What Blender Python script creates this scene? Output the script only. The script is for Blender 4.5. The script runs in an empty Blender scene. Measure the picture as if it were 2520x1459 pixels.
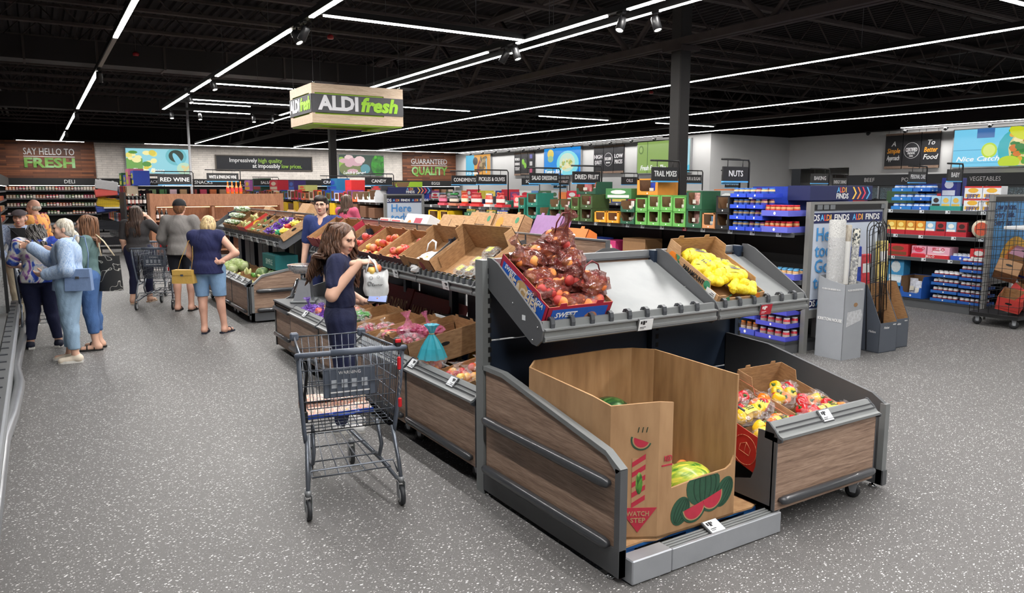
import bpy, math, random
import numpy as np
from mathutils import Vector, Matrix, Euler
R = random.Random(7)
SC = bpy.context.scene
COL = SC.collection
rad = math.radians
# ---------------------------------------------------------------- camera, world, exposure
cd = bpy.data.cameras.new('camera'); cam = bpy.data.objects.new('camera', cd); COL.objects.link(cam)
cd.sensor_width = 36.0; cd.lens = 36.0 * 1850 / 2520; cd.clip_start = 0.05; cd.clip_end = 200
cam.location = (0, 0, 1.93); cam.rotation_euler = (rad(90 - 8.08), 0, -rad(32.17))
SC.camera = cam
w = bpy.data.worlds.new('world'); SC.world = w; w.use_nodes = True
w.node_tree.nodes['Background'].inputs[0].default_value = (0.5, 0.52, 0.55, 1)
w.node_tree.nodes['Background'].inputs[1].default_value = 0.05
vs = SC.view_settings
vs.view_transform = 'Standard'; vs.look = 'None'; vs.gamma = 1.0; vs.use_curve_mapping = False
vs.exposure = 0.0
LIGHT = 122.0        # strip light emission
SC.cycles.max_bounces = 4; SC.cycles.diffuse_bounces = 2; SC.cycles.glossy_bounces = 2
SC.cycles.transmission_bounces = 2; SC.cycles.transparent_max_bounces = 8
SC.cycles.use_adaptive_sampling = True; SC.cycles.adaptive_threshold = 0.11; SC.cycles.adaptive_min_samples = 16
SC.cycles.caustics_reflective = False; SC.cycles.caustics_refractive = False
SC.cycles.sample_clamp_indirect = 6.0

# ---------------------------------------------------------------- materials
def lin(c):
 c = c / 255.0
 return c / 12.92 if c <= 0.04045 else ((c + 0.055) / 1.055) ** 2.4
def rgb(c):
 if isinstance(c, str):
  c = c.lstrip('#'); c = tuple(int(c[i:i + 2], 16) for i in (0, 2, 4))
 return (lin(c[0]), lin(c[1]), lin(c[2]), 1.0)
MATS = {}
def nt(m): return m.node_tree.nodes, m.node_tree.links
def M(col, rough=0.55, metal=0.0, var=0.06, scale=30.0, emit=0.0, alpha=1.0, trans=0.0, bump=0.0, bscale=120.0, coat=0.0, spec=None):
 key = (str(col), rough, metal, var, scale, emit, alpha, trans, bump, bscale, coat)
 if key in MATS: return MATS[key]
 m = bpy.data.materials.new('mat_%d' % len(MATS)); m.use_nodes = True
 n, l = nt(m); b = n['Principled BSDF']
 c = rgb(col)
 b.inputs['Roughness'].default_value = rough; b.inputs['Metallic'].default_value = metal
 b.inputs['Alpha'].default_value = alpha; b.inputs['Transmission Weight'].default_value = trans
 b.inputs['Coat Weight'].default_value = coat
 if spec is not None: b.inputs['Specular IOR Level'].default_value = spec
 if emit > 0:
  if emit < 6: m.cycles.emission_sampling = 'NONE'
  b.inputs['Emission Color'].default_value = c; b.inputs['Emission Strength'].default_value = emit
 b.inputs['Base Color'].default_value = c
 if var > 0 or bump > 0:
  tc = n.new('ShaderNodeTexCoord'); no = n.new('ShaderNodeTexNoise'); no.inputs['Scale'].default_value = scale; no.inputs['Detail'].default_value = 4
  l.new(tc.outputs['Object'], no.inputs['Vector'])
  if var > 0:
   hs = n.new('ShaderNodeHueSaturation'); hs.inputs['Color'].default_value = c
   mr = n.new('ShaderNodeMapRange'); mr.inputs[3].default_value = 1 - var; mr.inputs[4].default_value = 1 + var
   mr.inputs[1].default_value = 0.3; mr.inputs[2].default_value = 0.7
   l.new(no.outputs['Fac'], mr.inputs[0]); l.new(mr.outputs[0], hs.inputs['Value']); l.new(hs.outputs[0], b.inputs['Base Color'])
  if bump > 0:
   n2 = n.new('ShaderNodeTexNoise'); n2.inputs['Scale'].default_value = bscale; n2.inputs['Detail'].default_value = 3
   l.new(tc.outputs['Object'], n2.inputs['Vector'])
   bp = n.new('ShaderNodeBump'); bp.inputs['Strength'].default_value = bump; bp.inputs['Distance'].default_value = 0.01
   l.new(n2.outputs['Fac'], bp.inputs['Height']); l.new(bp.outputs[0], b.inputs['Normal'])
 MATS[key] = m
 return m
def EM(col, s):     # something that gives off light
 return M(col, 0.5, 0, 0, emit=s)
def ramp_mat(key, stops, scale=(1, 1, 1), tex='noise', rough=0.5, bump=0.0, detail=6, tscale=5.0, distort=0.0, metal=0.0, coord='Object', coat=0.0):
 if key in MATS: return MATS[key]
 m = bpy.data.materials.new(key); m.use_nodes = True
 n, l = nt(m); b = n['Principled BSDF']; b.inputs['Roughness'].default_value = rough; b.inputs['Metallic'].default_value = metal
 b.inputs['Coat Weight'].default_value = coat
 tc = n.new('ShaderNodeTexCoord'); mp = n.new('ShaderNodeMapping'); mp.inputs['Scale'].default_value = scale
 l.new(tc.outputs[coord], mp.inputs['Vector'])
 if tex == 'noise':
  t = n.new('ShaderNodeTexNoise'); t.inputs['Detail'].default_value = detail; t.inputs['Distortion'].default_value = distort; out = t.outputs['Fac']
 elif tex == 'wave':
  t = n.new('ShaderNodeTexWave'); t.inputs['Distortion'].default_value = distort; t.inputs['Detail'].default_value = 3; out = t.outputs['Fac']
 elif tex == 'voronoi':
  t = n.new('ShaderNodeTexVoronoi'); out = t.outputs['Color']
 t.inputs['Scale'].default_value = tscale
 l.new(mp.outputs[0], t.inputs['Vector'])
 cr = n.new('ShaderNodeValToRGB'); l.new(out, cr.inputs[0])
 el = cr.color_ramp.elements
 while len(el) < len(stops): el.new(0.5)
 for e, (p, c) in zip(el, stops): e.position = p; e.color = rgb(c)
 l.new(cr.outputs[0], b.inputs['Base Color'])
 if bump:
  bp = n.new('ShaderNodeBump'); bp.inputs['Strength'].default_value = bump; bp.inputs['Distance'].default_value = 0.01
  l.new(out, bp.inputs['Height']); l.new(bp.outputs[0], b.inputs['Normal'])
 MATS[key] = m
 return m
def floor_mat():
 m = bpy.data.materials.new('speckled_vinyl'); m.use_nodes = True
 n, l = nt(m); b = n['Principled BSDF']
 tc = n.new('ShaderNodeTexCoord')
 no = n.new('ShaderNodeTexNoise'); no.inputs['Scale'].default_value = 160; no.inputs['Detail'].default_value = 3
 l.new(tc.outputs['Object'], no.inputs['Vector'])
 base = n.new('ShaderNodeMixRGB'); base.inputs[1].default_value = rgb((80, 79, 79)); base.inputs[2].default_value = rgb((112, 110, 109))
 l.new(no.outputs['Fac'], base.inputs[0])
 big = n.new('ShaderNodeTexNoise'); big.inputs['Scale'].default_value = 0.7; big.inputs['Detail'].default_value = 3
 l.new(tc.outputs['Object'], big.inputs['Vector'])
 prev = base.outputs[0]
 for k, (sc, ang, st, thr, dens, col) in enumerate([(44, 0.4, 1.9, 0.33, 0.30, (236, 236, 234)), (60, 1.9, 2.0, 0.33, 0.34, (226, 226, 224)), (110, 0.9, 1.4, 0.36, 0.34, (160, 160, 159)), (52, 2.6, 1.7, 0.30, 0.30, (56, 55, 55))]):
  mp = n.new('ShaderNodeMapping'); mp.inputs['Rotation'].default_value = (0, 0, ang); mp.inputs['Scale'].default_value = (sc, sc * st, 1)
  wn = n.new('ShaderNodeTexNoise'); wn.inputs['Scale'].default_value = 9; l.new(tc.outputs['Object'], wn.inputs['Vector'])
  mx = n.new('ShaderNodeMixRGB'); mx.inputs[0].default_value = 0.02; l.new(tc.outputs['Object'], mx.inputs[1]); l.new(wn.outputs['Color'], mx.inputs[2])
  l.new(mx.outputs[0], mp.inputs['Vector'])
  vo = n.new('ShaderNodeTexVoronoi'); vo.inputs['Scale'].default_value = 1; l.new(mp.outputs[0], vo.inputs['Vector'])
  sp = n.new('ShaderNodeSeparateColor'); l.new(vo.outputs['Color'], sp.inputs[0])
  lt = n.new('ShaderNodeMath'); lt.operation = 'LESS_THAN'; lt.inputs[1].default_value = thr
  ad = n.new('ShaderNodeMath'); ad.operation = 'MULTIPLY'; l.new(sp.outputs[1], ad.inputs[0]); ad.inputs[1].default_value = 0.22
  sub = n.new('ShaderNodeMath'); sub.operation = 'ADD'; l.new(vo.outputs['Distance'], sub.inputs[0]); l.new(ad.outputs[0], sub.inputs[1])
  l.new(sub.outputs[0], lt.inputs[0])
  ds = n.new('ShaderNodeMath'); ds.operation = 'LESS_THAN'; ds.inputs[1].default_value = dens; l.new(sp.outputs[0], ds.inputs[0])
  mu = n.new('ShaderNodeMath'); mu.operation = 'MULTIPLY'; l.new(lt.outputs[0], mu.inputs[0]); l.new(ds.outputs[0], mu.inputs[1])
  mi = n.new('ShaderNodeMixRGB'); mi.inputs[2].default_value = rgb(col); l.new(mu.outputs[0], mi.inputs[0]); l.new(prev, mi.inputs[1])
  prev = mi.outputs[0]
 l.new(prev, b.inputs['Base Color'])
 rr = n.new('ShaderNodeMapRange'); rr.inputs[3].default_value = 0.5; rr.inputs[4].default_value = 0.62
 l.new(big.outputs['Fac'], rr.inputs[0]); l.new(rr.outputs[0], b.inputs['Roughness'])
 bp = n.new('ShaderNodeBump'); bp.inputs['Strength'].default_value = 0.12; bp.inputs['Distance'].default_value = 0.004
 l.new(no.outputs['Fac'], bp.inputs['Height']); l.new(bp.outputs[0], b.inputs['Normal'])
 return m
def wood_mat(key, c1, c2, c3, grain=(1, 14, 14), rough=0.45):
 """oak-look laminate: long streaky grain along the first axis of object space"""
 if key in MATS: return MATS[key]
 m = bpy.data.materials.new(key); m.use_nodes = True
 n, l = nt(m); b = n['Principled BSDF']; b.inputs['Roughness'].default_value = rough
 tc = n.new('ShaderNodeTexCoord'); mp = n.new('ShaderNodeMapping'); mp.inputs['Scale'].default_value = grain
 l.new(tc.outputs['Object'], mp.inputs['Vector'])
 a = n.new('ShaderNodeTexNoise'); a.inputs['Scale'].default_value = 2.2; a.inputs['Detail'].default_value = 7; a.inputs['Roughness'].default_value = 0.7; a.inputs['Distortion'].default_value = 0.9
 l.new(mp.outputs[0], a.inputs['Vector'])
 f = n.new('ShaderNodeTexNoise'); f.inputs['Scale'].default_value = 11; f.inputs['Detail'].default_value = 4
 l.new(mp.outputs[0], f.inputs['Vector'])
 mx = n.new('ShaderNodeMixRGB'); mx.inputs[0].default_value = 0.35; l.new(a.outputs['Fac'], mx.inputs[1]); l.new(f.outputs['Fac'], mx.inputs[2])
 cr = n.new('ShaderNodeValToRGB'); l.new(mx.outputs[0], cr.inputs[0])
 el = cr.color_ramp.elements; el.new(0.5)
 for e, (p, c) in zip(el, [(0.34, c1), (0.5, c2), (0.66, c3)]): e.position = p; e.color = rgb(c)
 l.new(cr.outputs[0], b.inputs['Base Color'])
 bp = n.new('ShaderNodeBump'); bp.inputs['Strength'].default_value = 0.15; bp.inputs['Distance'].default_value = 0.003
 l.new(mx.outputs[0], bp.inputs['Height']); l.new(bp.outputs[0], b.inputs['Normal'])
 MATS[key] = m
 return m
def brick_mat(key, c1, c2, cm, bw, bh, mortar=0.02, scale=1.0, axes='xz', rough=0.7, bump=0.3):
 if key in MATS: return MATS[key]
 m = bpy.data.materials.new(key); m.use_nodes = True
 n, l = nt(m); b = n['Principled BSDF']; b.inputs['Roughness'].default_value = rough
 tc = n.new('ShaderNodeTexCoord'); sx = n.new('ShaderNodeSeparateXYZ'); cx = n.new('ShaderNodeCombineXYZ')
 l.new(tc.outputs['Object'], sx.inputs[0]); l.new(sx.outputs['XYZ'.index(axes[0].upper())], cx.inputs[0]); l.new(sx.outputs['XYZ'.index(axes[1].upper())], cx.inputs[1])
 br = n.new('ShaderNodeTexBrick'); br.inputs['Scale'].default_value = scale; br.inputs['Brick Width'].default_value = bw; br.inputs['Row Height'].default_value = bh
 br.inputs['Mortar Size'].default_value = mortar; br.inputs['Color1'].default_value = rgb(c1); br.inputs['Color2'].default_value = rgb(c2); br.inputs['Mortar'].default_value = rgb(cm)
 l.new(cx.outputs[0], br.inputs['Vector'])
 no = n.new('ShaderNodeTexNoise'); no.inputs['Scale'].default_value = 3; l.new(tc.outputs['Object'], no.inputs['Vector'])
 hs = n.new('ShaderNodeHueSaturation'); mr = n.new('ShaderNodeMapRange'); mr.inputs[3].default_value = 0.75; mr.inputs[4].default_value = 1.25
 l.new(no.outputs['Fac'], mr.inputs[0]); l.new(mr.outputs[0], hs.inputs['Value']); l.new(br.outputs['Color'], hs.inputs['Color']); l.new(hs.outputs[0], b.inputs['Base Color'])
 bp = n.new('ShaderNodeBump'); bp.inputs['Strength'].default_value = bump; bp.inputs['Distance'].default_value = 0.01; bp.invert = True
 l.new(br.outputs['Fac'], bp.inputs['Height']); l.new(bp.outputs[0], b.inputs['Normal'])
 MATS[key] = m
 return m
GLASS = None
def clear_mat(key='clear_film', tint=(235, 235, 240), alpha=0.18, rough=0.12):
 """thin clear plastic film: mostly see-through with glossy highlights"""
 if key in MATS: return MATS[key]
 m = bpy.data.materials.new(key); m.use_nodes = True
 n, l = nt(m); b = n['Principled BSDF']; b.inputs['Base Color'].default_value = rgb(tint); b.inputs['Roughness'].default_value = rough
 b.inputs['Alpha'].default_value = alpha; b.inputs['Specular IOR Level'].default_value = 0.9; b.inputs['Coat Weight'].default_value = 0.6
 tc = n.new('ShaderNodeTexCoord'); no = n.new('ShaderNodeTexNoise'); no.inputs['Scale'].default_value = 26; no.inputs['Detail'].default_value = 3; no.inputs['Distortion'].default_value = 1.5
 l.new(tc.outputs['Object'], no.inputs['Vector'])
 mr = n.new('ShaderNodeMapRange'); mr.inputs[1].default_value = 0.56; mr.inputs[2].default_value = 0.75; mr.inputs[3].default_value = alpha; mr.inputs[4].default_value = min(1, alpha + 0.45)
 l.new(no.outputs['Fac'], mr.inputs[0]); l.new(mr.outputs[0], b.inputs['Alpha'])
 bp = n.new('ShaderNodeBump'); bp.inputs['Strength'].default_value = 0.7; bp.inputs['Distance'].default_value = 0.02
 l.new(no.outputs['Fac'], bp.inputs['Height']); l.new(bp.outputs[0], b.inputs['Normal'])
 MATS[key] = m
 return m

# ---------------------------------------------------------------- mesh builder
def rot_to(d):
 d = Vector(d).normalized()
 return d.to_track_quat('Z', 'Y').to_matrix()
class MB:
 def __init__(s): s.v = []; s.f = []; s.mi = []; s.sm = []; s.mats = []
 def _m(s, m):
  if m not in s.mats: s.mats.append(m)
  return s.mats.index(m)
 def add(s, vs, fs, m, smooth=False):
  o = len(s.v); k = s._m(m)
  s.v.extend(tuple(p) for p in vs)
  for f in fs: s.f.append(tuple(i + o for i in f)); s.mi.append(k); s.sm.append(smooth)
  return s
 def box(s, x0, x1, y0, y1, z0, z1, m, T=None):
  vs = [Vector((x, y, z)) for z in (z0, z1) for y in (y0, y1) for x in (x0, x1)]
  if T is not None: vs = [T @ p for p in vs]
  return s.add(vs, [(0, 2, 3, 1), (4, 5, 7, 6), (0, 1, 5, 4), (1, 3, 7, 5), (3, 2, 6, 7), (2, 0, 4, 6)], m)
 def bev(s, x0, x1, y0, y1, z0, z1, m, r=0.01, T=None):
  """box with chamfered edges"""
  r = min(r, (x1 - x0) * .45, (y1 - y0) * .45, (z1 - z0) * .45)
  vs = []; idx = {}
  for sx in (0, 1):
   for sy in (0, 1):
    for sz in (0, 1):
     X = (x0, x1)[sx]; Y = (y0, y1)[sy]; Z = (z0, z1)[sz]
     dx = r if sx == 0 else -r; dy = r if sy == 0 else -r; dz = r if sz == 0 else -r
     for a, p in enumerate([(X, Y + dy, Z + dz), (X + dx, Y, Z + dz), (X + dx, Y + dy, Z)]):
      idx[(sx, sy, sz, a)] = len(vs); vs.append(Vector(p))
  g = lambda a, b, c, d: idx[(a, b, c, d)]
  fs = []
  for q in (0, 1):
   o = (lambda L: L) if q else (lambda L: L[::-1])
   fs.append(tuple(o([g(q, 0, 0, 0), g(q, 1, 0, 0), g(q, 1, 1, 0), g(q, 0, 1, 0)])))
   fs.append(tuple(o([g(0, q, 0, 1), g(0, q, 1, 1), g(1, q, 1, 1), g(1, q, 0, 1)])))
   fs.append(tuple(o([g(0, 0, q, 2), g(1, 0, q, 2), g(1, 1, q, 2), g(0, 1, q, 2)])))
  for a in (0, 1):
   for b in (0, 1):
    fs.append((g(a, b, 0, 0), g(a, b, 1, 0), g(a, b, 1, 1), g(a, b, 0, 1)))
    fs.append((g(a, 0, b, 0), g(a, 1, b, 0), g(a, 1, b, 2), g(a, 0, b, 2)))
    fs.append((g(0, a, b, 1), g(1, a, b, 1), g(1, a, b, 2), g(0, a, b, 2)))
  for a in (0, 1):
   for b in (0, 1):
    for c in (0, 1): fs.append((g(a, b, c, 0), g(a, b, c, 1), g(a, b, c, 2)))
  if T is not None: vs = [T @ p for p in vs]
  return s.add(vs, fs, m)
 def prism(s, poly, axis, lo, hi, m, T=None, smooth=False):
  """poly in the two other axes (cyclic order yz / zx / xy for x / y / z), extruded along axis"""
  def mk(a, b, h): return {'x': (h, a, b), 'y': (a, h, b), 'z': (a, b, h)}[axis]
  n = len(poly); vs = [Vector(mk(a, b, lo)) for a, b in poly] + [Vector(mk(a, b, hi)) for a, b in poly]
  if T is not None: vs = [T @ p for p in vs]
  fs = [tuple(range(n))[::-1], tuple(range(n, 2 * n))] + [(i, (i + 1) % n, (i + 1) % n + n, i + n) for i in range(n)]
  return s.add(vs, fs, m, smooth)
 def tube(s, path, r, m, n=6, closed=False, caps=True, smooth=True, T=None, flat=1.0):
  P = [Vector(p) for p in path]; k = len(P); vs = []; fs = []
  rs = r if isinstance(r, (list, tuple)) else [r] * k
  up = Vector((0, 0, 1)); prev = None
  for i, p in enumerate(P):
   a = P[(i - 1) % k] if (i > 0 or closed) else p; b = P[(i + 1) % k] if (i < k - 1 or closed) else p
   d = b - a
   d = d.normalized() if d.length > 1e-9 else Vector((0, 0, 1))
   if prev is None:
    u = d.cross(up)
    if u.length < 1e-3: u = d.cross(Vector((1, 0, 0)))
   else:
    u = prev - d * prev.dot(d)
   u = u.normalized(); prev = u; wv = d.cross(u)
   for j in range(n):
    t = 2 * math.pi * (j + 0.5) / n
    vs.append(p + u * math.cos(t) * rs[i] + wv * math.sin(t) * rs[i] * flat)
  for i in range(k if closed else k - 1):
   a = i * n; b = ((i + 1) % k) * n
   for j in range(n): fs.append((a + j, a + (j + 1) % n, b + (j + 1) % n, b + j))
  if caps and not closed: fs += [tuple(range(n))[::-1], tuple(range((k - 1) * n, k * n))]
  if T is not None: vs = [T @ p for p in vs]
  return s.add(vs, fs, m, smooth)
 def lathe(s, prof, m, n=12, T=None, smooth=True, caps=True):
  """prof: list of (r, z)"""
  vs = []; fs = []
  for r, z in prof:
   for j in range(n): t = 2 * math.pi * j / n; vs.append(Vector((r * math.cos(t), r * math.sin(t), z)))
  for i in range(len(prof) - 1):
   for j in range(n): fs.append((i * n + j, i * n + (j + 1) % n, (i + 1) * n + (j + 1) % n, (i + 1) * n + j))
  if caps:
   if prof[0][0] > 1e-6: fs.append(tuple(range(n))[::-1])
   if prof[-1][0] > 1e-6: fs.append(tuple(range((len(prof) - 1) * n, len(prof) * n)))
  if T is not None: vs = [T @ p for p in vs]
  return s.add(vs, fs, m, smooth)
 def ball(s, c, r, m, n=10, k=7, T=None, noise=0.0, rnd=None):
  if not hasattr(r, '__len__'): r = (r, r, r)
  vs = [Vector((0, 0, -1))]
  for i in range(1, k):
   a = -math.pi / 2 + math.pi * i / k
   for j in range(n): t = 2 * math.pi * j / n; vs.append(Vector((math.cos(a) * math.cos(t), math.cos(a) * math.sin(t), math.sin(a))))
  vs.append(Vector((0, 0, 1)))
  if noise: vs = [p * (1 + (rnd or R).uniform(-noise, noise)) for p in vs]
  vs = [Vector((p.x * r[0] + c[0], p.y * r[1] + c[1], p.z * r[2] + c[2])) for p in vs]
  if T is not None: vs = [T @ p for p in vs]
  fs = [(0, 1 + (j + 1) % n, 1 + j) for j in range(n)]
  for i in range(k - 2):
   for j in range(n): a = 1 + i * n; fs.append((a + j, a + (j + 1) % n, a + n + (j + 1) % n, a + n + j))
  e = len(vs) - 1; a = 1 + (k - 2) * n
  fs += [(a + j, a + (j + 1) % n, e) for j in range(n)]
  return s.add(vs, fs, m, True)
 def quad(s, a, b, c, d, m): return s.add([a, b, c, d], [(0, 1, 2, 3)], m)
 def grid(s, fn, nu, nv, m, smooth=True, closed_u=False):
  vs = [fn(i / nu, j / nv) for j in range(nv + 1) for i in range(nu + (0 if closed_u else 1))]
  wd = nu if closed_u else nu + 1; fs = []
  for j in range(nv):
   for i in range(nu): i2 = (i + 1) % wd; fs.append((j * wd + i, j * wd + i2, (j + 1) * wd + i2, (j + 1) * wd + i))
  return s.add(vs, fs, m, smooth)
 def mesh(s, name):
  me = bpy.data.meshes.new(name)
  me.from_pydata([tuple(p) for p in s.v], [], s.f)
  for m in s.mats: me.materials.append(m)
  me.polygons.foreach_set('material_index', s.mi)
  me.polygons.foreach_set('use_smooth', s.sm)
  me.update()
  return me
 def build(s, name, parent=None, loc=None, rot=None, label=None):
  return obj(name, s.mesh(name), parent, loc, rot, label)
def obj(name, data, parent=None, loc=None, rot=None, label=None):
 o = bpy.data.objects.new(name, data); COL.objects.link(o)
 if parent is not None: o.parent = parent
 if loc is not None: o.location = loc
 if rot is not None: o.rotation_euler = rot
 if label: o['label'] = label
 return o
def tag(o, label=None, cat=None, group=None, kind=None):
 if label: o['label'] = label
 if cat: o['category'] = cat
 if group: o['group'] = group
 if kind: o['kind'] = kind
 return o
def thing(name, label, cat, loc=(0, 0, 0), rz=0.0, group=None, rot=None):
 o = bpy.data.objects.new(name, None); COL.objects.link(o); o.empty_display_size = 0.1
 o.location = loc; o.rotation_euler = rot if rot is not None else (0, 0, rz)
 return tag(o, label, cat, group)
def copy_tree(o, parent=None, first=True):
 c = o.copy(); COL.objects.link(c)
 if parent is not None: c.parent = parent
 for ch in list(o.children): copy_tree(ch, c, False)
 return c
def dup(root, loc=None, rot=None, label=None, group=None, scale=None):
 c = copy_tree(root)
 if loc is not None: c.location = loc
 if rot is not None: c.rotation_euler = rot
 if label: c['label'] = label
 if group: c['group'] = group
 if scale is not None: c.scale = scale if hasattr(scale, '__len__') else (scale,) * 3
 return c
def text(s, h, m, parent, loc, rot=(rad(90), 0, 0), wid=None, bold=0.0, name='lettering', align='CENTER', shear=0.0, ext=0.0008, space=1.0):
 """flat lettering; rot default stands it up facing -Y"""
 c = bpy.data.curves.new(name, 'FONT'); c.body = s; c.size = h * 1.38; c.align_x = align; c.align_y = 'CENTER'
 c.extrude = ext; c.offset = bold * h; c.shear = shear; c.space_character = space; c.resolution_u = 2; c.space_line = 0.85
 c.materials.append(m)
 o = obj(name, c, parent, loc, rot)
 if wid: o['wid'] = wid
 return o
ORD = 'first second third fourth fifth sixth seventh eighth ninth tenth eleventh twelfth thirteenth fourteenth fifteenth sixteenth seventeenth eighteenth nineteenth twentieth twenty-first twenty-second twenty-third twenty-fourth twenty-fifth twenty-sixth twenty-seventh twenty-eighth twenty-ninth thirtieth thirty-first thirty-second thirty-third thirty-fourth thirty-fifth thirty-sixth thirty-seventh thirty-eighth thirty-ninth fortieth'.split()
def TR(loc=(0, 0, 0), rot=(0, 0, 0), sc=(1, 1, 1)):
 return Matrix.LocRotScale(Vector(loc), Euler(rot), Vector(sc))
# ================================================================ the setting
BLK = M((26, 26, 28), 0.5, 0, 0.08, 6)
DKSTEEL = M((74, 67, 66), 0.7, 0, 0.12, 4.1, spec=.12)
GREY = M((124, 127, 128), 0.42, 0.05, 0.05, 8)
GREY_D = M((88, 90, 93), 0.45, 0.05, 0.05, 8)
NAVY = M((40, 52, 70), 0.4, 0.1, 0.05, 5)
ALU = M((166, 170, 176), 0.34, 0.3, 0.04, 10)
ALU_D = M((140, 143, 146), 0.38, 0.3, 0.05, 10)
CHROME = M((205, 207, 210), 0.15, 1.0, 0.0)
WHITE = M((228, 228, 226), 0.6, 0, 0.03, 12)
PLASTIC = M((70, 73, 78), 0.35, 0, 0.05, 20)
WOOD = wood_mat('walnut_laminate', (104, 82, 68), (154, 127, 109), (188, 161, 140), (24, 1.1, 24))
WOODX = wood_mat('walnut_laminate_x', (104, 82, 68), (154, 127, 109), (188, 161, 140), (1.1, 24, 24))
OAK = wood_mat('oak_light', (176, 150, 124), (200, 176, 150), (216, 196, 172), (1.5, 12, 12), 0.5)
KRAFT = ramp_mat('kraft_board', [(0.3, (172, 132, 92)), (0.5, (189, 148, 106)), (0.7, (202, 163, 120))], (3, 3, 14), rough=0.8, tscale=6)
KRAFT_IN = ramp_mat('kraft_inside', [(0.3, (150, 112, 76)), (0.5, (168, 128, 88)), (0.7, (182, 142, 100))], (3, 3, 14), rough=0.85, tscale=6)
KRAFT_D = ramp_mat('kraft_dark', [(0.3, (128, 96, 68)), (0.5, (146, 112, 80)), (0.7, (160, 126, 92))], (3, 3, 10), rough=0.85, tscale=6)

b = MB(); b.box(-8, 30, -8, 41, -0.1, 0, floor_mat()); fl = b.build('floor'); tag(fl, kind='structure', label='grey vinyl floor with white flecks')
WALLW = M((208, 208, 208), 0.75, 0, 0.02, 2)
DARKW = M((22, 17, 18), 0.8, 0, 0.1, 2.1, spec=.1)
WHITEBRICK = brick_mat('white_brick', (240, 232, 224), (230, 222, 214), (212, 204, 196), 0.42, 0.10, 0.012)
PLANKWALL = brick_mat('plank_wall', (152, 92, 58), (84, 48, 34), (48, 28, 20), 0.95, 0.085, 0.003, bump=0.15, rough=0.5)
def wallbox(name, x0, x1, y0, y1, z0, z1, m, label):
 b = MB(); b.box(x0, x1, y0, y1, z0, z1, m); o = b.build(name); tag(o, kind='structure', label=label); return o
wallbox('wall_far', -8, 30, 40, 40.2, 0, 4.08, WHITEBRICK, 'painted white brick wall at the far end')
wallbox('wall_far_upper', -8, 30, 39.98, 40.2, 4.08, 5.6, DARKW, 'dark painted band above the far wall')
wallbox('wall_right', 21.2, 21.4, 20.2, 40, 0, 3.98, WALLW, 'light grey wall with screens and boards')
wallbox('wall_right_upper', 21.18, 21.4, 19.96, 40, 3.98, 5.6, DARKW, 'dark painted band above the grey wall')
wallbox('wall_return', 21.2, 25.86, 19.96, 20.2, 0, 3.98, WALLW, 'light grey return wall beside the doorway')
wallbox('wall_return_upper', 21.4, 25.86, 19.96, 20.2, 3.98, 5.6, DARKW, 'dark painted band above the return wall')
b = MB(); b.box(25.66, 25.86, -8, 17.29, 0, 3.98, WALLW); b.box(25.66, 25.86, 17.29, 19.96, 2.75, 3.98, WALLW)
tag(b.build('wall_side'), kind='structure', label='light grey wall with a doorway and freezers')
wallbox('wall_side_upper', 25.64, 25.86, -8, 19.96, 3.98, 5.6, DARKW, 'dark painted band above the freezer wall')
wallbox('wall_doorway', 27.8, 28.0, 16, 21, 0, 3.98, WHITE, 'pale wall inside the doorway')
wallbox('wall_left', -4.2, -4.0, -8, 40, 0, 5.6, M((120, 116, 114), 0.8), 'plain wall behind the chilled cases')
wallbox('wall_back', -8, 30, -8.2, -8, 0, 5.6, M((150, 150, 150), 0.8), 'plain wall at the front of the shop')
b = MB(); b.box(27.0, 27.1, 17.4, 18.9, 0, 2.52, M((70, 62, 58), 0.5)); b.box(26.98, 27.0, 17.55, 18.1, 0.1, 2.4, M((104, 84, 40), 0.6)); b.box(26.9, 27.0, 17.3, 17.4, 0, 2.6, BLK)
tag(b.build('door_1'), kind='structure', label='brown swing door with a dark frame')
# plank wall panels
for nm, x0, x1, lab in (('wall_panel', -1.6, 2.46, 'reddish wood plank panel behind SAY HELLO TO FRESH'), ('wall_panel', 17.8, 21.19, 'reddish wood plank panel behind GUARANTEED QUALITY')):
 b = MB(); b.box(x0, x1, 39.93, 39.995, 2.4, 4.08, PLANKWALL); tag(b.build(nm), kind='structure', label=lab)

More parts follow.
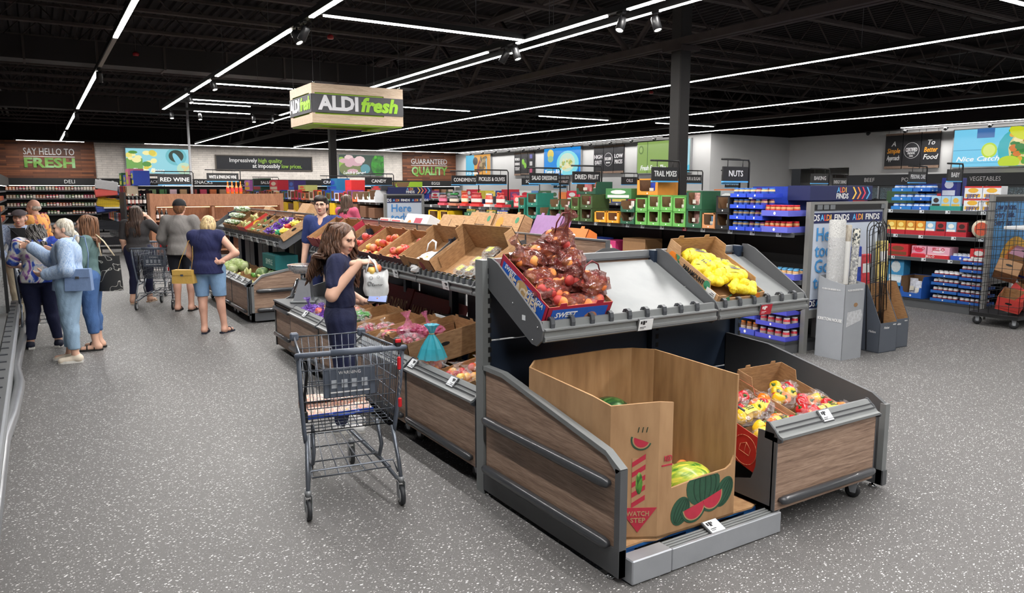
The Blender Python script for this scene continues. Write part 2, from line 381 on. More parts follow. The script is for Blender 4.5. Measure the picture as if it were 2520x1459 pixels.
# ceiling: ribbed steel deck
DECK = M((44, 41, 42), 0.8, 0, 0.15, 3.1, spec=.08)
pr = []
x = -8.0
while x < 30:
 pr += [(x, 5.52), (x + 0.07, 5.52), (x + 0.10, 5.57), (x + 0.17, 5.57)]; x += 0.2
b = MB(); n = len(pr)
b.add([(p, -8, z) for p, z in pr] + [(p, 41, z) for p, z in pr], [(i, i + 1, i + 1 + n, i + n) for i in range(n - 1)], DECK)
b.box(-8, 30, -8, 41, 5.6, 5.65, DECK)
tag(b.build('ceiling'), kind='structure', label='dark ribbed steel roof deck')
def jst(name, a0, a1, along, c, z0, z1, r, pitch, wr, label):
 def pt(a, dz, dc=0): return (a, c + dc, dz) if along == 'x' else (c + dc, a, dz)
 e = bpy.data.objects.new(name, None); COL.objects.link(e); tag(e, label, kind='structure')
 for nm, z in (('top_chord', z1), ('bottom_chord', z0)):
  b = MB()
  for dc in (-r * 1.3, r * 1.3):
   p, q = pt(a0, z, dc), pt(a1, z, dc)
   b.box(min(p[0], q[0]) - (0 if along == 'x' else r * .9), max(p[0], q[0]) + (0 if along == 'x' else r * .9), min(p[1], q[1]) - (r * .9 if along == 'x' else 0), max(p[1], q[1]) + (r * .9 if along == 'x' else 0), z - r, z + r, DKSTEEL)
  b.build(nm, e)
 b = MB(); k = max(2, int((a1 - a0) / pitch)); st = (a1 - a0) / k
 for i in range(k):
  b.tube([pt(a0 + i * st, z0), pt(a0 + (i + .5) * st, z1)], wr, DKSTEEL, 4); b.tube([pt(a0 + (i + .5) * st, z1), pt(a0 + (i + 1) * st, z0)], wr, DKSTEEL, 4)
 b.build('web', e)
 return e
yy = -4.0; k = 0
while yy < 39.5:
 jst('ceiling_joist', -4.0, 8.3, 'x', yy, 4.82, 5.46, 0.024, 1.2, 0.014, 'open web steel roof joist over the produce aisle')
 jst('ceiling_joist', 8.5, 21.3 if yy > 20 else 25.6, 'x', yy, 4.82, 5.46, 0.024, 1.2, 0.014, 'open web steel roof joist over the shelving aisles')
 yy += 1.8
jst('ceiling_girder', -4, 39.9, 'y', 8.4, 4.12, 5.4, 0.05, 2.6, 0.045, 'deep steel roof girder over the shelving')
jst('ceiling_girder', 0, 39.9, 'y', 20.2, 4.25, 5.4, 0.045, 2.6, 0.04, 'deep steel roof girder near the grey wall')
for (xc, yc, lab) in ((8.45, 8.62, 'thick dark steel column rising from the nut shelves'), (8.45, 24.6, 'slim dark steel column under the hanging sign')):
 b = MB(); b.bev(xc - .11, xc + .11, yc - .11, yc + .11, 0, 5.5, M((28, 25, 25), 0.6, 0), 0.015)
 b.box(xc - .2, xc + .2, yc - .2, yc + .2, 4.0, 4.06, DKSTEEL); b.box(xc - .2, xc + .2, yc - .2, yc + .2, 0, 0.02, DKSTEEL)
 tag(b.build('column_steel'), lab, kind='structure')
# ducts and pipes
for i in range(6):
 xx = -0.7 - 0.16 * i - (0.25 if i > 2 else 0)
 b = MB(); b.tube([(xx, -4, 5.05), (xx, 39, 5.05)], 0.035 if i % 2 else 0.05, M((40, 38, 38), 0.5, 0.2), 6)
 o = b.build('ceiling_pipe'); tag(o, 'dark conduit pipe running along the roof, %s from the aisle' % ORD[i], 'pipe', 'roof pipes')
for (y0, z0, lab) in ((17.0, 4.34, 'long rectangular dark air duct across the produce aisle'), (27.0, 4.36, 'far rectangular dark air duct across the shop')):
 b = MB(); b.box(-3.8, 8.0, y0, y0 + .55, z0, z0 + .42, M((30, 25, 26), 0.6, 0.2))
 for q in range(10): b.box(-3.6 + q * 1.2, -3.56 + q * 1.2, y0 - .02, y0 + .57, z0 - .02, z0 + .44, DKSTEEL)
 tag(b.build('air_duct'), lab, 'duct')
# ================================================================ strip lights and spots
LITE = EM((255, 252, 248), LIGHT); LITES = EM((255, 252, 247), 5.5)
HOUSE = M((20, 20, 22), 0.45, 0.1, 0.05, 5)
OFFLENS = M((150, 146, 140), 0.4)
WIRE = M((70, 70, 74), 0.4, 0.6, 0)
ZL = 4.0
def strip(along, c, a0, a1, segs, label, wires=(), width=0.07, z=ZL, off=()):
 e = thing('strip_light', label, 'light', group='ceiling strip lights')
 def bx(b, p0, p1, w0, w1, z0, z1, m):
  if along == 'y': b.box(c + w0, c + w1, p0, p1, z0, z1, m)
  else: b.box(p0, p1, c + w0, c + w1, z0, z1, m)
 b = MB(); bx(b, a0, a1, -width / 2, width / 2, z + .012, z + .085, HOUSE); b.build('housing', e)
 for s0, s1 in segs:
  b = MB(); q_ = max(1, round((s1 - s0) / 7)); h_ = width / 2 - .006; bx(b, s0, s1, -h_, h_, z - .003, z + .012, LITES)
  for i in range(q_):
   u0, u1 = s0 + (s1 - s0) * i / q_, s0 + (s1 - s0) * (i + 1) / q_; v = [(u0, -h_), (u0, h_), (u1, h_), (u1, -h_)]
   b.add([(c + w_, u, z - .004) if along == 'y' else (u, c - w_, z - .004) for u, w_ in v], [(0, 1, 2, 3)], LITE)
  b.build('diffuser', e)
 for s0, s1 in off:
  b = MB(); bx(b, s0, s1, -width / 2 + .006, width / 2 - .006, z - .004, z + .012, OFFLENS); b.build('diffuser', e)
 for p in wires:
  b = MB(); q = (c, p) if along == 'y' else (p, c)
  b.tube([(q[0], q[1], z + .08), (q[0], q[1], 5.5)], 0.004, WIRE, 4); b.build('hanger_wire', e)
 return e
def ws(a, b, st): 
 o = []; q = a
 while q < b: o.append(q); q += st
 return o
strip('y', 1.1, -6, 38.2, [(-6, 12.0), (15.7, 22.8), (24.3, 30.6), (32.0, 38.0)], 'strip light with a dark gap, nearest the chilled cases', ws(3, 38, 4.2), off=[(12.0, 14.9)])
strip('y', 3.0, -6, 21.9, [(-6, 9.35), (10.25, 15.0), (15.65, 17.6), (18.1, 21.8)], 'long strip light forming one side of the loop over the produce', ws(2, 21, 3.1))
strip('y', 6.0, -6, 21.9, [(-6, 7.0), (7.4, 9.4), (10.25, 15.0), (15.6, 21.8)], 'strip light of the loop beside the hanging fresh sign', ws(2, 21, 3.3))
strip('x', 9.18, 3.04, 5.96, [(3.1, 5.93)], 'bright cross strip light before the hanging fresh sign', (3.9, 5.2))
strip('x', 16.05, 3.04, 5.96, [(3.2, 5.9)], 'cross strip light half hidden by the hanging sign, nearest of those behind', (4.0, 5.3))
strip('x', 19.1, 3.04, 5.96, [(3.22, 5.9)], 'second cross strip light behind the hanging sign', (4.0,))
strip('x', 19.9, 3.04, 5.96, [(3.4, 4.75)], 'short cross strip light behind the hanging sign', (4.2,))
strip('x', 21.86, 3.04, 5.96, [(3.75, 5.2)], 'cross strip light closing the far end of the loop', (4.2,))
strip('y', 6.35, -6, 37.2, [(-6, 37.2)], 'long unbroken strip light running past the hanging sign', ws(9, 37, 5), 0.04)
strip('y', 10.95, -6, 37.5, [(-6, 37.5)], 'long unbroken strip light over the nut shelves', ws(7.3, 37, 4.5), 0.05)
strip('y', 15.66, -6, 38.3, [(-6, 38.3)], 'long unbroken strip light over the baking aisle', ws(8.3, 38, 5), 0.05)
strip('y', 20.6, -6, 38.3, [(-6, 38.3)], 'long unbroken strip light along the grey wall', ws(9, 38, 6), 0.05)
strip('y', 25.0, -6, 15.0, [(-6, 15)], 'strip light above the freezers')
strip('x', 38.4, -0.6, 20.9, [(-0.5, 2.0), (4.4, 20.8)], 'strip light washing the far brick wall', (1, 6, 11, 16, 20))
strip('x', 18.0, 7.9, 10.0, [(7.97, 9.98)], 'short strip light beside the hanging sign', (8.2, 9.7))
strip('x', 18.1, 12.2, 14.9, [(12.3, 14.8)], 'short strip light between two long lights', (12.5, 14.5))
strip('x', 18.0, 16.6, 19.3, [(16.66, 19.2)], 'short strip light crossing behind the thick column', (17, 19))
strip('x', 4.43, 8.4, 10.9, [(8.5, 10.8)], 'cross strip light in the top corner of the view', (9.6,))
SPOTL = EM((255, 246, 232), 20.0)
def spot(x, y, aim, label, z=3.88):
 e = thing('track_spotlight', label, 'spotlight', (x, y, z - .019), group='track spotlights')
 q = rot_to(aim).to_4x4()
 b = MB(); b.lathe([(0.045, -0.09), (0.052, -0.07), (0.052, 0.085), (0.047, 0.085), (0.044, 0.07)], HOUSE, 14, q)
 b.build('can', e)
 b = MB(); b.lathe([(0.0, 0.072), (0.043, 0.072)], SPOTL, 14, q, caps=False); b.build('lens', e)
 b = MB(); b.tube([(0, 0, 0), (0, 0, 0.13)], 0.012, HOUSE, 8); b.bev(-.03, .03, -.06, .06, .12, .15, HOUSE, .006); b.build('bracket', e)
for (x, y, aim, lab) in ((3.0, 9.66, (-.4, .2, -1), 'black track spotlight turned away beside the nearest loop light'), (3.0, 9.95, (.3, -.5, -1), 'black track spotlight with a lit lens above the apples'),
  (3.0, 15.3, (.2, -.4, -1), 'black track spotlight before the second loop light'), (3.0, 17.85, (.2, -.5, -1), 'black track spotlight between loop lights above the pole'),
  (6.02, 7.15, (-.5, -.2, -1), 'tilted black track spotlight nearest the thick column'), (6.35, 6.9, (0, -.4, -1), 'silver-rimmed track spotlight pointing straight down near the column'),
  (6.0, 9.75, (-.5, .3, -1), 'tilted track spotlight at the loop corner'), (6.02, 9.45, (.1, -.4, -1), 'track spotlight facing the viewer at the loop corner'),
  (3.2, 21.9, (0, -.4, -1), 'far track spotlight, first of the four over the far cross light'), (3.9, 21.9, (0, -.4, -1), 'far track spotlight, second of the four over the far cross light'),
  (5.3, 21.9, (0, -.4, -1), 'far track spotlight, third of the four over the far cross light'), (5.8, 21.9, (0, -.4, -1), 'far track spotlight, fourth of the four over the far cross light'),
  (1.1, 15.2, (0, .3, -1), 'track spotlight at the dark gap of the aisle light'), (1.1, 23.5, (0, .3, -1), 'track spotlight at the middle break of the aisle light'), (1.1, 31.3, (0, .3, -1), 'track spotlight at the far break of the aisle light')):
 spot(x, y, aim, lab)
# wall-wash track along the grey wall
for y0, y1, x in ((22, 38.6, 20.75), (9, 16.4, 25.1)):
 e = thing('wall_track', 'black lighting track in front of the %s' % ('grey wall screens' if x < 22 else 'freezer wall screen'), 'track', group='wall lighting tracks')
 b = MB(); b.box(x - .02, x + .02, y0, y1, 3.93, 3.97, HOUSE); b.build('rail', e)
 q = y0 + .5
 while q < y1: b = MB(); b.lathe([(.03, -.07), (.06, -.05), (.06, .05), (.03, .08)], HOUSE, 10, TR((x, q, 3.9), (0, rad(60), 0))); b.build('spot_head', e); q += 1.35
# small red sprinkler / alarm units
for (x, y) in ((4.6, 13.3), (1.9, 17.0), (14.6, 16.0)):
 b = MB(); b.lathe([(0.05, 0), (0.06, .02), (.06, .05), (.03, .08)], M((150, 24, 30), .4), 10, TR((x, y, 4.55))); b.tube([(x, y, 4.6), (x, y, 5.5)], .008, DKSTEEL, 4)
 tag(b.build('fire_alarm'), 'small red ceiling alarm %s' % {4.6: 'just above the hanging sign', 1.9: 'left of the hanging sign', 14.6: 'right of the thick column'}[x], 'alarm')
# ================================================================ produce fixtures
SHEET = ramp_mat('shelf_sheet', [(0.3, (118, 122, 124)), (0.55, (134, 137, 138)), (0.75, (127, 130, 131))], (1, 1, 1), rough=0.4, tscale=3, metal=0.15)
TAGW = M((226, 230, 234), 0.35, 0, 0.02)
TAGR = M((176, 28, 48), 0.4, 0, 0.02)
SLOT = M((12, 13, 15), 0.7, 0, 0)
INKB = M((24, 26, 32), 0.6, 0, 0)
INKW = M((236, 236, 236), 0.6, 0, 0)
BUMP = M((62, 64, 68), 0.28, 0.1, 0.06, 25, coat=0.3)
def map_front(x0, yf): return Matrix(((1, 0, 0, x0), (0, 1, 0, yf), (0, 0, 1, 0), (0, 0, 0, 1)))           # u along +x, depth along +y
def map_left(xf, y0): return Matrix(((0, 1, 0, xf), (1, 0, 0, y0), (0, 0, 1, 0), (0, 0, 0, 1)))             # u along +y, depth along +x
def map_right(xf, y0): return Matrix(((0, -1, 0, xf), (1, 0, 0, y0), (0, 0, 1, 0), (0, 0, 0, 1)))           # u along +y, depth along -x
def T3(T, p): return T @ Vector(p)
CLIPS = {}
def clip_mesh(T):
 k = tuple(round(v, 2) for r in T.to_3x3() for v in r)
 if k not in CLIPS:
  b = MB(); R3 = T.to_3x3().to_4x4()
  arc = [(-0.006, -0.05), (-0.012, -0.01), (-0.006, 0.018), (0.015, 0.03), (0.04, 0.024), (0.052, 0.004)]
  n = len(arc); vs = []
  for (d, z) in arc:
   for (u, off) in ((-0.013, 0), (0.013, 0), (0.013, 0.012), (-0.013, 0.012)):
    vs.append(R3 @ Vector((u, d + (off if d < 0.02 else -off), z - (off if 0 < d < 0.045 and z > 0.01 else 0))))
  fs = [(0, 1, 2, 3), tuple(4 * (n - 1) + i for i in (3, 2, 1, 0))]
  for i in range(n - 1):
   for j in range(4): fs.append((4 * i + j, 4 * i + (j + 1) % 4, 4 * i + 4 + (j + 1) % 4, 4 * i + 4 + j))
  b.add(vs, fs, PLASTIC); CLIPS[k] = b.mesh('divider_clip')
 return CLIPS[k]
def price_tag(parent, T, u, d, z, wd=0.11, h=0.07, m=None, tilt=rad(12), name='price_tag', price=None, flat=False):
 m = m or TAGW
 t = T @ TR((u, d, z), (tilt, 0, 0))
 b = MB(); b.bev(-wd / 2 - .006, wd / 2 + .006, 0.001, 0.014, -h / 2 - .006, h / 2 + .006, GREY_D, .003, t)
 b.box(-wd / 2, wd / 2, -0.002, 0.002, -h / 2, h / 2, m, t)
 ink = INKB if m is TAGW else INKW
 for (a0, a1, c0, c1) in ((-.40, -.28, .10, .36), (-.24, -.08, .02, .38), (-.05, .03, .2, .36), (-.40, .02, -.22, -.17), (-.40, -.1, -.34, -.30)):
  b.box(a0 * wd, a1 * wd, -0.003, -0.001, c0 * h, c1 * h, ink, t)
 return b.build(name, parent)
def lip(parent, T, u0, u1, d=0.0, z=1.13, clips=0.14, tags=(), h=0.1, first=0.06):
 """front lip of a tilted produce shelf: fence, price rail and hooked divider clips"""
 b = MB()
 pf = [(d + .03, z - h / 2), (d, z - h / 2), (d - .012, z - h / 2 + .008), (d - .012, z - .02), (d - .004, z - .015), (d - .004, z + .012), (d - .02, z + .018), (d - .02, z + .026), (d + .012, z + .03), (d + .016, z + h / 2 + .018), (d + .04, z + h / 2 + .018), (d + .045, z - h / 2)]
 vs = [T3(T, (u0, a, c)) for a, c in pf] + [T3(T, (u1, a, c)) for a, c in pf]; n = len(pf)
 b.add(vs, [tuple(range(n)), tuple(range(2 * n - 1, n - 1, -1))] + [(i, i + n, (i + 1) % n + n, (i + 1) % n) for i in range(n)], GREY)
 b.box(u0 + .01, u1 - .01, d - .0125, d - .0118, z - .038, z - .032, GREY_D, T)
 o = b.build('shelf_lip', parent)
 u = u0 + first; cm = clip_mesh(T)
 while u < u1 - .03:
  c = obj('divider_clip', cm, o); c.location = T3(T, (u, d + .006, z + h / 2 + .012)); u += clips
 for tg in tags: price_tag(o, T, tg[0], d - .022, z - .012, m=tg[1])
 return o
def bumper_bar(parent, T, u0, u1, d, z, r=0.026, name='bumper_bar', z1=None):
 b = MB(); z1 = z if z1 is None else z1
 P = [(u0, d + .02, z), (u0 + .005, d + .004, z), (u0 + .03, d, z), (u1 - .03, d, z1), (u1 - .005, d + .004, z1), (u1, d + .02, z1)]
 b.tube([T3(T, p) for p in P], [r * .5, r * .85, r, r, r * .85, r * .5], BUMP, 10)
 return b.build(name, parent)
def caster(parent, x, y, name='caster', r=0.045):
 e = MB(); t = TR((x, y, r), (0, rad(90), rad(20)))
 e.lathe([(r * .55, -.012), (r, -.011), (r, .011), (r * .55, .012)], M((40, 41, 44), .5), 14, t)
 e.lathe([(0.001, -.0135), (r * .5, -.0135), (r * .5, .0135), (.001, .0135)], M((96, 98, 102), .4), 12, t)
 o = e.build(name, parent)
 f = MB(); tt = TR((x, y, 0), (0, 0, rad(20)))
 for s in (-.017, .017): f.prism([(-.02, r * .8), (.012, r * .8), (.03, r * 2.1), (-.03, r * 2.1)], 'x', s - .002, s + .002, ALU, tt)
 f.box(-.022, .022, -.03, .03, r * 2.05, r * 2.2, ALU, tt)
 f.build('fork', o)
 return o
def rolling_bin(T, u0, u1, label, wood, tags=(), left_arm=False, depth=0.75, ztop=0.60, z0=0.11, group='rolling produce bins'):
 e = thing('rolling_bin', label, 'bin', T3(T, ((u0 + u1) / 2, .3, 0)), group=group)
 Ti = Matrix.Translation(-Vector(e.location)) @ T
 b = MB(); b.box(u0 + .004, u1 - .004, 0.0, 0.02, z0, ztop - .04, wood, Ti); b.build('front_panel', e)
 b = MB()
 b.box(u0 + .0, u0 + .006, -.002, 0.03, z0, ztop - .04, GREY_D, Ti); b.box(u1 - .006, u1, -.002, 0.03, z0, ztop - .04, GREY_D, Ti)
 b.box(u0, u1, .02, depth, z0, z0 + .02, GREY_D, Ti); b.box(u0, u1, depth - .02, depth, z0, z0 + .2, GREY_D, Ti)
 for uu in (u0, u1 - .008):
  pl = [(.02, z0), (depth, z0), (depth, z0 + .14), (.30, z0 + .10), (.17, z0 + .14), (.14, z0 + .22), (.13, ztop - .02), (.02, ztop - .02)]
  vs = [T3(Ti, (q, a, c)) for q in (uu, uu + .008) for a, c in pl]; n = len(pl)
  b.add(vs, [tuple(range(n)), tuple(range(2 * n - 1, n - 1, -1))] + [(i, (i + 1) % n, (i + 1) % n + n, i + n) for i in range(n)], GREY_D)
 b.build('frame', e)
 # grooved top rail
 pf = [(-.012, ztop - .06), (-.03, ztop - .05), (-.03, ztop - .035), (-.012, ztop - .03), (.02, ztop - .005), (.03, ztop + .002), (.06, ztop + .03), (.075, ztop + .03), (.08, ztop - .05)]
 n = len(pf); vs = [T3(Ti, (q, a, c)) for q in (u0 + .01, u1 - .01) for a, c in pf]
 b = MB(); b.add(vs, [tuple(range(n)), tuple(range(2 * n - 1, n - 1, -1))] + [(i, (i + 1) % n, (i + 1) % n + n, i + n) for i in range(n)], GREY)
 rl = b.build('top_rail', e)
 for uu in (u0, u1 - .012):
  b = MB(); vs = [T3(Ti, (q, a * 1.06, c + (.006 if c > ztop - .02 else -.01))) for q in (uu, uu + .012) for a, c in pf]
  b.add(vs, [tuple(range(n)), tuple(range(2 * n - 1, n - 1, -1))] + [(i, (i + 1) % n, (i + 1) % n + n, i + n) for i in range(n)], PLASTIC); b.build('end_cap', rl)
 for k in range(2): b = MB(); b.box(u0 + .02, u1 - .02, .001 + k * .022, .006 + k * .022, ztop - .012 + k * .02, ztop - .004 + k * .02, GREY_D, Ti); b.build('rail_groove', rl)
 for tg in tags: price_tag(rl, Ti, tg, .02, ztop + .012, tilt=rad(-42), wd=.09, h=.07)
 bumper_bar(e, Ti, u0 + .04, u1 - .03, -.022, z0 + .06)
 for uu in (u0 + .09, u1 - .09):
  for dd in (.07, depth - .1):
   p = T3(Ti, (uu, dd, 0)); caster(e, p.x, p.y)
 return e
def uprights(parent, pts, z1, m, wd=.05, slots=None):
 for (x, y) in pts:
  b = MB(); b.box(x - wd / 2, x + wd / 2, y - .04, y + .04, 0.02, z1, m); o = b.build('upright_post', parent)
  if slots:
   b = MB(); z = .3
   while z < z1 - .06: b.box(x - .012, x + .012, y - .0415, y - .0395, z, z + .035, SLOT); z += .062
   b.build('slot_row', o)

# ---------------------------------------------------------------- near display facing the viewer
E = thing('produce_display', 'near produce display with wood sides and tilted metal shelf', 'produce display', (3.45, 3.4, 0))
EI = Matrix.Translation((-3.45, -3.4, 0)); TE = EI @ map_front(0, 0)
def EB(): return MB()
b = MB()
b.prism([(2.70, .17), (2.70, .585), (2.785, .645), (3.77, .825), (3.97, .825), (3.97, .17)], 'x', 2.305, 2.325, WOOD, EI)
sp = b.build('side_panel', E)
b = MB()
edge = [(2.66, .03), (2.66, .59), (2.775, .655), (3.765, .84), (3.99, .84)]
for p, q in zip(edge[1:], edge[2:] + []):
 b.prism([p, q, (q[0], q[1] - .028), (p[0] + (.03 if p is edge[1] else 0), p[1] - .028)], 'x', 2.292, 2.338, GREY, EI)
b.box(2.292, 2.338, 2.66, 2.70, .03, .585, GREY_D, EI); b.box(2.294, 2.336, 2.66, 4.05, .03, .172, GREY_D, EI)
b.build('panel_trim', sp)
Tleft = EI @ map_left(2.305, 0)
bumper_bar(sp, Tleft, 2.74, 3.95, -.028, .50, .030); bumper_bar(sp, Tleft, 2.74, 3.95, -.028, .185, .030)
b = MB()
for y in (2.74, 3.95): b.lathe([(.028, 0), (.022, .012), (.008, .014), (.008, .035)], CHROME, 12, EI @ TR((2.315, y, 0)))
b.build('levelling_foot', sp)
b = MB()
b.prism([(2.68, .03), (2.68, .565), (2.78, .625), (3.62, .80), (4.02, .82), (4.02, .03)], 'x', 4.515, 4.54, GREY_D, EI)
rp = b.build('side_panel', E, label='plain dark grey side panel')
b = MB(); b.box(4.505, 4.55, 2.67, 2.71, .03, .57, GREY, EI); b.box(4.505, 4.55, 2.66, 4.0, .03, .13, GREY_D, EI); b.lathe([(.03, 0), (.022, .012), (.008, .014), (.008, .035)], CHROME, 12, EI @ TR((4.53, 2.74, 0))); b.build('panel_trim', rp)
for nm, x in (('upright_post', 2.318), ('upright_post', 3.73), ('upright_post', 4.60)):
 b = MB(); b.box(x - .026, x + .026, 3.985, 4.075, .0, 1.5, GREY if x < 3 else NAVY, EI); b.box(x + .026, x + .034, 4.0, 4.06, .2, 1.5, GREY_D, EI); up = b.build(nm, E)
 b = MB(); z = .30
 while z < 1.46: b.box(x + .012, x + .0345, 3.9825, 3.9985, z, z + .034, SLOT, EI); z += .062
 b.build('slot_row', up)
for (x0, x1) in ((2.36, 3.70), (3.76, 4.57)):
 for (z0, z1) in ((.20, .55), (.56, .98), (.99, 1.42)):
  b = MB(); b.bev(x0, x1, 4.03, 4.05, z0, z1, NAVY, .004, EI); b.build('back_panel', E)
 b = MB(); b.bev(x1 - .35, x1 - .27, 4.026, 4.031, .945, .965, TAGW, .001, EI); b.build('shelf_sticker', E)
# tilted shelf
def tilted(parent, T, u0, u1, d0, z0, d1, z1, m, th=.012, name='shelf_tray'):
 b = MB(); vs = [T3(T, p) for p in ((u0, d0, z0), (u1, d0, z0), (u1, d1, z1), (u0, d1, z1), (u0, d0, z0 - th), (u1, d0, z0 - th), (u1, d1, z1 - th), (u0, d1, z1 - th))]
 b.add(vs, [(0, 1, 2, 3), (7, 6, 5, 4), (0, 4, 5, 1), (1, 5, 6, 2), (2, 6, 7, 3), (3, 7, 4, 0)], m); return b.build(name, parent)
tilted(E, TE, 2.35, 3.72, 3.44, 1.145, 4.02, 1.435, SHEET); tilted(E, TE, 3.75, 4.63, 3.44, 1.145, 4.02, 1.435, SHEET)
def side_plate(parent, T, u, dd, d0=3.4, d1=4.0, zo=0.0, name='side_plate', screws=True):
 pl = [(d1 + .0, 1.515), (d1 - .05, 1.515), (d1 - .12, 1.49), (d0 + .02, 1.20), (d0 - .01, 1.15), (d0 + .005, 1.09), (d0 + .05, 1.055), (d0 + .1, 1.06), (d1, 1.33)]
 n = len(pl); vs = [T3(T, (q, a, c + zo)) for q in (u, u + dd) for a, c in pl]
 b = MB(); b.add(vs, [tuple(range(n)), tuple(range(2 * n - 1, n - 1, -1))] + [(i, (i + 1) % n, (i + 1) % n + n, i + n) for i in range(n)], GREY_D); o = b.build(name, parent)
 if screws:
  b = MB()
  for (a, c) in ((d0 + .04, 1.165), (d0 + .09, 1.085), (d0 + .3, 1.27)): b.ball(T3(T, (u - .001, a, c + zo)), .006, CHROME, 6, 4)
  b.build('screw', o)
 return o
side_plate(E, TE, 2.334, .012); side_plate(E, TE, 4.632, .012); side_plate(E, TE, 3.732, .01)
b = MB(); b.box(2.3325, 2.3335, 3.565, 3.60, 1.185, 1.215, TAGW, EI); b.build('shelf_sticker', E)
lip(E, TE, 2.35, 3.715, 3.40, 1.13, .142, [(3.085, TAGW)]); lip(E, TE, 3.745, 4.645, 3.40, 1.13, .142, [(4.18, TAGR)])
for (x0, x1) in ((2.42, 3.73), (3.745, 4.66)):
 b = MB(); b.box(x0, x1, 4.04, 4.10, 1.462, 1.50, ALU_D, EI); b.box(x0, x1, 4.03, 4.04, 1.448, 1.462, GREY_D, EI); tr = b.build('top_rail', E)
 b = MB(); b.box(x0, x1, 4.045, 4.06, 1.40, 1.462, WOODX, EI); b.build('wood_strip', tr)
# base frame under the melon carton
b = MB(); b.box(2.34, 4.5, 3.9, 4.0, .03, .2, GREY_D, EI); b.box(3.44, 3.47, 2.75, 4.0, .04, .10, GREY_D, EI); b.box(3.62, 3.64, 3.45, 4.0, .70, .72, GREY_D, EI); b.build('base_frame', E)
b = MB(); b.tube([EI @ Vector(p) for p in ((3.50, 2.95, .62), (3.50, 3.3, .72), (3.56, 3.98, .80))], .008, GREY_D, 6); b.tube([EI @ Vector(p) for p in ((3.52, 3.1, .45), (4.45, 3.1, .45))], .008, GREY_D, 6); b.build('divider_rod', E)
# aluminium kick bumper on the floor
K = thing('floor_bumper', 'brushed aluminium floor bumper before the melon pallet', 'bumper', (2.9, 2.66, 0))
KI = Matrix.Translation((-2.9, -2.66, 0))
b = MB(); b.bev(2.335, 2.60, 2.605, 2.70, 0.005, .132, ALU, .006, KI); b.build('corner_block', K)
b = MB(); b.bev(2.605, 3.445, 2.61, 2.63, .005, .125, ALU, .004, KI); b.box(2.605, 3.445, 2.63, 2.70, .005, .10, ALU, KI); b.build('front_rail', K)
b = MB()
for k in range(4): b.bev(2.605, 3.44, 2.632 + k * .018, 2.646 + k * .018, .09, .118 + .003 * k, GREY, .004, KI)
b.build('grooved_top', K)
price_tag(K, KI @ map_front(0, 0), 2.96, 2.665, .14, wd=.10, h=.08, tilt=rad(-68))

# ---------------------------------------------------------------- islands behind
def island(label, xf, y0, y1, bay, nlip, end_panel=True, near_plate=True, tags=()):
 yc = (y0 + y1) / 2; xs = xf + 1.13
 e = thing('produce_island', label, 'produce display', (xs, yc, 0))
 I = Matrix.Translation((-xs, -yc, 0)); TL = I @ map_left(xf, 0); TR_ = I @ map_right(2 * xs - xf, 0)
 b = MB(); b.box(xf + .45, 2 * xs - xf - .45, y0 + .05, y1 - .05, .03, .14, GREY_D, I); b.build('base_frame', e)
 y = y0 + .04; k = 0; n = max(1, round((y1 - y0) / bay)); st = (y1 - y0 - .08) / n
 for k in range(n + 1):
  yy = y0 + .04 + k * st
  for xx in (xs - .14,):
   b = MB(); b.box(xx - .035, xx + .035, yy - .03, yy + .03, .1, 1.47, NAVY, I); b.build('upright_post', e)
  side_plate(e, TL, yy - .005, .01, .60, 1.13, 0.0, screws=(k in (0, n))); side_plate(e, TR_, yy - .005, .01, .60, 1.13, 0.0, screws=False)
 for k in range(n):
  a, c = y0 + .05 + k * st, y0 + .03 + (k + 1) * st
  for T in (TL, TR_): tilted(e, T, a, c, .66, 1.145, 1.12, 1.435, SHEET)
  tg = [(a + f * (c - a), TAGW) for f in tags]
  lip(e, TL, a, c, .61, 1.13, (c - a) / nlip, tg, first=(c - a) / nlip / 2)
  lip(e, TR_, a, c, .61, 1.13, (c - a) / nlip, (), first=(c - a) / nlip / 2)
  b = MB(); b.box(xs - .015, xs + .015, a, c, 1.45, 1.56, WOOD, I); tr = b.build('wood_strip', e)
  b = MB(); b.box(xs - .022, xs + .022, a, c, 1.56, 1.572, GREY_D, I); b.box(xs - .02, xs + .02, a - .006, a, 1.44, 1.572, GREY_D, I); b.box(xs - .024, xs - .012, a, c, 1.425, 1.45, M((70, 42, 38), .4), I); b.build('strip_trim', tr)
  b = MB(); b.bev(xs - .01, xs + .01, a + .02, c - .02, .16, 1.40, M((88, 92, 98), .45), .004, I); b.build('back_panel', e)
 return e, I
A, AI = island('long produce island with apple boxes behind the near display', 2.33, 4.16, 9.55, 1.07, 10, tags=(.42,))
B, BI = island('far produce island with avocado boxes and wood end panel', 2.40, 11.2, 16.4, 1.04, 12, tags=(.2, .6))
# near end panel of the far island
b = MB(); b.prism([(2.575, .15), (2.575, .56), (2.72, .68), (3.35, .80), (3.9, .80), (3.9, .15)], 'y', 11.155, 11.18, WOODX, BI); sp = b.build('side_panel', B)
b = MB(); ed = [(2.555, .56), (2.71, .70), (3.35, .825), (3.95, .825)]
for p, q in zip(ed, ed[1:]): b.prism([p, q, (q[0], q[1] - .03), (p[0], p[1] - .03)], 'y', 11.14, 11.195, GREY, BI)
b.box(2.55, 2.585, 11.14, 11.195, .03, .565, GREY, BI); b.box(2.55, 4.4, 11.14, 11.195, .03, .15, GREY_D, BI); b.build('panel_trim', sp)
Tb = BI @ map_front(0, 11.155); bumper_bar(sp, Tb, 2.63, 3.85, -.03, .47, .03); bumper_bar(sp, Tb, 2.63, 3.85, -.03, .19, .03)
b = MB(); b.lathe([(.028, 0), (.022, .012), (.008, .014), (.008, .035)], CHROME, 12, BI @ TR((2.6, 11.2, 0))); b.build('levelling_foot', sp)
TA = map_left(2.335, 0)
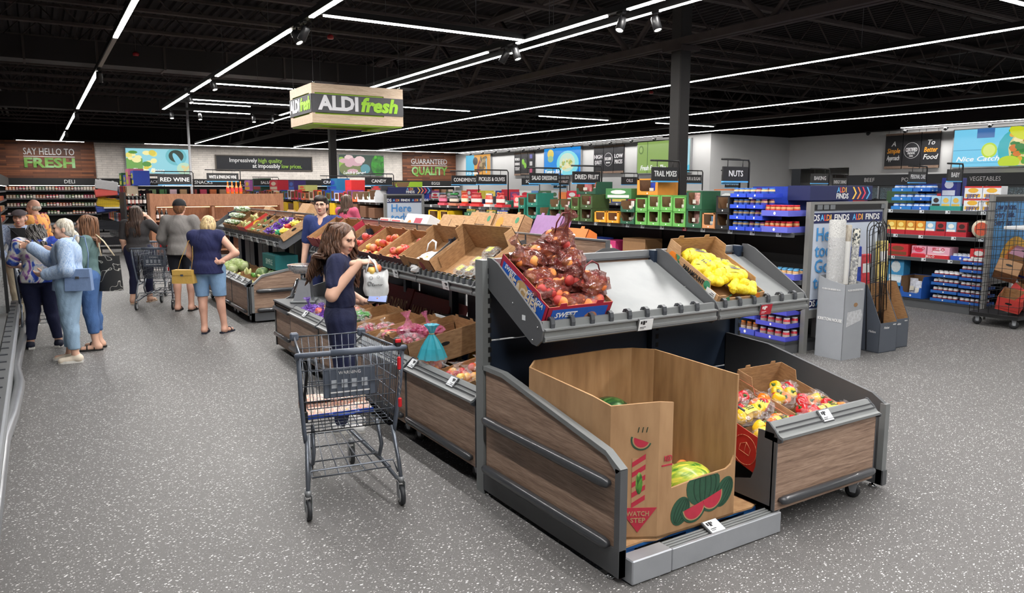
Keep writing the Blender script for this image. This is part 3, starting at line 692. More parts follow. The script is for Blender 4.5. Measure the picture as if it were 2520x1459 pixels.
binlab = ['nearest wood-fronted rolling bin along the aisle, beside the shopping cart', 'second wood-fronted rolling bin behind the shopping cart', 'third wood-fronted rolling bin where the woman stands', 'fourth wood-fronted rolling bin, holding the purple bags']
for k, (a, c) in enumerate(((4.16, 5.25), (5.275, 6.33), (6.355, 7.39), (7.415, 8.42))):
 rolling_bin(TA, a, c, binlab[k], WOOD, tags=((4.53, 5.18) if k == 0 else (a + .5,)))
# end counter of the long island with the scale on it
ec = thing('end_counter', 'wood-sided end counter carrying the hanging-dial scale', 'counter', (2.9, 8.85, 0))
CI = Matrix.Translation((-2.9, -8.85, 0))
b = MB(); b.box(2.40, 3.35, 8.46, 9.2, .05, .585, GREY_D, CI); b.build('body', ec)
b = MB(); b.box(2.385, 2.40, 8.56, 9.19, .06, .56, WOOD, CI); b.box(2.41, 3.3, 9.2, 9.21, .06, .56, WOODX, CI); b.build('wood_panel', ec)
b = MB(); b.box(2.372, 2.395, 8.44, 8.56, .05, .60, BLK, CI); b.box(2.372, 2.398, 9.19, 9.215, .05, .60, GREY_D, CI); b.build('corner_post', ec)
b = MB(); b.bev(2.36, 3.36, 8.43, 9.22, .585, .61, GREY_D, .006, CI); b.prism([(2.5, .61), (2.75, .72), (3.3, .86), (3.36, .86), (3.36, .61)], 'y', 9.19, 9.215, GREY_D, CI); b.build('worktop', ec)
Tc = CI @ map_left(2.385, 0); bumper_bar(ec, Tc, 8.58, 9.2, -.024, .52, .024); bumper_bar(ec, Tc, 8.58, 9.2, -.024, .2, .026)
rolling_bin(map_left(2.50, 0), 11.2, 12.2, 'near wood-fronted rolling bin of the far island, under the cabbages', WOOD, (11.5, 11.9), group='rolling produce bins')
rolling_bin(map_left(2.50, 0), 12.23, 13.25, 'second wood-fronted rolling bin of the far island, behind the denim shorts', WOOD, (12.6,), group='rolling produce bins')
rolling_bin(map_left(2.50, 0), 13.28, 14.3, 'third wood-fronted rolling bin of the far island', WOOD, (13.7,), group='rolling produce bins')
rolling_bin(map_front(0, 2.63), 3.40, 4.34, 'wood-fronted rolling bin of bagged peppers in the near display', WOODX, (3.86,), depth=.9, ztop=.60, z0=.13)
# ================================================================ shelving gondolas
RAIL = M((92, 95, 97), .4, .3, .04, 9)
SHELF = M((64, 66, 68), .45, .3, .05, 9)
GBACK = M((16, 17, 20), .6, 0, .1, 6)
ENDP = M((142, 142, 140), .4, .4, .04, 6)
TAGM = {}
def tag_mesh(red, face):
 k = (red, face)
 if k not in TAGM:
  b = MB(); m = TAGR if red else TAGW; ink = INKW if red else INKB
  R3 = {'l': Matrix(((0, 1, 0, 0), (1, 0, 0, 0), (0, 0, 1, 0), (0, 0, 0, 1))), 'f': Matrix.Identity(4)}[face]
  b.box(-.035, .035, -.006, .004, -.026, .026, m, R3); b.box(-.028, -.006, -.007, -.006, -.004, .016, ink, R3); b.box(-.028, .022, -.007, -.006, -.018, -.013, ink, R3)
  TAGM[k] = b.mesh('price_tag')
 return TAGM[k]
def gondola(label, xf, depth, y0, y1, shelves, ztop, both=True, tagstep=.42, base=.15, name='shelf_unit', right_shelves=None):
 """double-sided shelving run along y, left face at xf; shelves: list of (z, y0, y1, d)"""
 xs = xf + depth; yc = (y0 + y1) / 2
 e = thing(name, label, 'shelving', (xs, yc, 0)); I = Matrix.Translation((-xs, -yc, 0)); T = I @ map_left(xf, 0)
 b = MB(); b.box(xf + .01, 2 * xs - xf - .01, y0, y1, .0, base - .02, GREY_D, I); b.box(xf, 2 * xs - xf, y0 - .01, y1, base - .03, base, SHELF, I); b.build('base', e)
 b = MB(); b.box(xs - .02, xs + .02, y0, y1, base, ztop, GBACK, I); b.build('back_panel', e)
 n = max(1, round((y1 - y0) / 1.33))
 for k in range(n + 1):
  yy = y0 + .03 + k * (y1 - y0 - .06) / n
  b = MB(); b.box(xs - .035, xs + .035, yy - .03, yy + .03, base, ztop + .02, BLK, I); b.build('upright_post', e)
 for (z, a, c, d) in shelves:
  dd = depth - d
  b = MB(); b.box(a, c, dd + .01, depth - .02, z - .025, z, SHELF, T); o = b.build('shelf', e)
  b = MB(); b.box(a, c, dd - .012, dd + .012, z - .05, z + .004, RAIL, T); b.box(a, c, dd - .016, dd - .01, z - .052, z - .044, GREY_D, T); b.box(a, c, dd - .016, dd - .01, z - .004, z + .004, ALU_D, T); b.build('price_rail', o)
  y = a + .2; k = 0
  while y < c - .1:
   t = obj('price_tag', tag_mesh(k % 7 == 4, 'l'), o); t.location = T3(T, (y, dd - .015, z - .024)); y += tagstep * R.uniform(.75, 1.3); k += 1
 return e, T
def end_board(label, x0, x1, y, z0, z1, face, frame=ENDP, border=.07):
 e = thing('end_board', label, 'display board', ((x0 + x1) / 2, y, 0)); I = Matrix.Translation((-(x0 + x1) / 2, -y, 0))
 b = MB()
 b.box(x0, x0 + border, y - .03, y + .03, 0, z1, frame, I); b.box(x1 - border, x1, y - .03, y + .03, 0, z1, frame, I); b.box(x0 + border, x1 - border, y - .03, y + .03, z1 - .03, z1, frame, I); b.box(x0 + border, x1 - border, y - .025, y + .03, z0 - .1, z0, frame, I)
 b.build('frame', e)
 b = MB(); b.box(x0 + border, x1 - border, y - .012, y + .02, z0, z1 - .03, face, I); b.build('poster', e)
 b = MB(); b.box(x0 + border, x1 - border, y - .03, y - .012, z1 - .1, z1 - .03, BLK, I); b.build('header_rail', e)
 return e, I
G1S = [(1.43, 5.66, 11.9, .62), (.87, 5.62, 9.0, .48), (.87, 9.0, 15.5, .48), (1.60, 11.95, 15.6, .6), (1.25, 11.95, 15.6, .55)]
G1, T1 = gondola('nut and trail mix shelving run in the middle of the shop', 7.33, .72, 5.64, 15.6, G1S, 1.62)
G1b, T1b = gondola('snack and cracker shelving run beyond the wine rack', 7.33, .72, 18.15, 36.5, [(1.60, 18.2, 36.4, .6), (1.2, 18.2, 36.4, .55), (.8, 18.2, 36.4, .55)], 1.7)
G2, T2 = gondola('baking shelving run with gelatin and cake mixes', 12.18, .6, 5.75, 34, [(1.60, 5.75, 34, .5), (1.19, 5.75, 20, .5), (.82, 5.75, 20, .5)], 1.7)
G3, T3g = gondola('left snack shelving run before the deli wall', 2.62, .75, 28.5, 37.0, [(1.72, 28.5, 36.9, .6), (1.25, 28.5, 36.9, .6), (.7, 28.5, 36.9, .6)], 1.9)
G4, T4 = gondola('back shelving run in the far right aisle', 17.2, .6, 8.5, 34, [(1.6, 8.5, 34, .5)], 1.7)
# poster boards at the run ends
POST_W = M((196, 206, 222), .5, 0, .03, 3); NAVYP = M((28, 36, 84), .5, 0, .03)
C_ALDI = [(84, 176, 232), (226, 60, 60), (244, 150, 60), (250, 205, 90), (236, 236, 236)]
def finds_text(parent, x, y, z, h, I, n=1, start=''):
 """the words ALDI FINDS with coloured first letters"""
 cols = [(96, 180, 236), (226, 72, 72), (244, 150, 70), (250, 214, 110)]
 for k in range(n):
  xx = x + k * h * 8.6
  for j, ch in enumerate('ALDI'): text(ch, h, M(cols[j], .5, 0, 0), parent, I @ Vector((xx + j * h * .78 - (.1 * h if j == 3 else 0), y, z)), bold=.03)
  text('FINDS', h, INKW, parent, I @ Vector((xx + h * 5.15, y, z)), bold=.03, wid=h * 4.0)
eb, I1 = end_board('tall end board with a navy finds banner beside the rug carton', 7.56, 9.08, 5.58, .52, 1.79, POST_W)
b = MB(); b.box(7.64, 9.0, 5.564, 5.567, 1.54, 1.66, NAVYP, I1); b.box(7.64, 9.0, 5.564, 5.567, .54, .64, NAVYP, I1); b.build('banner', eb)
text('DS', .075, INKW, eb, I1 @ Vector((7.69, 5.562, 1.60)), bold=.03); finds_text(eb, 7.80, 5.562, 1.60, .072, I1, 2)
text('DS', .075, INKW, eb, I1 @ Vector((7.69, 5.562, .59)), bold=.03); finds_text(eb, 7.80, 5.562, .59, .072, I1, 2)
text('Here\ntoday\nGone\ntomorrow', .16, M((70, 150, 214), .5, 0, 0), eb, I1 @ Vector((7.70, 5.562, 1.12)), bold=.02, align='LEFT')
b = MB(); b.box(7.9, 9.15, 5.62, 5.70, .0, .5, ENDP, I1); b.build('lower_panel', eb)
for k in range(4): b = MB(); b.box(7.68 + k * .12 + (.9 if k == 3 else 0), 7.77 + k * .12 + (.9 if k == 3 else 0), 5.545, 5.551, 1.70, 1.755, M((110, 114, 118), .4), I1); b.build('card_slot', eb)
# navy carton with finds chevrons on top of the run end
fc = thing('display_carton', 'navy header carton with finds lettering and coloured chevrons above the rug carton', 'carton', (8.4, 5.85, 1.64))
b = MB(); b.bev(-.62, .62, -.12, .2, .16, .34, NAVYP, .004); b.build('body', fc); b = MB(); b.box(-.6, .7, .2, .75, -.01, .33, M((30, 60, 170), .5)); b.build('blue_tray', fc)
for j, ch in enumerate('ALDI'): text(ch, .065, M([(96, 180, 236), (226, 72, 72), (244, 150, 70), (250, 214, 110)][j], .5, 0, 0), fc, (-.08 + j * .05, -.122, .285), bold=.03)
text('FINDS', .065, INKW, fc, (-.0, -.122, .21), bold=.03, wid=.24)
def chevron(parent, x, y, z, w_, h, m, I=Matrix.Identity(4)):
 b = MB(); b.prism([(x, z - h / 2), (x + .03, z - h / 2), (x + w_ + .03, z), (x + .03, z + h / 2), (x, z + h / 2), (x + w_, z)], 'y', y - .002, y, m, I); return b.build('chevron', parent)
for k, c in enumerate([(250, 206, 92), (244, 140, 76), (226, 66, 92), (96, 176, 232)]): chevron(fc, .20 + k * .095, -.121, .25, .06, .15, M(c, .5, 0, 0))
eb2, I2 = end_board('tall end board headed Here today, before the snack shelving', 7.5, 8.62, 18.05, .3, 1.82, POST_W)
b = MB(); b.box(7.58, 8.54, 18.033, 18.037, 1.60, 1.72, NAVYP, I2); b.build('banner', eb2)
text('DS', .075, INKW, eb2, I2 @ Vector((7.64, 18.03, 1.66)), bold=.03); finds_text(eb2, 7.77, 18.03, 1.66, .062, I2, 2)
text('Here\ntoday\nGone', .2, M((70, 140, 206), .5, 0, 0), eb2, I2 @ Vector((7.68, 18.03, 1.22)), bold=.02, align='LEFT')
fc2 = dup(fc, (8.3, 18.3, 1.66), label='navy header carton with finds lettering above the Here today board')
eb3, I3 = end_board('tall end board reading Low prices, behind the wire cage', 11.9, 13.3, 5.68, .62, 1.86, M((88, 164, 226), .5, 0, .03, 3))
text('Low prices.\nEvery aisle.\nEvery day.', .1, NAVYP, eb3, I3 @ Vector((12.0, 5.662, 1.56)), bold=.02, align='LEFT')
def arc_pts(cx, cz, r, a0, a1, n=14): return [(cx + r * math.cos(rad(a0 + (a1 - a0) * i / n)), cz + r * math.sin(rad(a0 + (a1 - a0) * i / n))) for i in range(n + 1)]
for r0, r1, c, dy in ((.36, .5, (250, 190, 60), 0), (.27, .36, (240, 130, 50), .001), (.18, .27, (214, 50, 60), .002), (.10, .18, (30, 36, 90), .003)):
 b = MB(); pl = arc_pts(12.72, .72, r1, 20, 160) + arc_pts(12.72, .72, r0, 160, 20); b.prism(pl, 'y', 5.666 - dy - .001, 5.666 - dy, M(c, .5, 0, 0), I3); b.build('printed_arch', eb3)

# ---------------------------------------------------------------- wine rack, oak with lit shelves
RK = wood_mat('rack_oak', (120, 78, 54), (146, 98, 70), (166, 116, 86), (9, 9, 1.5), 0.5)
wr = thing('wine_rack', 'oak wine rack with glowing shelf edges behind the shoppers', 'wine rack', (4.15, 22.3, 0)); WI = Matrix.Translation((-4.15, -22.3, 0))
b = MB(); b.box(2.55, 2.67, 22.0, 22.6, 0, 1.83, RK, WI); b.box(5.95, 6.05, 22.0, 22.6, 0, 1.83, RK, WI); b.box(4.1, 4.16, 22.05, 22.6, 0.3, 1.5, RK, WI); b.build('upright_panel', wr)
b = MB(); b.box(2.67, 5.95, 22.02, 22.06, 1.50, 1.82, RK, WI); b.build('header_board', wr)
b = MB(); b.box(2.67, 5.95, 22.56, 22.6, 0.1, 1.5, RK, WI); b.build('back_board', wr)
GLOW = EM((255, 196, 130), 5.0)
for z in (1.12, .72, .3):
 b = MB(); b.box(2.67, 5.95, 22.0, 22.58, z - .04, z, RK, WI); o = b.build('shelf', wr)
for a, c in ((2.72, 4.06), (4.2, 5.9)): b = MB(); b.box(a, c, 22.1, 22.12, 1.46, 1.475, GLOW, WI); b.build('glow_strip', wr)
def bottle(h=.3, r=.037, glass=(20, 24, 22), lab=(226, 222, 214), cap=(120, 20, 30), neck=.3):
 b = MB(); g = M(glass, .12, 0, 0, coat=.5)
 b.lathe([(r * .9, 0), (r, .01), (r, h * (.62 - (neck - .3))), (r * .75, h * (.70 - (neck - .3))), (r * .38, h * (.8 - (neck - .3) * .5)), (r * .36, h * .97), (r * .38, h)], g, 10)
 l = MB(); l.lathe([(r * 1.02, h * .16), (r * 1.02, h * .48)], M(lab, .6), 10, caps=False); k = MB(); k.lathe([(r * .42, h * .86), (r * .42, h * 1.005), (.001, h * 1.005)], M(cap, .4), 10)
 return b.mesh('glass'), l.mesh('paper_label'), k.mesh('cap')
def put_bottle(ms, loc, label, group, name='wine_bottle', cat='bottle'):
 e = thing(name, label, cat, loc, R.uniform(0, 3), group=group); obj('glass', ms[0], e); obj('paper_label', ms[1], e); obj('cap', ms[2], e); return e
W1 = bottle(.31, .04, (18, 20, 20), (230, 222, 218), (230, 226, 222)); W2 = bottle(.31, .04, (26, 14, 16), (216, 190, 180), (120, 22, 34))
for k in range(3): put_bottle(W1, (2.74 + k * .11, 22.2, 1.12), 'white-labelled wine bottle on the oak rack, %s from its side' % ORD[k], 'three wine bottles on the oak rack')
for k in range(16): put_bottle(W2, (2.75 + k * .2, 22.2, .3 if k % 2 else .72), 'dark wine bottle on a low shelf of the oak rack', 'wine bottles low on the oak rack')
OB = bottle(.34, .046, (236, 116, 40), (222, 60, 50), (250, 160, 70), .42)
for k in range(4): put_bottle(OB, (4.58 + k * .115, 22.2, 1.49 + .33 - .38 + .38 - .0), 'orange drink bottle on top of the oak rack, %s of four' % ORD[k], 'orange drink bottles', 'drink_bottle')
# dark wine stand left of the rack
ws_ = thing('wine_stand', 'black stepped wine stand left of the oak rack', 'display stand', (2.15, 24.2, 0)); 
b = MB(); b.box(-.05, .0, -.5, .9, 0, 1.86, BLK); b.build('side_panel', ws_)
for z in (1.5, 1.15, .8, .4): b = MB(); b.box(0, .5, -.5, .9, z - .03, z, BLK); b.build('shelf', ws_)
for z in (1.5, 1.15, .8):
 for k in range(5): put_bottle(W2 if k % 2 else W1, (2.23 + k * .1, 23.8, z), 'wine bottle on the black stand, %s shelf' % ('top' if z > 1.4 else 'middle' if z > 1 else 'bottom'), 'wine bottles on the %s shelf of the black stand' % ('top' if z > 1.4 else 'middle' if z > 1 else 'bottom'))
# ---------------------------------------------------------------- aisle signs on bent black frames
def aisle_sign(words, x, y, z, wd=.62, h=.19, yaw=0.0, post='r', zbase=1.5, plabel=''):
 e = thing('aisle_sign', 'black hanging aisle sign reading %s%s' % (words.title().replace('\n', ' '), plabel), 'sign', (x, y, z), yaw, group='aisle signs')
 b = MB(); b.bev(-wd / 2, wd / 2, -.012, .012, -h / 2, h / 2, BLK, .003); pn = b.build('panel', e)
 b = MB(); b.box(-wd / 2, wd / 2, -.016, .016, -h / 2 - .02, -h / 2, M((86, 170, 226), .5, 0, 0)); b.build('blue_edge', pn)
 text(words, h * .42, INKW, pn, (0, -.014, 0), wid=wd * .86 if len(words) > 6 else None, bold=.02)
 s = 1 if post == 'r' else -1
 b = MB(); b.tube([(-s * wd * .55, 0, h / 2 + .09), (s * wd * .52, 0, h / 2 + .09), (s * wd * .56, 0, h / 2 + .05), (s * wd * .56, 0, zbase - z)], .013, BLK, 6)
 for q in (-.3, .3): b.tube([(q * wd, 0, h / 2), (q * wd, 0, h / 2 + .09)], .005, BLK, 4)
 b.build('frame', e)
 return e
for (wds, x, y, z, wd, h) in (('CONDIMENTS', 7.55, 13.85, 2.13, .60, .18), ('PICKLES & OLIVES', 7.55, 12.75, 2.13, .68, .18), ('SALAD DRESSINGS', 7.55, 10.95, 2.13, .62, .17), ('DRIED FRUIT', 7.55, 9.75, 2.13, .56, .18), ('TRAIL MIXES', 7.55, 7.95, 2.15, .50, .19), ('NUTS', 7.55, 6.68, 2.13, .46, .18),
  ('SOUPS', 12.4, 18.7, 2.17, .6, .2), ('FLOUR & SUGAR', 12.4, 12.2, 2.17, .6, .18), ('BATH TISSUE', 12.4, 11.1, 2.15, .5, .18), ('OILS', 12.4, 14.3, 2.15, .5, .18), ('BAKING', 12.4, 8.95, 2.14, .5, .17), ('PERSONAL CARE', 12.4, 7.1, 2.14, .5, .17), ('BABY', 12.4, 6.5, 2.16, .42, .18), ('CANNED FRUIT', 12.4, 17.2, 2.15, .6, .16), ('LAUNDRY', 12.4, 13.2, 2.15, .5, .16),
  ('SOFT DRINKS', 17.3, 15.4, 2.1, .6, .2), ('ENERGY DRINKS', 17.3, 11.9, 2.12, .6, .2), ('JUICE', 17.3, 24.0, 2.1, .6, .2),
  ('CRACKERS', 7.6, 22.1, 2.15, .75, .2), ('CANDY', 7.6, 18.6, 2.15, .75, .2), ('SALSA', 7.6, 30.0, 2.2, .9, .24), ('CHIPS', 7.6, 33.5, 2.1, .9, .2), ('RED WINE', 3.25, 22.4, 2.2, .85, .26), ('WHITE & SPARKLING WINE', 4.5, 22.4, 2.28, .85, .22), ('SALTY SNACKS', 3.3, 29, 2.2, 1.0, .24)):
 aisle_sign(wds, x, y, z, wd, h, post='r', zbase={7.55: 1.45, 12.4: 1.6, 17.3: 1.6, 7.6: 1.6}.get(x, 1.8))
# ================================================================ cartons and produce
TH = .005
def carton(name, label, M4, wd, ln, h, out=KRAFT, inn=KRAFT_IN, hf=None, hb=None, tabs=True, cat='carton', group=None, low=None, front=None, holes=True):
 """open produce carton: x width, y length (front at y=0), z up; M4 places it"""
 hf = hf or h; hb = hb or h; front = front or out
 e = thing(name, label, cat, group=group); e.matrix_world = M4; e.matrix_basis = M4
 b = MB(); b.box(0, wd, 0, ln, 0, TH, inn); b.build('bottom', e)
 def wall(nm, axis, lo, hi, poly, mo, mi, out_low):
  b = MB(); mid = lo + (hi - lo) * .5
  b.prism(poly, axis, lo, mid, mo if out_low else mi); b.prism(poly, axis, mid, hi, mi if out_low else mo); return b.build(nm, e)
 t = .02 if tabs else 0
 def topx(hh, L):
  if not tabs: return [(L, hh), (0, hh)]
  return [(L, hh), (L * .84, hh), (L * .83, hh + t), (L * .74, hh + t), (L * .73, hh), (L * .27, hh), (L * .26, hh + t), (L * .17, hh + t), (L * .16, hh), (0, hh)]
 if low:  # scooped front
  fr = [(0, 0), (wd, 0), (wd, hf), (wd * .85, hf), (wd * .78, low), (wd * .22, low), (wd * .15, hf), (0, hf)]
 else: fr = [(0, 0), (wd, 0)] + topx(hf, wd)
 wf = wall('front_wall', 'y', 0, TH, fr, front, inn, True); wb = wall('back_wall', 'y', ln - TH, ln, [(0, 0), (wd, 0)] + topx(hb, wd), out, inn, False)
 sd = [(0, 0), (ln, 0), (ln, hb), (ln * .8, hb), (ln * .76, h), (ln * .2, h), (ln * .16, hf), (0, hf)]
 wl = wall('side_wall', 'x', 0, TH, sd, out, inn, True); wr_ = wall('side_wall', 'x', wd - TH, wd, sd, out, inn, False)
 if holes:
  for (w_, xx, s) in ((wl, -.0012, 1), (wr_, wd + .0012, 1)):
   b = MB(); b.prism([(ln * .5 + .045 * math.cos(q) , h * .62 + .016 * math.sin(q)) for q in [k * math.pi / 5 for k in range(10)]], 'x', xx - .001, xx + .001, SLOT); b.build('hand_hole', w_)
 return e, wf, wl, wr_, wb
tilt = rad(26.6)
def on_front(x, y, z, a=tilt, rz=0): return Matrix.Translation((x, y, z)) @ Matrix.Rotation(rz, 4, 'Z') @ Matrix.Rotation(a, 4, 'X')
def on_left(x, y, z, a=rad(32.2), rz=0): return Matrix.Translation((x, y, z)) @ Matrix.Rotation(rad(-90) + rz, 4, 'Z') @ Matrix.Rotation(a, 4, 'X')      # local x -> -y, local y -> +x
def on_right(x, y, z, a=tilt, rz=0): return Matrix.Translation((x, y, z)) @ Matrix.Rotation(rad(90) + rz, 4, 'Z') @ Matrix.Rotation(a, 4, 'X')
# --- fruit kinds
def fruit_mat(key, a, b_, c, sc=9, rough=.35, coat=.15, stretch=(1, 1, .35)):
 return ramp_mat(key, [(.32, a), (.5, b_), (.68, c)], stretch, rough=rough, tscale=sc, detail=3, coat=coat)
AP = [fruit_mat('apple_red', (160, 26, 34), (196, 52, 44), (226, 150, 80)), fruit_mat('apple_mix', (196, 50, 44), (220, 110, 66), (238, 190, 90)), fruit_mat('apple_gold', (222, 110, 70), (236, 176, 80), (244, 206, 110)), fruit_mat('apple_pink', (190, 40, 50), (222, 92, 84), (240, 160, 120))]
STEM = M((84, 60, 36), .7)
def apple_mesh(m, r=.04):
 b = MB(); b.lathe([(.004 , .70 * r), (.25 * r, .86 * r), (.6 * r, .88 * r), (.92 * r, .5 * r), (r, .05 * r), (.9 * r, -.45 * r), (.6 * r, -.8 * r), (.3 * r, -.86 * r), (.004, -.74 * r)][::-1], m, 14); s = MB(); s.tube([(0, 0, .68 * r), (.12 * r, 0, 1.12 * r)], .05 * r, STEM, 5)
 return b.mesh('flesh'), s.mesh('stem')
APM = [apple_mesh(m) for m in AP]
def fruit(ms, loc, label, group, name, cat, rot=None, sc=1.0):
 e = thing(name, label, cat, loc, group=group, rot=rot or (R.uniform(-1.2, 1.2), R.uniform(-1.2, 1.2), R.uniform(0, 6)))
 e.scale = (sc,) * 3
 for m_, nm in zip(ms, ('flesh', 'stem', 'detail')): obj(nm, m_, e)
 return e
def apples_in(M4, wd, ln, cells, what, kinds, r=.04, z0=.045, name='apple'):
 k = 0
 for (u, v, layer) in cells:
  p = M4 @ Vector((u * wd, v * ln, z0 + layer * .058))
  fruit(APM[kinds[k % len(kinds)]], p, '%s apple in %s, %s' % (('red', 'red and yellow', 'golden', 'pink-red')[kinds[k % len(kinds)]], what, ORD[k] + ' from its front corner'), 'apples in ' + what, name, 'apple', sc=R.uniform(.94, 1.08)); k += 1
# ---------------------------------------------------------------- apple cartons on the long island shelf
ZS = 1.165; XS = 2.995
RED = M((150, 30, 42), .55, 0, .05); MAROON = M((84, 22, 30), .55, 0, .05); BLUEP = M((30, 92, 190), .5, 0, .05); CRIM = M((176, 34, 62), .5, 0, .05)
mm = on_left(XS, 7.285, ZS); c = carton('apple_carton', 'open kraft carton with maroon front holding striped apples', mm, .62, .46, .125, front=MAROON)
text('envy', .05, M((230, 200, 190), .5, 0, 0), c[1], (.36, -.003, .05), bold=.02)
apples_in(mm, .62, .46, [(.2, .14, 0), (.36, .16, 0), (.52, .15, 0), (.68, .2, 0), (.26, .36, 0), (.44, .36, 0), (.60, .42, 0), (.8, .66, 1), (.36, .52, 0), (.2, .55, 0), (.3, .26, 1), (.5, .3, 1)], 'the maroon-fronted carton', [1, 0, 3, 2, 0, 1, 1, 0, 3, 1, 3, 0])
mm = on_left(XS, 7.93, ZS); c = carton('apple_carton', 'open kraft carton of mixed apples left of the maroon-fronted one', mm, .62, .46, .125, front=MAROON)
apples_in(mm, .62, .46, [(.14, .14, 0), (.3, .15, 0), (.46, .14, 0), (.62, .16, 0), (.8, .15, 0), (.22, .34, 0), (.4, .34, 0), (.58, .35, 0), (.78, .34, 0), (.3, .55, 0), (.5, .55, 0), (.7, .55, 0), (.3, .78, 0), (.5, .78, 0), (.72, .78, 0), (.3, .25, 1), (.5, .25, 1), (.42, .45, 1), (.62, .45, 1), (.8, .7, 1)], 'the fuller apple carton', [2, 1, 0, 2, 3, 0, 2, 0, 1, 3, 0, 1, 1, 3, 1, 2, 3, 2, 0, 1])
mm = on_left(XS, 8.56, ZS); c = carton('apple_carton', 'red-sided carton of pink apples near the woman', mm, .6, .46, .13, out=RED)
apples_in(mm, .6, .46, [(.2, .2, 0), (.4, .2, 0), (.62, .22, 0), (.3, .45, 0), (.5, .45, 0), (.72, .45, 0), (.3, .7, 0), (.55, .7, 0), (.8, .72, 0), (.4, .35, 1), (.6, .6, 1)], 'the red-sided carton', [3, 3, 0, 3, 0, 3, 3, 0, 3, 3, 3])
for yy, ou, lab in ((9.18, CRIM, 'crimson-edged open carton above the woman, nearest of two'), (9.56, BLUEP, 'open carton with blue and crimson side at the end of the island')):
 mm = on_left(XS, yy, ZS + .02); c = carton('produce_carton', lab, mm, .36 if ou is BLUEP else .58, .46, .17, out=CRIM)
 b = MB(); b.box(-.0015, .0, .05, .42, .02, .12, BLUEP); b.build('blue_print', c[2])
 text('FLORIDA', .05, INKW, c[2], (-.003, .23, .07), (rad(90), 0, rad(-90)), bold=.03)
mm = on_left(2.99, 6.655, ZS); c = carton('produce_carton', 'empty kraft carton lettered HONEYBEAR beside the apples', mm, .66, .47, .17, hb=.21)
text('HONEYBEAR', .04, INKB, c[3], (.6625, .30, .12), (rad(90), 0, rad(90)), bold=.02); text('Honey', .05, INKB, c[1], (.25, -.003, .09), shear=.2)
b = MB(); b.prism([(.45 + .04 * math.cos(q * .63), .09 + .055 * math.sin(q * .63)) for q in range(10)], 'y', -.002, -.0005, RED); b.build('printed_apple', c[1])
b = MB(); b.box(.6605, .662, .1, .16, .06, .12, RED); b.build('printed_square', c[3])
wb = thing('plastic_bag', 'white plastic bag of apples lying in the empty kraft carton', 'bag', mm @ Vector((.22, .12, .03)), rot=(rad(20), rad(-12), rad(-60)))
b = MB()
def lump(rx, ry, rz_, n=18, k=12, noise=.09, seed=1, top=None):
 rr = random.Random(seed); d = [[rr.uniform(1 - noise, 1 + noise) for _ in range(n)] for _ in range(k + 1)]
 def f(u, v):
  i = int(round(u * n)) % n; j = int(round(v * k)); a = -math.pi / 2 + math.pi * v; t = 2 * math.pi * u; q = d[j][i] if 0 < j < k else 1
  return Vector((rx * math.cos(a) * math.cos(t) * q, ry * math.cos(a) * math.sin(t) * q, rz_ * math.sin(a) * (q if 0 < j < k else 1)))
 return f
FILMW = M((232, 234, 236), .35, 0, .03, 20, alpha=.82, bump=.4, bscale=30)
b.grid(lump(.13, .20, .06, seed=3), 18, 12, FILMW, False, True); b.build('film', wb)
for k, (p, m_) in enumerate((((0, .06, .02), 2), ((.04, -.02, .02), 2), ((-.05, -.04, .02), 1))): a = obj('apple', APM[m_][0], wb, p)
b = MB(); b.tube([(-.05, .16, .05), (-.04, .22, .1), (.0, .25, .12), (.05, .22, .1), (.06, .15, .05)], [.006, .012, .014, .012, .006], FILMW, 6, flat=.3); b.build('bag_handle', wb)
# clamshell fruit at the near end of the long island
CLAM = clear_mat('clamshell', (235, 238, 236), .16, .08); LBLY = M((232, 222, 84), .5, 0, .05); FIG = fruit_mat('brown_fruit', (96, 62, 40), (140, 100, 66), (176, 140, 96), 30)
cl0 = None
def clamshell(mat, label):
 e = thing('clamshell_pack', label, 'clamshell pack', group='clamshell packs of fruit'); e.matrix_basis = mat
 b = MB(); b.bev(0, .16, 0, .11, .006, .075, CLAM, .012); b.build('shell', e)
 b = MB(); b.bev(-.006, .166, -.006, .116, .042, .047, CLAM, .002); b.build('rim', e)
 b = MB(); b.box(.045, .115, .025, .085, .0755, .0765, LBLY); b.box(.055, .105, .05, .054, .0765, .077, INKB); b.build('yellow_label', e)
 for k in range(6): b = MB(); b.ball((.03 + .05 * (k % 3), .03 + .05 * (k // 3), .032), .022, FIG, 8, 6); b.build('fruit', e)
 return e
mm = on_left(2.985, 5.98, ZS); tr = carton('produce_tray', 'tall-backed kraft carton holding clamshell packs at the shelf lip', mm, .84, .46, .15, hf=.05, hb=.26, front=M((74, 96, 74), .7), tabs=False)
for k, (u, v) in enumerate(((.30, .03), (.48, .02), (.66, .03), (.40, .15), (.60, .15), (.45, .27), (.66, .28))): clamshell(mm @ Matrix.Translation((u, v, .012 + .01 * (k % 3))) @ Matrix.Rotation(rad(R.uniform(-8, 8)), 4, 'Z'), 'clear clamshell with yellow label in the tall-backed carton, %s from its outer corner' % ORD[k])
mm = on_left(2.985, 5.10, ZS); tr = carton('produce_tray', 'kraft tray of clamshell packs next to the near display post', mm, .6, .46, .10, tabs=False, holes=False)
for k, (u, v) in enumerate(((.05, .06), (.24, .07), (.42, .05), (.08, .2), (.28, .2), (.45, .2), (.1, .34), (.3, .33))): clamshell(mm @ Matrix.Translation((u, v, .05 + .012 * (k % 2))), 'clear clamshell with yellow label in the kraft tray, %s from its outer corner' % ORD[k])
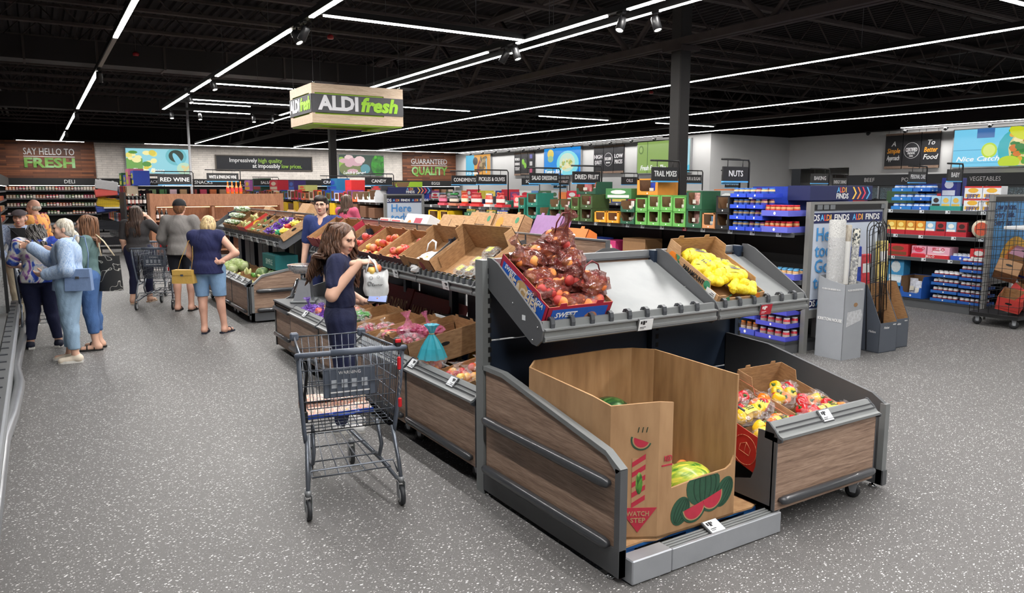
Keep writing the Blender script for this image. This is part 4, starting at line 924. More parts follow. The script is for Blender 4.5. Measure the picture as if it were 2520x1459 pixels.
# boxes leaning over the spine of the long island (other side)
WBOX = M((220, 220, 220), .6, 0, .02); CARDL = KRAFT
def closed_box(name, label, M4, wd, ln, h, m, cat='carton', group=None):
 e = thing(name, label, cat, group=group); e.matrix_basis = M4
 b = MB(); b.bev(0, wd, 0, ln, 0, h, m, .004); b.build('body', e)
 b = MB(); b.box(wd / 2 - .002, wd / 2 + .002, 0.004, ln - .004, h, h + .0008, SLOT); b.build('flap_seam', e)
 return e
def lean(x, y, z, a=-rad(32)): return Matrix.Translation((x, y, z)) @ Matrix.Rotation(a * -1, 4, 'Y')
BX = lean(3.52, 6.42, 1.46, rad(-30)); e = closed_box('shipping_carton', 'closed brown carton tilted on top of the island', BX, .52, .74, .25, KRAFT)
for q in (.22, .5): b = MB(); b.box(-.0012, -.0002, q, q + .006, .06, .2, SLOT); b.build('slit', e)
b = MB(); b.box(.05, .2, -.0015, 0, .02, .1, WHITE); b.build('shipping_label', e)
b = MB(); b.box(.22, .3, -.0013, 0, .14, .22, KRAFT_D); b.build('printed_block', e)
BX = lean(3.52, 7.45, 1.44, rad(-28)); e = closed_box('shipping_carton', 'white carton with orange fruit print tilted on top of the island', BX, .5, .60, .25, WBOX)
b = MB(); b.box(-.0012, 0, .15, .33, .09, .2, M((176, 40, 70), .5)); b.build('printed_panel', e)
b = MB(); b.prism([(.45 + .06 * math.cos(q * .52), .1 + .07 * math.sin(q * .52)) for q in range(12)], 'x', -.0014, -.0002, M((222, 130, 50), .6)); b.build('printed_fruit', e)
b = MB(); b.prism([(.15, .02), (.35, .02), (.26, .16)], 'y', -.0014, -.0002, M((170, 36, 90), .5)); b.build('printed_panel', e)
for k, (yy, lab, cc) in enumerate(((8.15, 'white salad carton with red print past the white fruit carton', (214, 206, 200)), (8.5, 'pale berry carton with red print on the island top', (224, 196, 190)))):
 BX = lean(3.54, yy, 1.46, rad(-28)); e = closed_box('shipping_carton', lab, BX, .35, .3, .15, M(cc, .6)); b = MB(); b.box(-.0012, 0, .03, .27, .09, .13, M((206, 60, 70), .6)); b.box(-.0012, 0, .05, .2, .02, .08, M((176, 190, 90) if k == 0 else (120, 160, 210), .6)); b.build('printed_panel', e)
for k in range(2):
 mm = Matrix.Translation((3.98, 5.62 + .5 * k, 1.22)) @ Matrix.Rotation(rad(90), 4, 'Z') @ Matrix.Rotation(tilt, 4, 'X')
 c = carton('citrus_carton', 'kraft citrus carton with printed oranges over the island spine, %s' % ('nearer' if k == 0 else 'farther'), mm, .46, .5, .2, hb=.30, holes=False)
 for (u, v, r_, cc) in ((.08, .24, .028, (60, 140, 100)), (.36, .2, .06, (238, 146, 40))):
  b = MB(); b.prism([(u + r_ * math.cos(q * .52), v + r_ * 1.1 * math.sin(q * .52)) for q in range(12)], 'y', .4995, .5015, M(cc, .6)); b.build('printed_fruit', c[4])
 text('Paramount', .035, INKB, c[4], (.22, .503, .17), (rad(90), 0, rad(180)), wid=.2)
for k, (yy, cc, lab) in enumerate(((5.12, (158, 118, 170), 'lilac carton flap standing up behind the peach bags'), (4.72, (232, 124, 50), 'orange carton leaning behind the peach bags'))):
 mm = Matrix.Translation((4.0, yy, 1.22)) @ Matrix.Rotation(rad(90), 4, 'Z') @ Matrix.Rotation(tilt, 4, 'X'); c = carton('produce_carton', lab, mm, .4, .46, .18, out=M(cc, .6), hb=.32 if k == 0 else .22, inn=M(cc, .7), holes=False)
# ---------------------------------------------------------------- peach carton and bagged peaches on the near display
pm = on_front(2.385, 3.46, 1.16); PC = carton('peach_carton', 'blue and crimson peach carton on the near shelf', pm, .46, .56, .15, out=CRIM, hf=.13, holes=False)
b = MB(); b.box(-.0016, -.0002, .03, .53, .012, .118, BLUEP); b.build('blue_print', PC[2]); b = MB(); b.box(.03, .43, -.0016, -.0002, .012, .11, BLUEP); b.build('blue_print', PC[1])
rl = (rad(90), 0, rad(-90))
text('PEACHES', .062, M((232, 214, 190), .5, 0, 0), PC[2], (-.003, .27, .05), rl, bold=.05, wid=.34); text('SWEET', .03, INKW, PC[2], (-.003, .44, .10), rl, bold=.02, shear=.2); text('GEORGIA', .03, INKW, PC[2], (-.003, .14, .095), rl, bold=.02, shear=.2)
text('SWEET', .035, INKW, PC[1], (.13, -.003, .07), bold=.03, shear=.2); text('FARMS', .018, INKW, PC[1], (.13, -.003, .035), bold=.02)
b = MB(); b.prism([(.32 + .05 * math.cos(q * .52), .03 + .045 * math.sin(q * .52)) for q in range(7)], 'y', -.003, -.0017, M((190, 130, 100), .6)); b.build('printed_peach', PC[1])
b = MB(); b.prism([(.28 + .07 * math.cos(q * .52), .075 + .045 * math.sin(q * .52)) for q in range(12)], 'x', -.0022, -.0017, M((196, 160, 110), .6)); b.build('printed_peach', PC[2])
PCH = [fruit_mat('peach_a', (214, 92, 50), (238, 140, 66), (244, 178, 96), 7, .55, 0), fruit_mat('peach_b', (150, 36, 40), (196, 66, 56), (232, 132, 76), 7, .55, 0)]
PM = []
for m_ in PCH: b = MB(); b.ball((0, 0, 0), .036, m_, 12, 8); PM.append(b.mesh('peach'))
FILM = clear_mat('peach_film', (120, 62, 56), .66, .12); FILMC = clear_mat('clear_film', (236, 236, 240), .14, .1)
def film_mesh(rx, ry, rz_, m, seed, neck=0.0, nd=(0, 0, 1)):
 b = MB(); f = lump(rx, ry, rz_, 20, 12, .17, seed); rr = random.Random(seed); b.grid(lambda u, v: f(u, v), 20, 12, m, False, True)
 if neck > 0:
  d = Vector(nd).normalized(); base = Vector((d.x * rx * .8, d.y * ry * .8, d.z * rz_ * .8)); q = rot_to(d)
  prof = [(.55, 0), (.28, .35), (.2, .5), (.42, .75), (.7, 1.0)]
  vs = []; n = 12
  for (r_, t_) in prof:
   for j in range(n):
    a = 2 * math.pi * j / n; k = r_ * min(rx, ry) * rr.uniform(.7, 1.3)
    vs.append(base + q @ Vector((k * math.cos(a), k * math.sin(a) * .45, t_ * neck)))
  b.add(vs, [(i * n + j, i * n + (j + 1) % n, (i + 1) * n + (j + 1) % n, (i + 1) * n + j) for i in range(len(prof) - 1) for j in range(n)], m, False)
 return b.mesh('film')
def fruit_bag(name, label, mat, rx, ry, rz_, film, fm, seed, neck=0, nd=(0, 0, 1), group=None, n=7, lab=None, handle=None, cat='bag of fruit', fr=.036):
 e = thing(name, label, cat, group=group); e.matrix_basis = mat
 obj('film', film_mesh(rx, ry, rz_, film, seed, neck, nd), e)
 rr = random.Random(seed)
 for k in range(n):
  t = 2 * math.pi * k / n + rr.uniform(-.3, .3); q = .58 if k < n - 1 else 0
  m_ = fm[rr.randrange(len(fm))]
  o = obj(m_.name.split('.')[0], m_, e, (q * rx * math.cos(t), q * ry * math.sin(t), rr.uniform(-.2, .45) * rz_)); o.rotation_euler = (rr.uniform(-1, 1), rr.uniform(-1, 1), rr.uniform(0, 6))
 if lab is not None:
  b = MB(); b.grid(lambda u, v: Vector(((u - .5) * rx * 1.0, (v - .5) * ry * .9, rz_ * (1.03 - .35 * ((u - .5) ** 2 + (v - .5) ** 2) * 2))), 4, 3, lab, False); o = b.build('paper_label', e)
  b = MB()
  for q in range(3): b.box(-.25 * rx, (.25 - .1 * q) * rx, (-.2 + .18 * q) * ry, (-.1 + .18 * q) * ry, rz_ * 1.02, rz_ * 1.035, INKB)
  b.build('label_print', o)
 if handle: b = MB(); b.tube(handle, .005, M((110, 36, 44), .4), 6); b.build('bag_handle', e)
 return e
def pl(u, v, z, M0=pm): return M0 @ Vector((u, v, z))
pbags = [(.13, .47, .15, .12, .10, .075, 'upper corner, beside the blue carton side'), (.27, .50, .17, .12, .1, .08, 'top row middle, under the handled bag'), (.36, .52, .24, .11, .10, .085, 'topmost, with a tall twisted neck and handle'), (.12, .30, .13, .12, .085, .06, 'middle row, over the blue carton side'), (.34, .36, .2, .14, .095, .075, 'middle row, jutting out to the open shelf'), (.12, .17, .12, .12, .08, .065, 'lower row, beside the carton side'), (.30, .23, .14, .1, .08, .07, 'centre of the pile, in shade'), (.40, .15, .16, .13, .09, .075, 'lower row with a loop handle over the shelf'), (.19, .07, .10, .14, .06, .05, 'front row behind the carton front'), (.34, .07, .09, .11, .06, .05, 'front row right corner'), (.22, .38, .07, .12, .12, .06, 'bottom of the pile'), (.32, .46, .08, .12, .1, .06, 'bottom back of the pile')]
for k, (u, v, z, rx, ry, rz_, lab) in enumerate(pbags):
 hd = None
 if k == 2: hd = [(-.05, 0, .06), (-.06, .0, .14), (-.03, .01, .2), (.02, .01, .2), (.03, 0, .13), (.0, -.01, .07)]
 if k == 7: hd = [(-.08, .03, .05), (-.06, .05, .11), (0, .06, .13), (.06, .05, .1), (.08, .04, .06)]
 fruit_bag('peach_bag', 'plastic bag of peaches, ' + lab, Matrix.Translation(pl(u, v, z)) @ Matrix.Rotation(tilt, 4, 'X') @ Matrix.Rotation(R.uniform(-.4, .4), 4, 'Z'), rx, ry, rz_, FILM if k % 3 else MATS['clear_film'] if k in (9,) else FILM, PM, 40 + k, neck=.15 if k == 2 else .09 if k in (0, 4, 7) else 0, nd=(.1, 0, 1) if k == 2 else (-.6, .3, .7), group='bags of peaches', n=8, handle=hd)
# ---------------------------------------------------------------- lemon carton
lm = on_front(3.765, 3.46, 1.16, tilt, rad(-1)); LC = carton('citrus_carton', 'kraft citrus carton of netted lemons on the near shelf', lm, .44, .58, .13, hf=.085, hb=.19, low=.06, holes=False)
ORG = M((236, 132, 36), .6, 0, .04); GRN = M((62, 140, 100), .6, 0, .04); YEL = M((232, 190, 60), .6, 0, .04)
for (w_, ax, u, v, r_, cc) in ((LC[2], 'x', .50, .085, .045, ORG), (LC[2], 'x', .42, .045, .032, YEL), (LC[2], 'x', .46, .115, .022, GRN), (LC[2], 'x', .33, .03, .035, ORG), (LC[2], 'x', .13, .09, .03, GRN), (LC[2], 'x', .12, .02, .04, YEL), (LC[1], 'y', .09, .045, .026, GRN), (LC[1], 'y', .37, .05, .036, ORG)):
 b = MB(); pp = [(u + r_ * math.cos(q * .4488), v + r_ * math.sin(q * .4488)) for q in range(14)]
 pp = [(a, max(.004, min(.126 if ax == 'x' else .082, c_))) for a, c_ in pp]
 b.prism(pp, ax, -.0016, -.0003, cc); o = b.build('printed_fruit', w_)
 b = MB(); g_ = M((30, 110, 76), .6, 0, 0)
 if v + r_ < .12: b.prism([(u, v + r_), (u + .012, v + r_ + .018), (u + .03, v + r_ + .016), (u + .014, v + r_ + .004)], ax, -.0018, -.0004, g_); b.build('printed_leaf', w_)
text('PARAMOUNT', .036, INKB, LC[2], (-.003, .27, .085), rl, bold=.03, wid=.22); text('CITRUS', .024, INKB, LC[2], (-.003, .29, .045), rl, wid=.1); text('PARAMOUNT', .026, INKB, LC[1], (.23, -.003, .028), bold=.02, wid=.16)
b = MB(); b.box(-.0022, -.0005, .03, .12, .015, .085, WHITE); [b.box(-.0028, -.002, .04, .10 - .01 * q, .03 + .012 * q, .034 + .012 * q, INKB) for q in range(4)]; b.build('shipping_label', LC[2])
LEM = ramp_mat('lemon_skin', [(.3, (226, 196, 30)), (.5, (244, 220, 52)), (.7, (250, 232, 90))], tscale=60, rough=.45, bump=.3)
b = MB(); b.lathe([(.004, -.045), (.012, -.04), (.024, -.028), (.031, 0), (.024, .028), (.012, .04), (.004, .046)], LEM, 10); LMM = b.mesh('lemon')
NET = ramp_mat('yellow_net', [(.42, (240, 214, 40)), (.5, (250, 234, 80)), (.58, (214, 182, 24))], (1, 1, 1), 'voronoi', .5, .6, tscale=90)
def lemon_bag(label, u, v, z, rx, ry, rz_, seed, rot=0.0, card=True):
 e = thing('lemon_bag', label, 'bag of lemons', group='netted bags of lemons'); e.matrix_basis = Matrix.Translation(pl(u, v, z, lm)) @ Matrix.Rotation(tilt, 4, 'X') @ Matrix.Rotation(rot, 4, 'Z')
 rr = random.Random(seed); n = 7
 for k in range(n):
  t = 2 * math.pi * k / (n - 1); q = .62 if k < n - 1 else 0
  o = obj('lemon', LMM, e, (q * rx * math.cos(t), q * ry * math.sin(t), rr.uniform(0, .3) * rz_ + (.015 if q == 0 else 0))); o.rotation_euler = (rr.uniform(0, 3), rr.uniform(0, 3), rr.uniform(0, 3)); o.scale = (1.15,) * 3
 b = MB(); f = lump(rx * .93, ry * .93, rz_ * .8, 16, 10, .07, seed); b.grid(f, 16, 10, NET, True, True); b.build('net', e)
 if card:
  b = MB(); b.grid(lambda u_, v_: Vector(((u_ - .5) * rx * 1.1, (v_ - .5) * ry * .95, rz_ * 1.08 - .06 * ((u_ - .5) ** 2 + (v_ - .5) ** 2))), 4, 3, M((248, 226, 84), .5), False); o = b.build('paper_label', e)
  b = MB()
  for q in range(3): b.box(-.35 * rx, (.3 - .1 * q) * rx, (-.25 + .2 * q) * ry, (-.16 + .2 * q) * ry, rz_ * 1.08, rz_ * 1.1, M((60, 60, 50), .6) if q else M((70, 70, 140), .6))
  b.build('label_print', o)
for k, (u, v, z, rx, ry, rz_, ro, lab) in enumerate(((.19, .45, .10, .14, .075, .055, -.4, 'netted bag of lemons at the top of the citrus carton'), (.13, .32, .1, .13, .08, .055, .3, 'netted bag of lemons with a facing label on the left of the carton'), (.33, .33, .09, .1, .07, .05, -.5, 'netted bag of lemons along the right wall of the carton'), (.16, .20, .08, .11, .07, .05, .2, 'netted bag of lemons low on the left of the carton'), (.29, .20, .11, .12, .085, .055, -.35, 'netted bag of lemons with a tilted label in the centre of the carton'), (.30, .08, .08, .13, .075, .05, -.1, 'netted bag of lemons spilling at the carton front'))):
 lemon_bag(lab, u, v, z, rx, ry, rz_, 70 + k, ro, k not in (3, 5))
# ---------------------------------------------------------------- melon carton, pallet and sheet
PAL = thing('pallet', 'blue wooden pallet under the melon carton', 'pallet', (2.9, 3.3, 0)); PI = Matrix.Translation((-2.9, -3.3, 0)); PB = ramp_mat('blue_paint', [(.35, (20, 70, 130)), (.5, (34, 104, 176)), (.7, (58, 128, 190))], (2, 2, 8), tscale=5, rough=.7)
for y0 in (2.77, 3.0, 3.22, 3.44, 3.66): b = MB(); b.box(2.39, 3.42, y0, y0 + .1, .092, .11, PB, PI); b.build('deck_board', PAL)
for x0 in (2.39, 2.86, 3.32): b = MB(); b.box(x0, x0 + .1, 2.77, 3.76, .015, .09, PB, PI); b.build('stringer', PAL)
b = MB(); sh = [(2.36, 2.83), (2.41, 2.765), (2.55, 2.77), (2.62, 2.745), (2.75, 2.76), (2.95, 2.75), (3.2, 2.76), (3.36, 2.75), (3.44, 2.78), (3.43, 3.7), (2.38, 3.7)]
b.prism(sh, 'z', .1105, .121, KRAFT); tag(b.build('cardboard_sheet'), 'flat brown cardboard sheet between pallet and melon carton', 'cardboard')
MC = thing('melon_carton', 'tall brown watermelon bin with one low cut side', 'carton', (2.8, 3.2, .121)); MI = Matrix.Translation((-2.8, -3.2, -.121))
pts = [(2.40, 2.87), (2.62, 2.745), (2.71, 2.74), (3.19, 2.735), (3.21, 3.42), (3.13, 3.55), (3.0, 3.62), (2.43, 3.62), (2.33, 3.52), (2.36, 2.97)]
tops = [(.84, .86), (.86, .845), (.40, .41), (.93, .945), (.945, .94), (.94, .935), (.935, .93), (.93, .92), (.92, .875), (.875, .84)]
MCO = ramp_mat('bin_board', [(.3, (160, 122, 86)), (.5, (176, 138, 100)), (.7, (188, 150, 110))], (2, 2, .6), tscale=5, rough=.85); MCI = ramp_mat('bin_board_inside', [(.3, (150, 112, 74)), (.5, (172, 132, 90)), (.7, (184, 146, 104))], (3, 3, .5), tscale=5, rough=.85)
wallsM = []
cen = Vector((2.78, 3.18, 0))
for i in range(len(pts)):
 p, q = Vector((*pts[i], 0)), Vector((*pts[(i + 1) % len(pts)], 0)); d = (q - p).normalized(); nrm = Vector((-d.y, d.x, 0)); t0, t1 = tops[i]
 b = MB(); z0 = .123
 for (a0, a1, m_) in ((0, .005, MCO), (.005, .012, MCI)):
  if i == 2: prof = [(0, z0), (1, z0), (1, .52), (.97, .46), (.93, .425), (.85, .405), (.5, .40), (0, .38)]
  else: prof = [(0, z0), (1, z0), (1, t1), (0, t0)]
  vs = []
  for off in (a0, a1):
   for (s_, z) in prof: vs.append(MI @ (p + (q - p) * s_ + nrm * off + Vector((0, 0, z))))
  n = len(prof); b.add(vs, [tuple(range(n)), tuple(range(2 * n - 1, n - 1, -1))] + [(k, (k + 1) % n, (k + 1) % n + n, k + n) for k in range(n)], m_)
 wallsM.append(b.build('wall_panel', MC))
b = MB(); b.prism(pts, 'z', .123, .135, MCI, MI); b.build('bottom', MC)
def decal(parent, i, s0, z0, poly, m, name, off=-.0015, th=.0008):
 """flat print on wall i: poly in (along, up) metres from (s0,z0)"""
 p, q = Vector((*pts[i], 0)), Vector((*pts[(i + 1) % len(pts)], 0)); d = (q - p).normalized(); nrm = Vector((-d.y, d.x, 0)); b = MB(); vs = []
 for o_ in (off - th, off + th):
  for (a, c_) in poly: vs.append(MI @ (p + d * (s0 + a) + nrm * o_ + Vector((0, 0, z0 + c_))))
 n = len(poly); b.add(vs, [tuple(range(n)), tuple(range(2 * n - 1, n - 1, -1))] + [(k, (k + 1) % n, (k + 1) % n + n, k + n) for k in range(n)], m); return b.build(name, parent)
def ell(cx, cz, a, c_, n=20, a0=0, a1=360, rot=0):
 o = []
 for k in range(n + (0 if a1 - a0 == 360 else 1)):
  t = rad(a0 + (a1 - a0) * k / n); x_, y_ = a * math.cos(t), c_ * math.sin(t); o.append((cx + x_ * math.cos(rot) - y_ * math.sin(rot), cz + x_ * math.sin(rot) + y_ * math.cos(rot)))
 return o
DG = M((44, 84, 62), .7, 0, .1, 40); DG2 = M((30, 62, 46), .7, 0, 0); PR = M((190, 48, 70), .7, 0, .06, 30); KR = M((182, 144, 106), .8, 0, 0)
W = wallsM[2]
for (cx, cz, a, c_, ro) in ((.235, .225, .125, .115, 0), (.07, .115, .066, .08, -.5), (.395, .155, .062, .09, -.55)):
 po = ell(cx, cz, a, c_, 22, rot=ro)
 po = [(x_, min(z_, .275 + .0 + .123 if False else z_)) for x_, z_ in po]
 lim = .272
 po = [(x_, min(z_, lim)) for x_, z_ in po]
 decal(W, 2, 0, .123, po, DG, 'printed_melon')
 for k in (-.6, -.25, .1, .45, .75):
  st = [(cx + (k * a * math.cos(t) - 0) * math.cos(ro) - c_ * .93 * math.sin(t) * math.sin(ro), cz + k * a * math.cos(t) * math.sin(ro) + c_ * .93 * math.sin(t) * math.cos(ro)) for t in [-1.3 + 2.6 * j / 8 for j in range(9)]]
  st = [(x_, min(z_, lim)) for x_, z_ in st]
  decal(W, 2, 0, .123, st + [(x_ + .006, z_) for x_, z_ in reversed(st)], DG2, 'printed_stripe', -.0024)
for (cx, cz, r_, ro) in ((.165, .125, .095, .2), (.30, .155, .092, .25)):
 for (rr_, m_, of) in ((1.0, DG, -.003), (.86, KR, -.0036), (.78, PR, -.0042)): decal(W, 2, 0, .123, ell(cx, cz, r_ * rr_, r_ * rr_, 16, 180, 360, ro), m_, 'printed_slice', of)
W = wallsM[0]
decal(W, 0, .06, .123, [(.055, .17), (.125, .17), (.125, .44), (.055, .44)], KR, 'printed_stripe', -.001)
for k in range(5):
 z = .17 + k * .055; decal(W, 0, .06, .123, [(.055, z), (.125, z + .045), (.125, z + .072), (.055, z + .027)], PR, 'printed_stripe', -.0018)
decal(W, 0, .06, .123, ell(.093, .305, .018, .06, 14), ramp_mat('melon_skin', [(.4, (42, 92, 40)), (.5, (92, 150, 60)), (.58, (150, 190, 100))], (6, 6, 1.2), tscale=5, rough=.35, distort=1.2), 'hand_hole', -.0026)
p0 = Vector((*pts[0], 0)); p1 = Vector((*pts[1], 0)); dd = (p1 - p0).normalized(); ang = math.atan2(dd.y, dd.x)
decal(W, 0, .06, .123, [(-.01, .172), (.19, .172), (.09, .037)], PR, 'printed_arrow', -.003)
def mtext(s, h, m, parent, i, s_, z, wid=None, bold=.03):
 p, q = Vector((*pts[i], 0)), Vector((*pts[(i + 1) % len(pts)], 0)); d = (q - p).normalized(); nrm = Vector((-d.y, d.x, 0)); loc = MI @ (p + d * s_ - nrm * .0052 + Vector((0, 0, z)))
 return text(s, h, m, parent, loc, (rad(90), 0, math.atan2(d.y, d.x)), wid=wid, bold=bold)
mtext('WATCH', .026, KR, W, 0, .15, .262, .12); mtext('STEP', .026, KR, W, 0, .15, .226, .08)
for (rr_, m_, of) in ((1.0, DG, -.002), (.85, KR, -.0026), (.72, PR, -.0032)): decal(W, 0, .16, .66, ell(0, 0, .055 * rr_, .055 * rr_, 12, 180, 360, -.35), m_, 'printed_slice', of)
for k in range(3): decal(W, 0, .14 + .022 * k, .70, [(0, 0), (.004, 0), (.010, .028), (.006, .028)], DG2, 'printed_seed', -.002)
for (i, s_, z) in ((9, .05, .44), (8, .42, .56)):
 decal(wallsM[i], i, s_, z, ell(0, 0, .03, .045, 12), DG, 'printed_slice', -.002); decal(wallsM[i], i, s_, z, ell(0, 0, .018, .03, 12), PR, 'printed_slice', -.0028)
mtext('RED', .03, PR, wallsM[1], 1, .06, .55, .05); decal(wallsM[1], 1, .02, .51, [(0, 0), (.07, 0), (.07, .008), (0, .008)], PR, 'printed_rule')
MELON = ramp_mat('watermelon_rind', [(.40, (34, 78, 36)), (.5, (96, 150, 66)), (.6, (160, 196, 110))], (7, 7, 1.0), tscale=4, rough=.32, distort=1.5, coat=.2)
MELY = ramp_mat('watermelon_yellow', [(.40, (70, 130, 44)), (.5, (176, 196, 66)), (.62, (228, 214, 84))], (5, 5, 1.0), tscale=4, rough=.32, distort=1.5, coat=.2)
MELD = ramp_mat('watermelon_dark', [(.40, (16, 40, 22)), (.5, (40, 84, 40)), (.6, (76, 120, 60))], (7, 7, 1.0), tscale=4, rough=.3, distort=1.5, coat=.3)
for (p, r_, m_, lab, ro) in (((2.99, 2.90, .29), (.125, .125, .15), MELY, 'yellow-bellied watermelon at the low cut side of the bin', (1.2, .3, .5)), ((2.60, 3.0, .29), (.12, .12, .15), MELON, 'striped watermelon behind the hand hole of the bin', (1.4, .2, 1.2)), ((2.72, 3.36, .285), (.14, .14, .17), MELD, 'dark green watermelon deep at the back of the bin', (1.3, 0, .2)), ((2.80, 3.38, .565), (.14, .14, .165), MELD, 'dark watermelon on top of another at the back of the bin', (1.4, .1, 1.5)), ((2.80, 3.05, .26), (.12, .12, .13), MELON, 'striped watermelon in the middle of the bin', (1.3, .2, 2.2))):
 e = thing('watermelon', lab, 'watermelon', p, rot=ro); b = MB(); b.ball((0, 0, 0), r_, m_, 18, 12); b.build('rind', e); b = MB(); b.tube([(0, 0, r_[2] - .004), (.005, 0, r_[2] + .02)], .006, STEM, 5); b.build('stem', e)
b = MB(); b.prism([(2.92, 3.03), (3.18, 3.03), (3.19, 3.42), (2.92, 3.5)], 'z', .136, .27, KRAFT); tag(b.build('cardboard_pad'), 'cardboard insert raised at the back of the melon bin floor', 'cardboard')
e = fruit((PM[0],), (3.14, 3.09, .306), 'single orange peach lying behind the watermelons in the bin', 'loose fruit in the melon bin', 'peach', 'peach')
# ---------------------------------------------------------------- peppers
PEPR = [M((196, 30, 38), .22, 0, .08, 20, coat=.4), M((236, 120, 30), .22, 0, .08, 20, coat=.4), M((240, 196, 40), .22, 0, .08, 20, coat=.4)]
PEPM = []
for m_ in PEPR:
 b = MB(); n = 16; prof = [(.25, .72), (.5, .86), (.85, .78), (1.0, .4), (.98, -.1), (.8, -.6), (.5, -.86), (.2, -.9), (.02, -.85)]; vs = []
 for (r_, z) in prof:
  for j in range(n): t = 2 * math.pi * j / n; k = 1 - .13 * (1 - abs(math.cos(2 * t))) ; vs.append((r_ * .042 * k * math.cos(t), r_ * .042 * k * math.sin(t), z * .046))
 b.add(vs, [(i * n + j, (i + 1) * n + j, (i + 1) * n + (j + 1) % n, i * n + (j + 1) % n) for i in range(len(prof) - 1) for j in range(n)], m_, True); b.ball((0, 0, .032), (.014, .014, .008), M((70, 110, 50), .6), 8, 5); b.tube([(0, 0, .034), (.006, 0, .055)], .006, M((70, 110, 50), .6), 6); PEPM.append(b.mesh('pepper'))
def rbox(x, y, z, rz=0.0, a=rad(14)): return Matrix.Translation((x, y, z)) @ Matrix.Rotation(rz, 4, 'Z') @ Matrix.Rotation(a, 4, 'X')
pbx = rbox(3.445, 2.80, .28, rad(-2)); c1_ = carton('pepper_carton', 'red-printed carton of bagged peppers facing the melon bin', pbx, .42, .62, .22, out=M((206, 50, 44), .55, 0, .04), hb=.26)
b = MB(); po = ell(.36, .11, .13, .10, 18); b.prism([(a, max(.004, c_)) for a, c_ in po], 'x', -.0016, -.0003, M((222, 190, 50), .6)); b.build('yellow_seal', c1_[2])
b = MB(); b.prism([(.27, .06), (.44, .075), (.44, .125), (.27, .11)], 'x', -.0026, -.0012, M((36, 100, 84), .6)); b.build('green_ribbon', c1_[2])
text('PURESWEET', .03, INKW, c1_[2], (-.0035, .345, .092), rl, bold=.03, wid=.15)
b = MB(); b.prism(ell(.37, .155, .035, .03, 10), 'x', -.0026, -.0012, M((190, 30, 36), .6)); b.build('printed_tomato', c1_[2])
b = MB(); pts_o = ell(.12, .1, .09, .09, 24); [b.tube([(-.001, *pts_o[k]), (-.001, *pts_o[(k + 1) % 24])], .0016, M((238, 170, 130), .6), 4) for k in range(24) if .01 < pts_o[k][1] < .21]; b.build('printed_ring', c1_[2])
b = MB(); [b.tube([(-.001, a, c_), (-.001, a2, c2)], .0016, M((238, 170, 130), .6), 4) for (a, c_, a2, c2) in ((.08, .08, .16, .08), (.08, .08, .08, .12), (.16, .08, .16, .12), (.08, .12, .12, .15), (.16, .12, .12, .15), (.12, .08, .12, .15))]; b.build('printed_barn', c1_[2])
pbx2 = rbox(3.89, 2.82, .29, rad(-2)); c2_ = carton('pepper_carton', 'plain kraft carton of bagged peppers beside the grey side panel', pbx2, .43, .64, .24, hb=.30)
YLAB = M((238, 222, 60), .45, 0, .03)
for k, (M0, u, v, z, rz_) in enumerate(((pbx, .13, .10, .2, .3), (pbx, .3, .13, .21, -.3), (pbx, .15, .28, .22, .1), (pbx, .32, .32, .22, .5), (pbx, .2, .46, .22, -.2), (pbx2, .12, .32, .22, .2), (pbx2, .27, .24, .22, .1), (pbx2, .34, .12, .21, -.2), (pbx2, .15, .13, .2, .4), (pbx2, .22, .42, .21, .1))):
 lab = 'clear bag of mixed peppers in the %s carton, %s from the front' % ('red' if M0 is pbx else 'kraft', ORD[k % 5])
 e = fruit_bag('pepper_bag', lab, Matrix.Translation(pl(u, v, z, M0)) @ Matrix.Rotation(rad(14), 4, 'X') @ Matrix.Rotation(rz_, 4, 'Z'), .12, .075, .052, FILMC, PEPM, 90 + k, neck=.06, nd=(1, .2, .25), group='bags of peppers', n=4, lab=YLAB if k in (0, 1, 3, 7, 2) else None, cat='bag of peppers')
# ---------------------------------------------------------------- lower bins of the long island
def low_carton(label, y, x=2.45, z=.30, wd=.42, ln=.6, h=.22, rz=0.0, out=KRAFT, name='produce_carton'):
 mm_ = on_left(x, y, z, rad(10), rz); return carton(name, label, mm_, wd, ln, h, out=out), mm_
RP = fruit_mat('radish', (120, 26, 50), (176, 50, 80), (214, 120, 140)); b = MB(); b.ball((0, 0, 0), .025, RP, 8, 6); RADM = b.mesh('radish')
POT = fruit_mat('potato', (176, 132, 84), (200, 160, 108), (216, 180, 130)); b = MB(); b.ball((0, 0, 0), (.03, .03, .04), POT, 9, 6); POTM = b.mesh('potato')
(cA, mA) = low_carton('open carton of bagged apples in the nearest rolling bin', 5.02, wd=.46, h=.26, x=2.43)
CYAN = M((62, 176, 196), .3, 0, .06, 30, alpha=.85, coat=.4)
BB = thing('apple_bag', 'blue gathered bag of apples tied with a twist, standing up', 'bag of apples', (2.47, 5.07, .62))
b = MB(); prof = [(.055, -.06), (.10, -.02), (.102, .04), (.075, .12), (.045, .18), (.018, .225), (.016, .235), (.03, .27), (.055, .30)]; n = 18; rr = random.Random(5); vs = []
for i, (r_, z) in enumerate(prof):
 for j in range(n): t = 2 * math.pi * j / n; k = r_ * (1 + (.16 if j % 2 else -.1) * (0 if i < 2 else 1)); vs.append((k * math.cos(t), k * math.sin(t), z))
b.add(vs, [(i * n + j, i * n + (j + 1) % n, (i + 1) * n + (j + 1) % n, (i + 1) * n + j) for i in range(2, len(prof) - 1) for j in range(n)], CYAN, False)
b.add(vs, [(i * n + j, i * n + (j + 1) % n, (i + 1) * n + (j + 1) % n, (i + 1) * n + j) for i in range(2) for j in range(n)], FILMC, False); b.build('film', BB)
b = MB(); b.tube([(.02 * math.cos(t), .02 * math.sin(t), .23) for t in [k * .7 for k in range(10)]], .003, M((206, 176, 110), .5), 5); b.build('twist_tie', BB)
